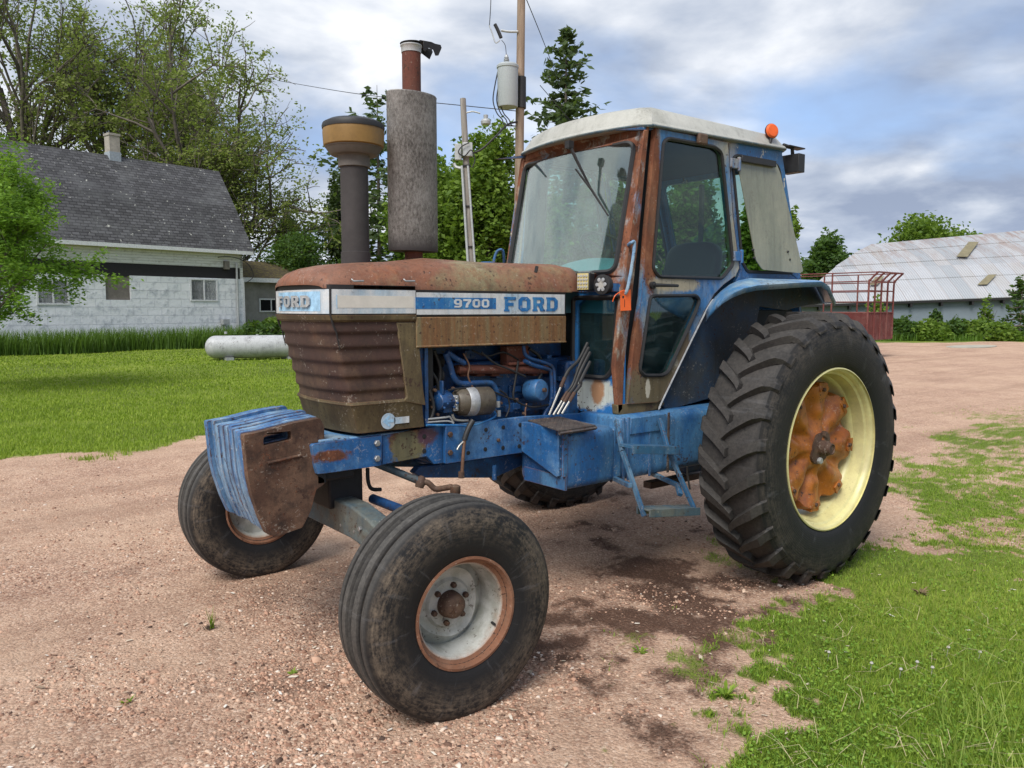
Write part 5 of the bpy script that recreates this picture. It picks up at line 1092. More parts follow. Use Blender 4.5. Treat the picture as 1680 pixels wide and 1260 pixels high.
def mesh_np(name, V, F, mats, label=None, cat=None, kind='stuff', attr=None, smooth=False, loc=None):
    """V (n,3) float array, F list of equal-sized faces (m,k) int array"""
    V = np.asarray(V, 'f'); F = np.asarray(F, 'i'); k = F.shape[1]
    loc = np.array(loc if loc is not None else (0, 0, 0), 'f'); V = V-loc
    me = bpy.data.meshes.new(name); me.vertices.add(len(V)); me.vertices.foreach_set('co', V.ravel()); me.loops.add(F.size); me.loops.foreach_set('vertex_index', F.ravel())
    me.polygons.add(len(F)); me.polygons.foreach_set('loop_start', np.arange(0, F.size, k, dtype='i')); me.polygons.foreach_set('loop_total', np.full(len(F), k, 'i')); me.update(calc_edges=True)
    if smooth: me.polygons.foreach_set('use_smooth', [True]*len(F))
    for m in (mats if isinstance(mats, (list, tuple)) else [mats]): me.materials.append(m)
    o = bpy.data.objects.new(name, me); COL.objects.link(o); o.location = loc; return tag(o, label, cat, kind=kind)
rng = np.random.default_rng(7)
# ---- loose stones of the gravel: small irregular pebbles spread with distance-dependent size
def pts_in_view(n, y0, y1, x0=-60, x1=1740):
    """ground points spread evenly over the picture band between two image rows"""
    px = rng.uniform(x0, x1, n); py = rng.uniform(y0, y1, n)
    dx = (px-840)/FPX; dy = (py-630)/FPX
    D = np.array(FW)[None]+np.array(RT)[None]*dx[:, None]-np.array(UP)[None]*dy[:, None]
    t = -CAM.z/D[:, 2]; return np.array(CAM)[None]+D*t[:, None], px, py
def pebbles(n, y0, y1, smin, smax):
    P_, px, py = pts_in_view(n, y0, y1); keep = []
    for i in range(n):
        c = cover(P_[i, 0], P_[i, 1]); keep.append(rng.random() > c*1.1 and fbm(P_[i, 0], P_[i, 1], 1.2, 3, 21)+.35 > rng.random()*.9)
    return P_[np.array(keep)]
PP = np.concatenate([pebbles(85000, 760, 1290, 0, 0), pebbles(9000, 640, 760, 0, 0)])
base = np.array([(1, 0, 0), (-.5, .87, 0), (-.5, -.87, 0), (.45, .5, .55), (-.75, .1, .6), (.3, -.65, .5)], 'f')
N = len(PP); sz = np.exp(rng.normal(-5.3, .45, N)); sz = np.clip(sz, .002, .018); sz[rng.random(N) < .004] *= 2.2; ang = rng.uniform(0, 6.28, N)
b = base[None].repeat(N, 0)*(1+rng.normal(0, .22, (N, 6, 3))); b *= sz[:, None, None]; b[:, :, 0] *= 1.25
ca, sa = np.cos(ang)[:, None], np.sin(ang)[:, None]; V = np.stack([b[:, :, 0]*ca-b[:, :, 1]*sa, b[:, :, 0]*sa+b[:, :, 1]*ca, b[:, :, 2]], 2)
zs = np.array([height(p[0], p[1], True) for p in PP]); V += np.stack([PP[:, 0], PP[:, 1], zs-.0005], 1)[:, None]
F6 = np.array([(0, 3, 5), (0, 1, 3), (1, 4, 3), (1, 2, 4), (2, 5, 4), (2, 0, 5), (3, 4, 5)])
n_ = NM('pink_granite_pebbles', .85, 0, .3); n_.col(n_.ramp(n_.geo.outputs['Random Per Island'], [(0, (.07, .045, .035)), (.12, (.22, .12, .08)), (.45, (.42, .245, .17)), (.75, (.53, .345, .245)), (.94, (.60, .45, .34)), (1, (.68, .59, .51))]))
mesh_np('loose_gravel', V.reshape(-1, 3), (F6[None]+(np.arange(N)*6)[:, None, None]).reshape(-1, 3), n_.m, 'loose pinkish gravel stones scattered over the yard', 'gravel')
# ---- wood chips and dry leaf scraps
Pc, px_, py_ = pts_in_view(430, 700, 1270); N = len(Pc); q = np.array([(-1, -.28, 0), (.6, -.35, .02), (1, .1, .1), (-.5, .35, .05)], 'f')[None].repeat(N, 0)*(1+rng.normal(0, .2, (N, 4, 3)))
s_ = rng.uniform(.005, .018, N)*np.where(rng.random(N) < .12, 1.7, 1); q *= s_[:, None, None]; ang = rng.uniform(0, 6.28, N); ca, sa = np.cos(ang)[:, None], np.sin(ang)[:, None]
V = np.stack([q[:, :, 0]*ca-q[:, :, 1]*sa, q[:, :, 0]*sa+q[:, :, 1]*ca, q[:, :, 2]], 2)+np.stack([Pc[:, 0], Pc[:, 1], np.array([height(a, b_, True) for a, b_ in Pc[:, :2]])+.008], 1)[:, None]
n_ = NM('pale_wood_chips', .85); n_.col(n_.ramp(n_.geo.outputs['Random Per Island'], [(0, (.22, .15, .10)), (.4, (.45, .36, .26)), (.8, (.62, .54, .43)), (1, (.75, .72, .66))]))
mesh_np('wood_chips', V.reshape(-1, 3), np.arange(N*4).reshape(-1, 4), n_.m, 'pale wood chips and dry scraps strewn over the gravel', 'wood chips')
# ---- grass blades
def blades(P_, hmin, hmax, w, lean=.5, seg=2):
    N = len(P_); h = rng.uniform(hmin, hmax, N); a = rng.uniform(0, 6.28, N); ln = rng.uniform(.1, lean, N)*h; wd = w*rng.uniform(.6, 1.3, N)
    d = np.stack([np.cos(a), np.sin(a)], 1); s = np.stack([-d[:, 1], d[:, 0]], 1)
    def pt(f, l, k): return np.stack([P_[:, 0]+d[:, 0]*ln*l+s[:, 0]*wd*k, P_[:, 1]+d[:, 1]*ln*l+s[:, 1]*wd*k, P_[:, 2]+h*f], 1)
    V = np.stack([pt(0, 0, -.5), pt(0, 0, .5), pt(.55, .35, .4), pt(.55, .35, -.4), pt(.96, 1.05, .06), pt(.96, 1.05, -.06)], 1)
    return V.reshape(-1, 3), (np.array([(0, 1, 2, 3), (3, 2, 4, 5)])[None]+(np.arange(N)*6)[:, None, None]).reshape(-1, 4)
def filt(P_, f, k=1.0, thr=0): 
    m = np.array([f(a, b_) for a, b_ in P_[:, :2]]); m = np.where(m > thr, m, 0); kp = rng.random(len(P_)) < m*k; P_ = P_[kp]; P_[:, 2] = [height(a, b_, True)-.004 for a, b_ in P_[:, :2]]; return P_
GR = [(0, (.05, .10, .012)), (.3, (.13, .23, .022)), (.6, (.25, .37, .035)), (.85, (.38, .46, .07)), (1, (.52, .44, .20))]
gm = leafmat('fresh_grass', GR, .4)
A1 = filt(pts_in_view(105000, 880, 1450, 1150, 2000)[0], inpatch, 1.0, .12); A2 = filt(pts_in_view(70000, 640, 900, 1380, 1720)[0], inpatch, .8, .12); A3 = filt(pts_in_view(9000, 850, 1180, 950, 1300)[0], inpatch, .7, .2)
Va, Fa = blades(A1, .010, .042, .0040, 1.2); Vb, Fb = blades(np.concatenate([A2, A3]), .010, .032, .006, 1.2)
mesh_np('yard_grass', np.concatenate([Va, Vb]), np.concatenate([Fa, Fb+len(Va)]), gm, 'bright green patchy grass beside the rear wheel', 'grass')
# clover and small leaves in the thick part
A = filt(pts_in_view(20000, 900, 1450, 1180, 2000)[0], lambda x, y: inpatch(x, y)*smooth01(fbm(x, y, 2.2, 3, 31)*3+.55), .9, .3); N = len(A)
r_ = rng.uniform(.0025, .0075, N); hh = rng.uniform(.012, .045, N); t_ = np.linspace(0, 2*np.pi, 7)[:6]; tilt = rng.normal(0, .35, (N, 2))
ox, oy = np.cos(t_)[None]*r_[:, None], np.sin(t_)[None]*r_[:, None]
V = np.stack([A[:, 0, None]+ox, A[:, 1, None]+oy, A[:, 2, None]+hh[:, None]+ox*tilt[:, :1]+oy*tilt[:, 1:]], 2)
mesh_np('ground_cover', V.reshape(-1, 3), np.arange(N*6).reshape(-1, 6), leafmat('clover_leaves', [(0, (.08, .16, .02)), (.4, (.15, .28, .035)), (.75, (.25, .38, .05)), (.9, (.34, .44, .06)), (1, (.75, .70, .08))], .3), 'small clover and yellow flowered weeds among the grass', 'ground cover')
# long dry stalks, dandelion heads
A = filt(pts_in_view(700, 1000, 1330, 1240, 1700)[0], inpatch, 1, .4); A = A[:130]; V_, F_ = [], []
for p in A:
    L_ = rng.uniform(.06, .20); a = rng.uniform(0, 6.28); q0 = Vector(p)+Vector((0, 0, rng.uniform(.01, .05))); pts = [q0, q0+Vector((math.cos(a)*L_*.5, math.sin(a)*L_*.5, rng.uniform(.0, .05))), q0+Vector((math.cos(a+.4)*L_, math.sin(a+.4)*L_, rng.uniform(-.01, .06)))]
    for a_, b_ in zip(pts, pts[1:]):
        n0 = (b_-a_).cross(Vector((0, 0, 1))).normalized()*.0011; k0 = len(V_); V_ += [tuple(a_-n0), tuple(a_+n0), tuple(b_+n0), tuple(b_-n0)]; F_.append((k0, k0+1, k0+2, k0+3))
mesh_np('dry_stalks', V_, F_, plain('straw', (.42, .36, .20), .8), 'dry straw stalks lying in the green grass', 'straw')
k = -1; dl_ = ['dandelion seed head in the grass, third from the right', 'dandelion seed head highest of the right hand ones', 'dandelion seed head low in the middle of the grass', 'dandelion seed head just right of the lowest pair', 'rightmost dandelion seed head in the grass', 'leftmost dandelion seed head near the gravel edge', 'dandelion seed head second from the left in the grass']
wm_ = plain('fluffy_seed_head', (.42, .40, .36), .95, 0, .3, 300)
for px, py in ((1530, 1095), (1556, 1062), (1478, 1098), (1505, 1086), (1608, 1070), (1360, 1070), (1430, 1088)):
    p = PZ(px, py, .055); bm = B(); lathe(bm, [(0, -.007), (.0055, -.005), (.009, 0), (.006, .006), (0, .0085)], p, (0, 0, 1), 9); tube(bm, [p, p+Vector((.01, .01, -.055))], .0014, 5)
    o = obj('dandelion', bm, wm_); k += 1; tag(o, dl_[k], 'dandelion', 'dandelion seed heads in the grass')
# tall loose grass and pale seed stalks in the very corner
A = filt(pts_in_view(700, 1100, 1420, 1540, 1760)[0], inpatch, 1, .4); V, F = blades(A, .05, .17, .005, 1.1)
mesh_np('long_grass', V, F, leafmat('long_grass_blades', [(0, (.12, .20, .03)), (.5, (.24, .34, .05)), (.85, (.40, .46, .12)), (1, (.55, .50, .28))], .4), 'long loose grass in the near right corner', 'long grass')
# ---- lawn at the back
A = []
for a, b_, n0 in ((690, 770, 50000), (640, 690, 38000), (600, 640, 30000), (570, 600, 22000)):
    P_ = pts_in_view(n0, a, b_, -300, 620)[0]; A.append(filt(P_, lawn_d, 1, .1))
Vs, Fs, k = [], [], 0
for P_, w in zip(A, (.009, .013, .022, .04)):
    V, F = blades(P_, .025, .06, w, .8); Vs.append(V); Fs.append(F+k); k += len(V)
mesh_np('lawn_grass', np.concatenate(Vs), np.concatenate(Fs), leafmat('lawn_blades', [(0, (.11, .17, .016)), (.4, (.21, .31, .025)), (.8, (.33, .42, .045)), (1, (.46, .47, .10))], .4), 'mown green lawn between the yard and the old house', 'lawn')
# ---- weed clump standing alone on the gravel, small weeds
p = PZ(343, 1033); bm = B(); random.seed(9)
for k in range(34):
    a = random.uniform(0, 6.28); r0 = random.uniform(0, .022); L_ = random.uniform(.02, .045); q0 = p+Vector((r0*math.cos(a), r0*math.sin(a), -.002)); q1 = q0+Vector((.5*L_*math.cos(a), .5*L_*math.sin(a), L_)); tube(bm, [q0, q0.lerp(q1, .5)+Vector((0, 0, .004)), q1], [.0028, .0022, .0006], 4)
rt = obj('weed_clump', bm, plain('dead_roots', (.14, .11, .085), .95)); tag(rt, 'small dead weed clump with green shoots on bare gravel', 'weed')
bm = B()
for k in range(16):
    a = random.uniform(0, 6.28); L_ = random.uniform(.04, .12); q0 = p+Vector((random.uniform(0, .025), random.uniform(-.02, .0), .01)); q1 = q0+Vector((.25*L_*math.cos(a), .25*L_*math.sin(a), L_)); tube(bm, [q0, q0.lerp(q1, .6), q1], [.0018, .0016, .0004], 4)
obj('shoots', bm, gm, rt)
def weed(px, py, n, s, label, mat=None):
    p = PZ(px, py, .0); bm = B()
    for k in range(n):
        a = random.uniform(0, 6.28); L_ = s*random.uniform(.5, 1.1); d = Vector((math.cos(a), math.sin(a), 0)); q0 = p+d*s*.1; q0.z = height(p.x, p.y, True); q1 = q0+d*L_+Vector((0, 0, L_*random.uniform(.1, .8))); w = Vector((-d.y, d.x, 0))*s*.14; m_ = q0.lerp(q1, .55)+Vector((0, 0, s*.12))
        v = [bm.verts.new(x) for x in (q0, m_+w, q1, m_-w)]; face(bm, v)
    o = obj('weed', bm, mat or gm, smooth=False); return tag(o, label, 'weed')
weed(208, 1152, 14, .035, 'tiny green weed alone on the left gravel'); weed(480, 1108, 12, .03, 'small olive weed left of the near front wheel'); weed(1190, 1145, 26, .06, 'flat green grass tuft on dark soil right of the front wheel'); weed(1050, 1075, 14, .045, 'weed sprig on the soil behind the near front wheel'); weed(1322, 945, 22, .035, 'pale leafy sprig at the foot of the rear tyre')
weed(1510, 975, 26, .05, 'brown dried weed standing in the grass right of the tyre', plain('brown_weed', (.20, .14, .08), .9))
# ================================================================ BUILDINGS, POLES, TREES
def lm(name, c, **k): return plain(name, c, **k)
KD = R(12.4); K = Vector((8.85, 35.27, 0)); HU = Vector((-math.cos(KD), -math.sin(KD), 0)); HN = Vector((-math.sin(KD), math.cos(KD), 0))
HM = Matrix(((HU.x, HN.x, 0, K.x), (HU.y, HN.y, 0, K.y), (0, 0, 1, 0), (0, 0, 0, 1)))
def HP(px, py, w=0.0):
    d = ray(px, py); o = CAM-K; t = (w-o.dot(HN))/d.dot(HN); p = CAM+d*t-K; return (p.dot(HU), p.z)
def mk_shingle():
    n = NM('old_asphalt_shingles', .95, 0, .15); u, w, z = n.sep(n.O)
    cv = n.node('ShaderNodeCombineXYZ', 0, {0: u, 1: n.math('MULTIPLY', z, 1.0), 2: 0.0})
    br = n.t.nodes.new('ShaderNodeTexBrick'); n.put(br.inputs['Vector'], cv); br.inputs['Scale'].default_value = 1; br.inputs['Brick Width'].default_value = .30; br.inputs['Row Height'].default_value = .13; br.inputs['Mortar Size'].default_value = .012; br.inputs['Color1'].default_value = (.06, .06, .062, 1); br.inputs['Color2'].default_value = (.115, .115, .12, 1); br.inputs['Mortar'].default_value = (.03, .03, .032, 1)
    big = n.noise(.35, 6, .65); sp_ = n.noise(5.5, 4, .6)
    c = n.mix(n.mask(big, .42, .62), br.outputs[0], n.mix(.6, br.outputs[0], (.055, .055, .06)))
    c = n.mix(n.math('MULTIPLY', n.mask(n.noise(.7, 5, .6), .5, .7), .5), c, (.17, .175, .175))
    c = n.mix(n.mask(sp_, .66, .69), c, (.42, .42, .38)); c = n.mix(n.mask(n.noise(14, 6, .8), .56, .66), c, (.05, .05, .052)); n.col(c); n.bump(br.outputs['Fac'], -.02, .8); return n.m
def mk_siding(name, base, dark, pitch, bumpd=.02):
    n = NM(name, .8, 0, .2); u, w, z = n.sep(n.O); fz = n.math('FRACT', n.math('DIVIDE', z, pitch))
    f = n.noise(1.6, 8, .7, n.map((1, 1, 3))); c = n.mix(n.mask(f, .5, .68), base, dark); c = n.mix(n.math('MULTIPLY', n.mask(n.noise(7, 8, .75), .56, .62), .6), c, (.30, .28, .25)); c = n.mix(n.mask(fz, .10, .02), c, (.16, .16, .16)); n.col(c); n.bump(fz, bumpd, .8); return n.m
def mk_panel():
    n = NM('embossed_white_panels', .7, 0, .25); u, w, z = n.sep(n.O)
    cv = n.node('ShaderNodeCombineXYZ', 0, {0: u, 1: z, 2: 0.0}); br = n.t.nodes.new('ShaderNodeTexBrick'); n.put(br.inputs['Vector'], cv); br.inputs['Scale'].default_value = 1; br.inputs['Brick Width'].default_value = .62; br.inputs['Row Height'].default_value = .36; br.inputs['Mortar Size'].default_value = .015
    br.inputs['Color1'].default_value = (.74, .76, .78, 1); br.inputs['Color2'].default_value = (.80, .81, .83, 1); br.inputs['Mortar'].default_value = (.68, .70, .73, 1)
    f = n.noise(2.2, 8, .7); n.col(n.mix(n.mask(f, .5, .7), br.outputs[0], (.38, .41, .45))); n.bump(n.math('ADD', f, br.outputs['Fac']), .05, .8); return n.m
M['shingle'] = mk_shingle(); M['clap'] = mk_siding('peeling_clapboard', (.70, .70, .68), (.50, .49, .45), .115); M['panel'] = mk_panel()
M['tar'] = lm('black_tar_paper', (.020, .018, .020), rough=.9); M['wintrim'] = lm('white_window_trim', (.62, .63, .64)); M['winglass'] = NM('dark_window_glass', .6, 0, .02).col((.012, .013, .015)).m; M['chim'] = lm('old_chimney_brick', (.34, .31, .27), rough=.9, scale=5); M['flash'] = lm('chimney_flashing', (.30, .34, .38)); M['board'] = lm('weathered_grey_boards', (.17, .15, .13), rough=.9, scale=6)
house = empty('farmhouse', K+HU*8+HN*3, 'old white farmhouse with steep grey shingle roof behind the lawn', 'house')
def local(name, bm, mat, par, Mx=HM, **k):
    """mesh given in the house's own (along, deep, up) frame"""
    me = bpy.data.meshes.new(name); bm.normal_update(); bm.to_mesh(me); bm.free()
    me.materials.append(M[mat] if isinstance(mat, str) else mat); o = bpy.data.objects.new(name, me); COL.objects.link(o)
    if par: o.parent = par; o.matrix_parent_inverse = Matrix.Translation(-org(par) if False else -Vector(world_loc(par))) if False else Matrix.Identity(4); pw = world_mat(par); o.matrix_basis = pw.inverted() @ Mx
    else: o.matrix_basis = Mx
    if k.get('bev'): b = o.modifiers.new('bevel', 'BEVEL'); b.width = k['bev']; b.limit_method = 'ANGLE'
    if k.get('label'): o['label'] = k['label']
    return o
def world_mat(o):
    m = Matrix.Identity(4)
    while o: m = o.matrix_basis @ m; o = o.parent
    return m
LN = 34; ev = 4.42
(ur, zr), (uk, zk), (ue, ze) = HP(359, 281, 3.1), HP(385, 338, 1.15), HP(417, 412, -.35)
prof = [(-.35, ze-.02), (1.15, zk), (3.1, zr), (5.05, zk), (6.55, ze-.02)]; prof_in = [(w, z-.14) for w, z in prof]
bm = B()
def roofx(w): return ue+(ur-ue)*0
o = [bm.verts.new((uu, w, z)) for uu, (w, z) in zip((ue, uk, ur, uk, ue), prof)]; i_ = [bm.verts.new((uu, w, z-.14)) for uu, (w, z) in zip((ue, uk, ur, uk, ue), prof)]
o2 = [bm.verts.new((LN, w, z)) for w, z in prof]; i2 = [bm.verts.new((LN, w, z-.14)) for w, z in prof]
for k in range(4):
    face(bm, (o[k], o[k+1], o2[k+1], o2[k])); face(bm, (i_[k+1], i_[k], i2[k], i2[k+1])); face(bm, (o[k+1], o[k], i_[k], i_[k+1])); face(bm, (o2[k], o2[k+1], i2[k+1], i2[k]))
face(bm, (o[0], o2[0], i2[0], i_[0])); face(bm, (o[4], i_[4], i2[4], o2[4])); bmesh.ops.recalc_face_normals(bm, faces=bm.faces[:])
rf = local('roof', bm, 'shingle', house)
bm = B(); box(bm, (ue+.05, -.36, ze-.19), (LN, -.32, ze-.03)); local('eave_board', bm, 'wintrim', rf)
cu, cz = HP(184, 251, 3.1); bm = B(); box(bm, (cu-.25, 2.85, cz-.5), (cu+.21, 3.35, cz+.80)); box(bm, (cu-.28, 2.82, cz+.74), (cu+.24, 3.38, cz+.84)); local('chimney', bm, 'chim', house)
bm = B(); box(bm, (cu-.27, 2.83, cz-.7), (cu+.23, 3.37, cz+.02)); local('chimney_flashing', bm, 'flash', house)
c0 = HP(398, 437)[0]; z437, z455 = HP(398, 440)[1], HP(398, 458)[1]
bm = B(); plate3(bm, [(.0, 0), (6.2, 0), (6.2, ze-.1), (5.0, zk-.16), (3.1, zr-.2), (1.2, zk-.16), (0, ze-.1)], (c0, 0, 0), (0, 1, 0), (0, 0, 1), (.15, 0, 0)); local('gable_wall', bm, 'clap', house)
bm = B(); box(bm, (c0+.0, .0, z437), (LN-.3, .15, ze-.12)); local('upper_wall', bm, 'clap', house, label='peeling white clapboard under the eave')
bm = B(); box(bm, (c0+.02, .03, z455-.05), (LN-.3, .16, z437+.01)); local('tar_paper_band', bm, 'tar', house, label='exposed black tar paper strip')
u2, zA = HP(213, 460); u3, zB = HP(185, 488)
bm = B(); plate3(bm, [(c0, -.1), (LN-.3, -.1), (LN-.3, z455), (HP(172, 455)[0], z455), (HP(172, 455)[0], zB-.1), (u2, zB-.1), (u2, z455), (c0, z455)], (0, -.02, 0), (1, 0, 0), (0, 0, 1), (0, .16, 0)); local('lower_wall', bm, 'panel', house, label='white embossed panels below')
bm = B(); box(bm, (HP(172, 455)[0], .06, zB-.3), (u2, .2, z455+.1)); local('bare_wall', bm, 'board', house)
bm = B(); box(bm, (c0-.04, -.04, 0), (c0+.04, .02, z455)); local('corner_board', bm, 'wintrim', house)
def win(Mx, par, HPf, x0, x1, y0, y1, w=-.06):
    (ua, za), (ub, zb_) = HPf(x0, y1), HPf(x1, y0); ua, ub = sorted((ua, ub)); za, zb_ = sorted((za, zb_)); t = .07
    bm = B(); plate3(bm, [(ua, za), (ub, za), (ub, zb_), (ua, zb_)], (0, w, 0), (1, 0, 0), (0, 0, 1), (0, .08, 0), [[(ua+t, za+t), ((ua+ub)/2-t*.4, za+t), ((ua+ub)/2-t*.4, zb_-t), (ua+t, zb_-t)], [((ua+ub)/2+t*.4, za+t), (ub-t, za+t), (ub-t, zb_-t), ((ua+ub)/2+t*.4, zb_-t)]])
    f = local('window', bm, 'wintrim', par, Mx); bm = B(); box(bm, (ua+.02, w+.04, za+.02), (ub-.02, w+.06, zb_-.02)); local('pane', bm, 'winglass', f, Mx); return f
win(HM, house, HP, 312, 356, 458, 494); win(HM, house, HP, 60, 112, 458, 500)
bm = B(); pu, pz = HP(386, 440); tube(bm, [(pu, -.12, pz+.25), (pu, -.12, .9), (pu, -.12, .2)], .05, 8); tube(bm, [(pu, -.12, .25), (pu+.5, -.2, .1)], .05, 8); local('electric_conduit', bm, 'galv', house)
mu, mz = HP(370, 432); bm = B(); box(bm, (mu-.12, -.15, mz-.28), (mu+.12, .05, mz+.1)); local('meter_box', bm, 'board', house)
bm = B(); tube(bm, smooth_path([(mu+.5, -.2, mz+.25), (mu, -.25, mz+.3), (mu-.6, -.25, mz+.22), (mu-1.1, -.3, mz-.1), (mu-1.25, -.3, mz-.6), (mu-.9, -.2, mz-.9)], 5), .02, 5); local('service_cable', bm, 'dark', house)
bm = B(); fu, fz = HP(366, 528); box(bm, (fu-.16, -.3, fz-.12), (fu+.16, -.05, fz+.12)); tube(bm, [(fu, -.2, 0), (fu, -.2, fz)], .03, 6); local('gas_meter', bm, 'galv', house)
bm = B(); a, b_ = HP(224, 370, .3), HP(235, 388, .1); box(bm, (min(a[0], b_[0])-.02, .2, min(a[1], b_[1])), (min(a[0], b_[0])+.05, .26, max(a[1], b_[1]))); 
# annex: low grey shed to the right with a mossy roof
def mk_moss():
    n = NM('mossy_shingles', .95, 0, .1); f = n.noise(6, 8, .75); n.col(n.ramp(f, [(.38, (.05, .042, .035)), (.5, (.10, .08, .05)), (.6, (.14, .12, .04)), (.72, (.22, .18, .09))])); n.bump(f, .05, 1); return n.m
M['moss'] = mk_moss(); M['stucco'] = lm('grey_stucco', (.25, .24, .22), rough=.95, scale=1.6, var=.3)
s0 = c0-.05; sw = 2.2
annex = empty('shed', HM @ Vector((s0-4, sw+2, 0)), 'low grey shed with mossy roof joined to the farmhouse end', 'shed')
_, sz_ = HP(402, 462, sw); sz_ = HP(402, 458, sw)[1]; ze2 = HP(404, 459, sw)[1]; zr2 = HP(404, 432, sw+2.5)[1]
bm = B(); box(bm, (s0-9, sw, 0), (s0-.02, sw+5, ze2)); local('wall', bm, 'stucco', annex)
bm = B(); plate3(bm, [(sw-.35, ze2-.02), (sw+2.5, zr2), (sw+5.4, ze2-.02), (sw+5.4, ze2+.12), (sw+2.5, zr2+.14), (sw-.35, ze2+.12)], (s0-.02, 0, 0), (0, 1, 0), (0, 0, 1), (-9.4, 0, 0)); local('roof', bm, 'moss', annex)
bm = B(); box(bm, (s0-9.4, sw-.38, ze2-.12), (s0-.02, sw-.34, ze2+.10)); local('fascia', bm, 'wintrim', annex)
win(HM, annex, lambda a, b__: HP(a, b__, sw), 425, 463, 490, 512, sw-.06)
# ---- propane tank
D0 = PD(336, 566, 26.4); D1 = PD(506, 563, 27.4); ax = (D1-D0); L_ = ax.length; ax.normalize(); ax.z = 0; c_ = D0.copy(); c_.z = .44
bm = B(); r = .385
lathe(bm, [(0, 0)]+[(r*math.sin(t), r*.9*(1-math.cos(t))) for t in np.linspace(.15, math.pi/2, 8)]+[(r, L_-r*.9)]+[(r*math.cos(t), L_-r*.9+r*.9*math.sin(t)) for t in np.linspace(.2, 1.42, 7)]+[(0, L_)], c_, ax, 32)
tank = obj('propane_tank', bm, paint('tank_white', (.50, .51, .52), (.40, .41, .42), .4, .06, 2, 1, .5, dirt=.3, dirtc=(.25, .25, .25))); tag(tank, 'long white propane tank lying on the lawn before the house', 'propane tank')
for f in (.2, .8):
    c2 = c_+ax*L_*f; bm = B(); box(bm, (c2.x-.12, c2.y-.38, 0), (c2.x+.12, c2.y+.38, c2.z-.34)); obj('foot', bm, M['galv'], tank)
c2 = c_+ax*L_*.20; bm = B(); tube(bm, [c2+Vector((0, 0, .44)), c2+Vector((0, 0, .52))], .05, 8); obj('lifting_lug', bm, M['galv'], tank)
c2 = c_+ax*L_*.84; bm = B(); tube(bm, [c2+Vector((0, 0, .44)), c2+Vector((0, 0, .53))], .05, 8); obj('lifting_lug', bm, M['galv'], tank)
c2 = c_+ax*L_*.5; bm = B(); lathe(bm, [(.05, .36), (.05, .41), (.0, .42)], c2, (0, 0, 1), 12); obj('valve', bm, M['galv'], tank)
# ---- utility poles
M['wood'] = None
def mk_wood(name, c, d):
    n = NM(name, .9, 0, .15); f = n.noise(9, 8, .75, n.map((1, 1, .05))); g = n.noise(1.1, 4, .6); n.col(n.mix(n.mask(g, .35, .7), n.ramp(f, [(.35, d), (.6, c)]), tuple(x*.75 for x in c))); n.bump(f, .01, 1); return n.m
M['wood'] = mk_wood('pole_timber', (.36, .27, .20), (.14, .095, .07)); M['wood2'] = mk_wood('grey_pole_timber', (.34, .31, .28), (.15, .13, .115))
DP = 24.0
pb = PD(848, 560, DP); pt_ = PD(856, -70, DP); base = Vector((pb.x, pb.y, 0))
bm = B(); tube(bm, [base, base.lerp(Vector((pt_.x, pt_.y, pt_.z)), .5), pt_], [.15, .135, .118], 16); pole = obj('utility_pole', bm, M['wood'], loc=base); tag(pole, 'tall brown wooden power pole carrying a grey transformer', 'utility pole')
bm = B(); a, b_ = PD(855.5, 127, DP), PD(855.5, 178, DP); tube(bm, [a, b_], .142, 16); obj('pole_wrap', bm, M['dark'], pole)
a, b_ = PD(833, 108, DP-.25), PD(833, 176, DP-.25); rT = 17.2/FPX*DP; h_ = (a-b_).length
bm = B(); lathe(bm, [(rT*.93, 0), (rT*.96, .03), (rT*.98, h_*.9), (rT*1.04, h_*.91), (rT*1.04, h_*.96), (rT*.9, h_), (rT*.3, h_+.03), (0, h_+.03)], b_, (0, 0, 1), 28); tr = obj('transformer', bm, lm('transformer_grey', (.36, .39, .40), rough=.45, var=.08), pole)
a = PD(831, 103, DP-.25); bm = B(); lathe(bm, [(.06, -.05), (.06, .05), (.09, .055), (.05, .1), (.085, .105), (.045, .15), (.07, .155), (.03, .24), (0, .25)], a, (0, 0, 1), 12); obj('bushing', bm, M['galv'], tr)
bm = B(); a, b_ = PD(838, 110, DP), PD(850, 112, DP); 
for y_ in (128, 165): p = PD(846, y_, DP); box(bm, p-Vector((.12, .12, .05)), p+Vector((.12, .12, .05)))
obj('hanger_bracket', bm, M['galv'], tr)
def wire(name, pts, D_, r, mat, par, k=6):
    Ds = D_ if isinstance(D_, (list, tuple)) else [D_]*len(pts); bm = B(); tube(bm, smooth_path([PD(a, b, d) for (a, b), d in zip(pts, Ds)], k), r, 6); return obj(name, bm, M[mat], par)
wire('drop_wire', [(831, 96), (829, 75), (823, 66)], DP-.3, .010, 'dark', pole)
wire('cutout_arm', [(850, 52), (835, 52), (822, 50)], DP-.1, .035, 'galv', pole); wire('fuse_cutout', [(812, 40), (817, 50), (822, 62)], DP-.1, .06, 'dark', pole); wire('fuse_holder', [(803, 42), (808, 56), (813, 70), (820, 66)], DP-.1, .02, 'galv', pole)
for px in (818, 824, 829): wire('loop_wire', [(px, 112), (px-6, 140), (px-9, 165), (px-3, 185), (px+6, 196), (px+10, 205), (847, 207)], DP-.35, .018, 'dark', pole)
wire('overhead_line', [(803, 42), (805, 10), (806, -30)], [DP-.1, DP-.1, DP-.1], .012, 'dark', pole)
oh = wire('power_line', [(860, -10), (900, 90), (930, 175), (950, 220)], [DP, DP+12, DP+26, DP+40], .016, 'dark', None); tag(oh, 'power line running from the pole top down behind the tractor', 'power line')
oh = wire('power_line', [(455, 132), (560, 150), (660, 163), (757, 173), (846, 182)], [40, 33, 28, 25, DP], .014, 'dark', None); tag(oh, 'thin power line crossing the sky left of the pole', 'power line')
D2 = 23.0
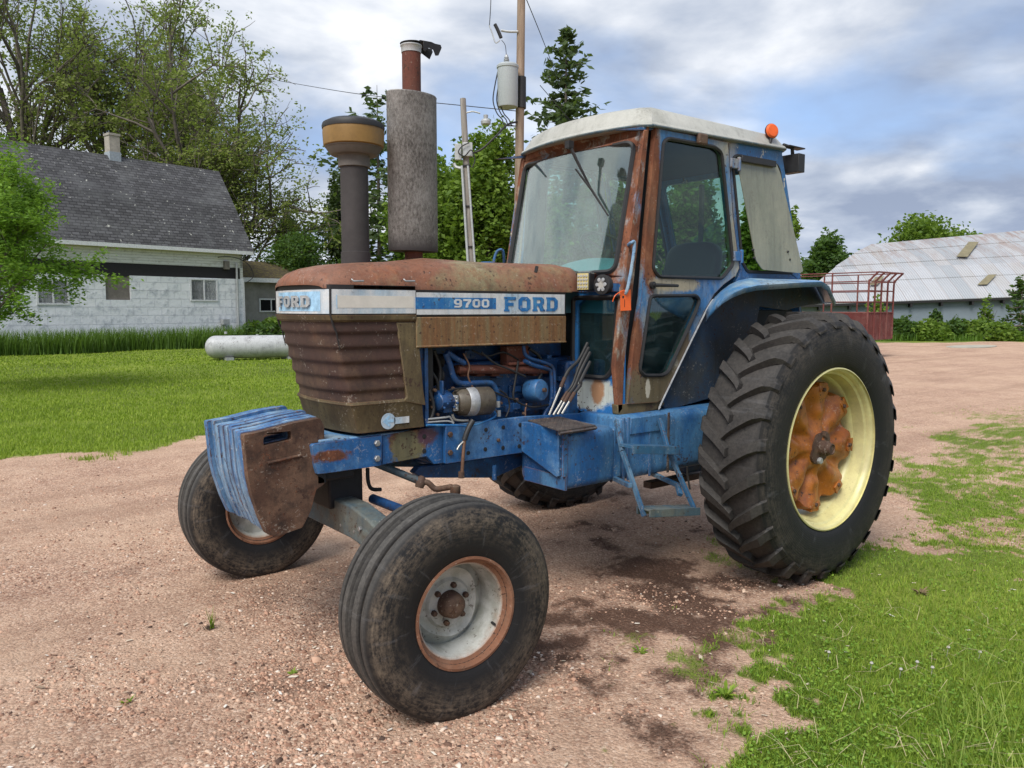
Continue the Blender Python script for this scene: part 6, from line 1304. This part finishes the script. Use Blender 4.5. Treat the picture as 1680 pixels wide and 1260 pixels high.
pb = PD(781, 560, D2); base = Vector((pb.x, pb.y, 0)); tp = PD(759.5, 162, D2); bm = B(); tube(bm, [base, tp], [.125, .085], 14); p2 = obj('utility_pole', bm, M['wood2'], loc=base); tag(p2, 'shorter weathered grey pole with meter boxes and yard lamp', 'utility pole')
for o1, w in ((-5.5, .035), (7, .03)):
    bm = B(); tube(bm, [PD(762+o1*.8, 272, D2-.15), PD(781+o1, 560, D2-.15)], w, 8); obj('conduit', bm, M['galv'], p2)
for (x0, y0, x1, y1), m_ in (((746, 236, 757, 262), 'galv'), ((759, 234, 775, 256), 'galv')): a, b_ = PD(x0, y1, D2-.2), PD(x1, y0, D2-.2); bm = B(); bmx = RT; plate3(bm, [(0, 0), ((b_-a).dot(RT), 0), ((b_-a).dot(RT), b_.z-a.z), (0, b_.z-a.z)], a, RT, (0, 0, 1), Vector((FW.x, FW.y, 0))*.18); obj('meter_box', bm, M[m_], p2, bev=.01)
wire('cable_hook', [(745, 268), (748, 274), (757, 276)], D2-.1, .05, 'galv', p2, 3)
wire('cable', [(768, 254), (790, 245), (812, 225), (832, 205), (848, 200)], [D2, D2, D2, D2+.4, DP-.1], .03, 'dark', p2); wire('cable', [(770, 234), (758, 240), (752, 250), (762, 256), (773, 246), (779, 262), (775, 275)], D2-.3, .018, 'dark', p2)
wire('lamp_arm', [(762, 186), (775, 183), (788, 186)], D2, .022, 'galv', p2); p = PD(797, 198, D2); bm = B(); lathe(bm, [(.14, -.10), (.15, -.02), (.11, .04), (.06, .06), (.07, .16), (.0, .18)], p, (0, 0, 1), 16); obj('yard_lamp', bm, M['galv'], p2)
for t in (.25, .4, .55, .7): p = tp.lerp(base, t); bm = B(); lathe(bm, [(.135+.03*t, -.02), (.135+.03*t, .02)], p, (0, 0, 1), 12); obj('cable_strap', bm, M['dark'], p2)
# ---- barn on the right: long low building under old corrugated roof sheets
def mk_tin():
    n = NM('old_tin_roof', .55, .25, .4); u, v, w = n.sep(n.O)
    cor = n.math('SINE', n.math('MULTIPLY', u, 40)); sheet = n.math('FRACT', n.math('MULTIPLY', u, 1.15)); si = n.math('FLOOR', n.math('MULTIPLY', u, 1.15))
    wn_ = n.node('ShaderNodeTexWhiteNoise', 0, {1: n.math('ADD', si, n.math('MULTIPLY', n.math('FLOOR', n.math('MULTIPLY', w, .45)), 7.0))}, noise_dimensions='1D')
    f = n.noise(1.6, 9, .75, n.map((1.6, .25, .25))); g = n.noise(.5, 5, .6)
    c = n.ramp(n.math('ADD', n.math('MULTIPLY', wn_, .5), n.math('MULTIPLY', g, .5)), [(.3, (.36, .38, .40)), (.55, (.46, .47, .49)), (.8, (.40, .39, .38))])
    rm = n.math('MULTIPLY', n.mask(f, .47, .58), n.mask(n.math('ADD', w, n.math('MULTIPLY', n.noise(.4, 4, .6), 3)), 3.2, 6.5))
    c = n.mix(n.math('MULTIPLY', rm, .85), c, (.27, .16, .115)); c = n.mix(n.mask(sheet, .05, .015), c, (.32, .27, .25)); n.col(c); n.bump(n.math('ADD', cor, n.math('MULTIPLY', f, .8)), .02, .6); return n.m
M['tin'] = mk_tin(); M['barnwall'] = lm('blue_grey_barn_wall', (.20, .24, .28), rough=.9, scale=.8, var=.12)
bl, brr = PD(1304, 501, 50), PD(1900, 457, 49); bU = (brr-bl); barnL = bU.length; bU.normalize(); bV = Vector((FW.x, FW.y, 0)).normalized()
bV = (bV-bU*bV.dot(bU)).normalized()
BM = Matrix(((bU.x, bV.x, 0, bl.x), (bU.y, bV.y, 0, bl.y), (bU.z, bV.z, 1, bl.z), (0, 0, 0, 1)))
BI = BM.inverted()
rl_ = BI @ PD(1432, 396, 57); 
barn = empty('barn', BM @ Vector((12, 5, -bl.z)), 'long low barn with a rust streaked tin roof', 'barn'); barn.location.z = 0
bm = B(); rowsb = 4; du = rl_.x
for r_ in range(rowsb):
    t0, t1 = r_/rowsb, (r_+1)/rowsb+.012; up = .05
    def rp(t, u0): cz_ = rl_.z*(t+.10*math.sin(math.pi*t)); return Vector((u0, rl_.y*t, cz_))
    for sgn in (1, -1):
        vsb = []
        for u0k, t in ((0, t0), (barnL, t0), (barnL, t1), (0, t1)):
            p = rp(min(t, 1), 0); uu = (du*min(t, 1) if sgn > 0 else du+(1-min(t, 1))*3) if u0k == 0 else barnL
            y = p.y if sgn > 0 else 2*rl_.y-p.y; vsb.append(bm.verts.new((uu, y, p.z+(up if t == t0 else 0)+(.75*min(t, 1) if u0k else 0))))
        lowb = [bm.verts.new(v.co-Vector((0, 0, .04))) for v in vsb]; face(bm, vsb); face(bm, lowb[::-1])
        for i in range(4): face(bm, (vsb[i], vsb[(i+1) % 4], lowb[(i+1) % 4], lowb[i]))
bmesh.ops.recalc_face_normals(bm, faces=bm.faces[:]); brf = local('roof', bm, 'tin', barn, BM)
M['yellow_sheet'] = lm('yellowed_fibreglass_sheet', (.19, .165, .095), scale=3); 
bm = B(); box(bm, (.2, .35, -6), (barnL, .5, .05)); box(bm, (.25, .35, -6), (.4, rl_.y*2-.35, -.0)); bmesh.ops.recalc_face_normals(bm, faces=bm.faces[:]); local('wall', bm, 'barnwall', barn, BM)
bm = B(); box(bm, (.05, -.02, -.14), (barnL, .06, -.0)); local('eave_gutter', bm, 'dark', barn, BM)
for k in range(12): bm = B(); u0 = 1.5+k*1.9; box(bm, (u0, -.0, -.38), (u0+.12, .34, -.1)); local('rafter_end', bm, 'dark', barn, BM)
def skyl(pxs, mat, slats, name):
    q = []
    for px, py in pxs:
        best = None
        for k in range(300):
            p = BI @ PD(px, py, 49+k*.03); t = p.y/rl_.y; hz = rl_.z*(t+.10*math.sin(math.pi*min(1, max(0, t))))
            if p.y > 0 and p.z < hz+.16+.75*t*p.x/barnL: best = p; break
        q.append(best or p)
    bm = B(); vv = [bm.verts.new(p+Vector((0, -.01, .03))) for p in q]; face(bm, vv); o = local(name, bm, mat, barn, BM); s_ = o.modifiers.new('t', 'SOLIDIFY'); s_.thickness = .03
    for k in range(slats):
        f0, f1 = (k+.25)/slats, (k+.75)/slats; bm = B(); vv = [bm.verts.new(a.lerp(b__, f)+Vector((0, -.02, .05))) for a, b__, f in ((q[0], q[3], f0), (q[1], q[2], f0), (q[1], q[2], f1), (q[0], q[3], f1))]; face(bm, vv); local('slat', bm, 'board' if mat == 'yellow_sheet' else 'dark', o, BM)
skyl([(1592, 387), (1608, 387), (1589, 412), (1571, 412)], 'yellow_sheet', 7, 'skylight'); skyl([(1622, 440), (1636, 439), (1620, 456), (1604, 457)], 'yellow_sheet', 4, 'roof_hole')
skyl([(1437, 451), (1452, 449), (1440, 463), (1427, 464)], 'yellow_sheet', 2, 'skylight')
# ---- red stake wagon
M['red'] = paint('faded_red_wagon', (.15, .030, .026), (.20, .07, .06), .5, .35, 2.5, 1, .6, dirt=.3)
c0w = PD(1422, 553, 27); e_dir = (RT*.75+Vector((FW.x, FW.y, 0))*.66).normalized(); s_dir = Vector((-e_dir.y, e_dir.x, 0)); s_dir = s_dir if s_dir.dot(RT) < 0 else -s_dir
WM = Matrix(((s_dir.x, e_dir.x, 0, c0w.x), (s_dir.y, e_dir.y, 0, c0w.y), (0, 0, 1, 0), (0, 0, 0, 1))); zb = c0w.z; zt_ = PD(1422, 447, 27).z; zm = PD(1422, 513, 27).z; LW = 6.5; WW = 1.95
wag = empty('hay_wagon', WM @ Vector((LW/2, WW/2, 0)), 'red steel hay wagon with railed sides behind the rear tyre', 'wagon')
bm = B(); box(bm, (0, 0, zb-.12), (LW, WW, zb)); wb = local('bed', bm, 'red', wag, WM)
for y0 in (0, WW-.04): bm = B(); box(bm, (1.0 if y0 == 0 else 0, y0, zb), (LW, y0+.04, zm)); local('side_board', bm, 'red', wag, WM)
for x0 in (0, LW-.04): bm = B(); [box(bm, (x0, .1*k, zb), (x0+.03, .1*k+.055, zm)) for k in range(19)]; local('end_boards', bm, 'red', wag, WM)
for k in range(5):
    y = WW*k/4; bm = B(); tube(bm, [(0, y, zb-.1), (0, y, zt_-.35), (.0, y, zt_-.28), (.28, y, zt_), (.30, y, zt_+.02)][::1] if False else smooth_path([(0, y, zb-.1), (0, y, zt_-.45), (-.05, y, zt_-.25), (-.30, y, zt_)], 3), .035, 8); local('end_hoop', bm, 'red', wag, WM)
for y0 in (0, WW):
    for k in range(1, 6): bm = B(); tube(bm, [(LW*k/5.0, y0, zb-.1), (LW*k/5.0, y0, zt_)], .03, 8); local('stake', bm, 'red', wag, WM)
    for z in (zt_, zt_-.30, zt_-.62, zt_-1.0, zm): bm = B(); tube(bm, [(-.3 if z == zt_ else 0, y0, z), (LW, y0, z)], .022, 6); local('rail', bm, 'red', wag, WM)
for z in (zt_-.30, zt_-.62, zt_-1.0, zm): bm = B(); tube(bm, [(0 if z < zt_-.3 else -.06, 0, z), (0 if z < zt_-.3 else -.06, WW, z)], .022, 6); local('rail', bm, 'red', wag, WM)
bm = B(); tube(bm, [(-.3, 0, zt_), (-.3, WW, zt_)], .03, 6); local('rail', bm, 'red', wag, WM)
for x0 in (1.2, LW-1.2):
    bm = B(); tube(bm, [(x0, .2, .33), (x0, WW-.2, .33)], .05, 8); box(bm, (x0-.06, .5, .33), (x0+.06, WW-.5, zb-.1)); local('axle', bm, 'dark', wag, WM)
    for y0 in (.12, WW-.12): bm = B(); lathe(bm, [(.12, -.09), (.30, -.1), (.34, -.06), (.34, .06), (.30, .1), (.12, .09)], (x0, y0, .34), (0, 1, 0), 24); local('wheel', bm, 'blackpl', wag, WM)
# ---- trees
def tube_np(V, F, p0, p1, r0, r1, n=5):
    d = (p1-p0); 
    if d.length < 1e-5: return
    u, w = frame_of(d); k = len(V)
    for p, r in ((p0, r0), (p1, r1)):
        for i in range(n): t = 2*math.pi*i/n; V.append(tuple(p+(u*math.cos(t)+w*math.sin(t))*r))
    for i in range(n): F.append((k+i, k+(i+1) % n, k+n+(i+1) % n, k+n+i))
def leaves(C, size, rngl, elong=1.6, flat=.5):
    N = len(C); C = np.asarray(C, 'f'); a = rngl.normal(0, 1, (N, 3)); a[:, 2] *= flat; a /= np.linalg.norm(a, axis=1)[:, None]+1e-9
    b_ = rngl.normal(0, 1, (N, 3)); b_ -= (b_*a).sum(1)[:, None]*a; b_ /= np.linalg.norm(b_, axis=1)[:, None]+1e-9
    s = size*rngl.uniform(.6, 1.35, N)[:, None]
    V = np.stack([C-a*s*elong*.5, C+b_*s*.5, C+a*s*elong*.5, C-b_*s*.5], 1); return V.reshape(-1, 3), np.arange(N*4).reshape(-1, 4)
BARK = plain('tree_bark', (.13, .11, .09), .95, 0, .35, 4, .03)
def tree(name, label, px, D_, H, mat, seed, trunk=.35, fork=.18, spread=.55, n1=7, lv=4, nleaf=12, lsize=.2, cl=.55, lean=(0, 0), base=None, group=None, droop=0, ymax=None, cat='tree', lenk=.62, multi=1, flat=.5, elong=1.6, bark=None, full=False):
    rs = random.Random(seed); rl_n = np.random.default_rng(seed); V, F, C = [], [], []
    b0 = base or Vector((PD(px, 560, D_).x, PD(px, 560, D_).y, 0))
    def grow(p, d, L_, r, level):
        segs = 4 if level < 2 else 3; q = p; dd = d.normalized(); pts = [q]
        for s in range(segs):
            dd = (dd+Vector((rs.gauss(0, .13), rs.gauss(0, .13), rs.gauss(0, .10)+(.05 if level < lv else -droop))) ).normalized(); q2 = q+dd*L_/segs
            r0 = r*(1-.6*s/segs); r1 = r*(1-.6*(s+1)/segs); tube_np(V, F, q, q2, r0, r1, 6 if level < 2 else 4); q = q2; pts.append(q)
        if level >= lv-1 or (full and level == lv-2):
            nl_ = nleaf if level >= lv-1 else nleaf*2; cc = []
            for s in range(max(2, nl_//9)):
                t = rs.uniform(.1, 1.15)*segs; i = min(int(t), segs-1); c = pts[i].lerp(pts[i+1], t-i); k_ = .75 if full else .2; cc.append(c+Vector((rs.gauss(0, cl*k_), rs.gauss(0, cl*k_), rs.gauss(0, cl*k_*.8))))
            for s in range(nl_):
                c = rs.choice(cc); g_ = .20 if full else cl; C.append((c.x+rs.gauss(0, g_), c.y+rs.gauss(0, g_), c.z+rs.gauss(0, g_*.75)))
        if level < lv:
            nb = n1 if level == 0 else rs.choice((3, 4, 4))
            for k in range(nb):
                t = ((fork+(1-fork)*(k+.5)/nb) if level == 0 else rs.uniform(.3, 1.0))*segs; i = min(int(t), segs-1); c = pts[i].lerp(pts[i+1], t-i)
                a = 2*math.pi*(k/nb)*1.62+rs.uniform(-.5, .5) if level == 0 else rs.uniform(0, 6.28); u, w = frame_of(dd if level else Vector((0, 0, 1)))
                sp_ = spread*rs.uniform(.7, 1.25)*(1.15-.5*t/segs if level == 0 else 1); nd = ((dd if level else d)*math.cos(sp_)+(u*math.cos(a)+w*math.sin(a))*math.sin(sp_)); grow(c, nd, L_*lenk*rs.uniform(.8, 1.15)*(1.1-.35*t/segs if level == 0 else 1), r*(.62-.25*t/segs) if level == 0 else r*.52, level+1)
    for m in range(multi):
        a = 6.28*m/multi; d = Vector((lean[0]+(.25*math.cos(a) if multi > 1 else 0), lean[1]+(.25*math.sin(a) if multi > 1 else 0), 1)); grow(b0+Vector((.3*math.cos(a), .3*math.sin(a), 0))*(multi > 1), d, H*.62, trunk, 0)
    C = np.array(C); Vl, Fl = leaves(C, lsize, rl_n, elong, flat)
    e = empty(name, b0, label, cat, group); t_ = mesh_np('trunk', V, F, bark or BARK, kind=None, smooth=True, loc=b0); t_.parent = e; t_.location = (0, 0, 0)
    c_o = mesh_np('crown', Vl, Fl, mat, kind=None, loc=b0); c_o.parent = e; c_o.location = (0, 0, 0); return e
Lbud = leafmat('budding_foliage', [(0, (.16, .14, .06)), (.35, (.18, .21, .06)), (.7, (.26, .31, .08)), (1, (.38, .28, .17))], .5)
Lgreen = leafmat('fresh_green_foliage', [(0, (.05, .09, .014)), (.35, (.09, .16, .02)), (.7, (.16, .25, .03)), (1, (.24, .33, .05))], .4)
Lmid = leafmat('mid_green_foliage', [(0, (.025, .055, .014)), (.4, (.045, .095, .02)), (.8, (.075, .14, .025)), (1, (.10, .17, .035))], .35)
Lpine = leafmat('pine_needles', [(0, (.030, .055, .024)), (.5, (.060, .095, .036)), (1, (.10, .135, .05))], .25)
GB = 'big budding trees behind the farmhouse'
tree('deciduous_tree', 'budding tree at the far left edge above the roof', -40, 50, 24, Lbud, 1, .42, .12, .5, 8, 4, 21, .135, .6, multi=2, group=GB, full=True)
tree('deciduous_tree', 'budding tree with dark twin trunks left of the chimney', 95, 52, 25, Lbud, 2, .42, .14, .5, 8, 4, 21, .135, .6, multi=2, group=GB, full=True)
tree('deciduous_tree', 'budding tree rising straight behind the chimney', 205, 56, 22, Lbud, 3, .38, .15, .6, 8, 4, 21, .135, .6, multi=2, group=GB, full=True)
tree('deciduous_tree', 'wide budding tree right of the chimney', 310, 50, 17, Lbud, 4, .42, .12, .82, 9, 4, 21, .13, .6, group=GB, multi=2, full=True)
tree('deciduous_tree', 'airy budding tree with thin leafage beyond the roof end', 425, 54, 12.5, Lbud, 5, .25, .1, .8, 8, 4, 20, .11, .6, group=GB, full=True)
tree('deciduous_tree', 'low sparse green tree behind the grey shed', 500, 46, 5.5, Lmid, 6, .14, .1, .8, 8, 4, 30, .11, .4, full=True)
def lobed(name, label, px, D_, ytop, wpx, mat, seed, n=16000, lsize=.2, low=.12, nl=22):
    """full crown: leaf shells of many overlapping lobes round a branching trunk"""
    rn = np.random.default_rng(seed); rs = random.Random(seed); p = PD(px, 560, D_); b0 = Vector((p.x, p.y, 0)); Ht = CAM.z+(507-ytop)/FPX*D_; Wd = wpx/FPX*D_/2; V, F, C = [], [], []
    zc0 = Ht*(low+(1-low)*.48); hz = Ht*(1-low)*.52; tube_np(V, F, b0, b0+Vector((0, 0, Ht*.35)), .26, .2, 8)
    lob = []
    for k in range(nl):
        q = rn.normal(0, 1, 3); q /= np.linalg.norm(q); r = rn.uniform(.35, .78); lr = rn.uniform(.24, .42)*(1.15-r*.5); lob.append((np.array([q[0]*Wd*r, q[1]*Wd*r, zc0+q[2]*hz*r]), lr))
    lob.append((np.array([0, 0, zc0]), .42))
    for c, lr in lob:
        m = int(n*lr*lr/sum(l*l for _, l in lob)); q = rn.normal(0, 1, (m, 3)); q /= np.linalg.norm(q, axis=1)[:, None]; rr = rn.uniform(.4, 1.0, m)**.6*lr; jag = np.array([1+.8*mn.noise(Vector(v)*3.1+Vector((seed, c[0], c[2]))) for v in q])
        C.append(c[None]+q*(rr*jag)[:, None]*np.array([Wd, Wd, hz*1.05])[None]); e_ = b0+Vector(c); s_ = b0+Vector((0, 0, Ht*.3)); md = s_.lerp(e_, .5)+Vector((0, 0, -.2)); tube_np(V, F, s_, md, .11, .07, 5); tube_np(V, F, md, e_, .07, .02, 5)
    C = np.concatenate(C); k = rn.random(len(C)) < .93; C = C[k]+np.array(b0); Vl, Fl = leaves(C, lsize, rn); e = empty(name, b0, label, 'tree')
    t_ = mesh_np('trunk', V, F, BARK, kind=None, smooth=True, loc=b0); t_.parent = e; t_.location = (0, 0, 0); c_o = mesh_np('crown', Vl, Fl, mat, kind=None, loc=b0); c_o.parent = e; c_o.location = (0, 0, 0); return e
def conifer(label, px, D_, H, wid, seed, dens=1.0, base_h=.08, gap=.0, mat=None, lsize=.16, name='conifer_tree'):
    rs = random.Random(seed); rn = np.random.default_rng(seed); V, F, C = [], [], []; p = PD(px, 560, D_); b0 = Vector((p.x, p.y, 0))
    rt_ = .013*H; tube_np(V, F, b0, b0+Vector((0, 0, H*.5)), rt_, rt_*.6, 8); tube_np(V, F, b0+Vector((0, 0, H*.5)), b0+Vector((0, 0, H)), rt_*.6, .015, 8); z = H*base_h
    while z < H*.985:
        t = z/H; L_ = wid*(1-t)**.75*rs.uniform(.65, 1.1)+.12; n = rs.choice((4, 5, 6))
        for k in range(n):
            if rs.random() < gap: continue
            a = rs.uniform(0, 6.28); l = L_*rs.uniform(.7, 1.1); d = Vector((math.cos(a), math.sin(a), .25 if t > .8 else -.05)); q0 = b0+Vector((0, 0, z)); q1 = q0+d*l*.6+Vector((0, 0, -.04*l)); q2 = q0+d*l+Vector((0, 0, .10*l)); tube_np(V, F, q0, q1, .045*(1-t)+.012, .03*(1-t)+.008, 4); tube_np(V, F, q1, q2, .03*(1-t)+.008, .006, 4)
            for s in range(int(26*dens*max(.35, l/2))): f = rs.uniform(.15, 1.05); c = q0.lerp(q1, f/.6) if f < .6 else q1.lerp(q2, (f-.6)/.4); w = l*.20*(1.15-f*.6); C.append((c.x+rs.gauss(0, w), c.y+rs.gauss(0, w), c.z+rs.gauss(0, .10)-.06))
        z += rs.uniform(.22, .42)*(1 if dens >= 1 else 1.4)
    Vl, Fl = leaves(np.array(C), lsize, rn, 2.2, .35); e = empty(name, b0, label, 'tree'); t_ = mesh_np('trunk', V, F, BARK, kind=None, smooth=True, loc=b0); t_.parent = e; t_.location = (0, 0, 0); c_o = mesh_np('crown', Vl, Fl, mat or Lpine, kind=None, loc=b0); c_o.parent = e; c_o.location = (0, 0, 0); return e
conifer('dark spruce whose pointed top rises above the cab roof', 926, 48, 18.2, 5.9, 11, 1.25, .1, .22, lsize=.22)
conifer('broad open pine behind the exhaust stack', 625, 58, 17.6, 9.0, 12, .95, .2, .35, lsize=.26)
lobed('pine_tree', 'ragged green pine left of the air intake pipe', 560, 60, 235, 110, Lpine, 13, 9000, .2, .1, 14)
conifer('dark pine seen just right of the muffler', 738, 56, 9.5, 4.5, 14, 1.0, .15, .1, lsize=.24)
lobed('maple_tree', 'bright green maple behind the shorter grey pole', 790, 42, 192, 190, Lgreen, 21, 30000, .17)
lobed('maple_tree', 'green maple directly behind the muffler base', 706, 47, 225, 170, Lgreen, 22, 22000, .18)
lobed('maple_tree', 'green maple behind the left half of the windscreen', 885, 44, 270, 150, Lgreen, 23, 16000, .19)
lobed('maple_tree', 'green maple seen through the middle of the windscreen', 1000, 44, 262, 150, Lmid, 24, 16000, .19)
lobed('maple_tree', 'green maple seen through the door window', 1120, 42, 270, 170, Lgreen, 25, 18000, .19)
lobed('maple_tree', 'light green tree just behind the rear of the cab', 1255, 40, 300, 130, Lgreen, 26, 15000, .17)
lobed('round_tree', 'dark round tree between the cab and the barn', 1352, 72, 371, 112, Lmid, 27, 17000, .22, .02)
lobed('round_tree', 'lighter small tree left of the barn roof', 1398, 80, 392, 60, Lgreen, 28, 8000, .24, .02, 12)
lobed('round_tree', 'wide green tree topping the barn ridge', 1520, 80, 340, 195, Lgreen, 29, 26000, .26, .02, 30)
lobed('round_tree', 'small green tree beyond the shed left of the air intake pipe', 492, 62, 330, 90, Lmid, 31, 11000, .2, .02, 16)
# young tree in the left foreground
Lyoung = leafmat('young_tree_leaves', [(0, (.07, .15, .016)), (.4, (.14, .27, .028)), (.75, (.22, .38, .045)), (1, (.32, .45, .07))], .45)
tree('young_tree', 'young bright green tree leaning in from the left edge', -12, 13.5, 4.9, Lyoung, 41, .06, .22, 1.05, 12, 3, 150, .042, .10, base=Vector((PZ(-6, 640).x, PZ(-6, 640).y, 0)), lenk=.66, elong=2.4, flat=.35)
# undergrowth: tall grass strip before the house, bushes before the barn
def strip_blades(P_, h0, h1, w, name, label, mat, cat='grass'):
    V, F = blades(P_, h0, h1, w, .55); mesh_np(name, V, F, mat, label, cat)
N = 16000; u = rng.uniform(-9, 24, N); w_ = rng.uniform(-1.9, -.5, N)+.25*np.sin(u*1.3); keepm = (u > -1.5) | (rng.random(N) < .5); P_ = np.array(K)[None]+np.array(HU)[None]*u[:, None]+np.array(HN)[None]*w_[:, None]; P_[:, 2] = 0; P_ = P_[keepm]
strip_blades(P_, .5, 1.05, .035, 'tall_grass', 'tall unmown grass along the foot of the farmhouse', leafmat('tall_grass_blades', [(0, (.045, .09, .014)), (.5, (.09, .17, .025)), (1, (.15, .25, .04))], .35))
def bush(name, label, px, D_, h, wid, mat, n, seed, lsize=.14, cat='bush', py=None):
    rn = np.random.default_rng(seed); p = PD(px, 560, D_); b0 = Vector((p.x, p.y, 0)); h *= .8; q = rn.normal(0, 1, (n, 3)); q /= np.linalg.norm(q, axis=1)[:, None]; r_ = rn.uniform(.35, 1, n)**.5
    lob = np.array([1+.35*mn.noise(Vector(v)*2.3+Vector((seed, 0, 0))) for v in q]); C = np.stack([q[:, 0]*wid*r_*lob, q[:, 1]*wid*.8*r_*lob, np.abs(q[:, 2])*h*r_*lob*1.05+.05], 1)+np.array(b0)
    V, F = leaves(C, lsize, rn); o = mesh_np(name, V, F, mat, label, cat, kind=None, loc=b0)
    bm = B(); rs = random.Random(seed); [tube(bm, [b0, b0+Vector((rs.gauss(0, wid*.4), rs.gauss(0, wid*.4), h*.8))], [.03, .008], 5) for k in range(9)]; obj('stems', bm, BARK, o); return o
bush('bush', 'leafy bush at the wagon end before the barn', 1478, 43.5, 1.4, 1.3, Lmid, 2600, 51); bush('bush', 'low bright bush in front of the barn, second from the wagon', 1525, 43, 1.25, 1.4, Lgreen, 2200, 52); bush('bush', 'small pointed bush against the grey barn wall', 1533, 45.5, 1.9, .5, Lmid, 1500, 53)
bush('bush', 'broad pale bush in the middle of the barn wall', 1600, 43.5, 1.3, 1.2, Lgreen, 1800, 54); bush('shrub', 'tall thin shrub reaching up the barn wall', 1615, 45, 2.6, .6, Lgreen, 600, 55); bush('bush', 'dark low bush left of the evergreen', 1572, 44, 1.3, 1.2, Lmid, 1800, 56)
bush('bush', 'low bright weeds at the left foot of the evergreen', 1640, 42.5, 1.1, 1.3, Lgreen, 1800, 57); bush('bush', 'climbing bush seen through the wagon rails', 1437, 44.5, 2.6, .8, Lgreen, 800, 58); bush('bush', 'green bush beside the house corner behind the tank', 432, 37, 1.3, 1.6, Lmid, 2000, 59); bush('bush', 'low green bush just left of the tractor nose', 470, 38, 1.7, 1.3, Lgreen, 1600, 60)
conifer('small dense evergreen before the barn at the right edge', 1672, 43, 3.6, 1.5, 61, 2.2, .03, 0, Lmid, .12, 'evergreen_shrub')
P_ = pts_in_view(9000, 549, 560, 1400, 1720)[0]; P_ = P_[np.array([verge(a, b__) > .3 for a, b__ in P_[:, :2]])]; P_[:, 2] = 0
strip_blades(P_, .15, .55, .04, 'verge_grass', 'rough green verge along the foot of the barn', leafmat('verge_blades', [(0, (.04, .09, .012)), (.5, (.09, .18, .02)), (1, (.16, .27, .035))], .4))
p = PD(1622, 552, 42.4); bm = B(); box(bm, (p.x-.3, p.y-.2, .12), (p.x+.3, p.y+.2, .36)); o = obj('white_crate', bm, M['wintrim'], bev=.03); tag(o, 'small white box half hidden in weeds before the barn', 'box')
bm = B(); a = PZ(1594, 569); 
for k in range(1): plate3(bm, [(a.x+1.9*math.cos(t), a.y+.8*math.sin(t)) for t in np.linspace(0, 6.28, 20)[:-1]], (0, 0, .0), (1, 0, 0), (0, 1, 0), (0, 0, .03))
o = obj('concrete_pad', bm, lm('pale_concrete', (.36, .34, .28), rough=.95, scale=2)); tag(o, 'low pale concrete pad at the yard edge', 'concrete pad')
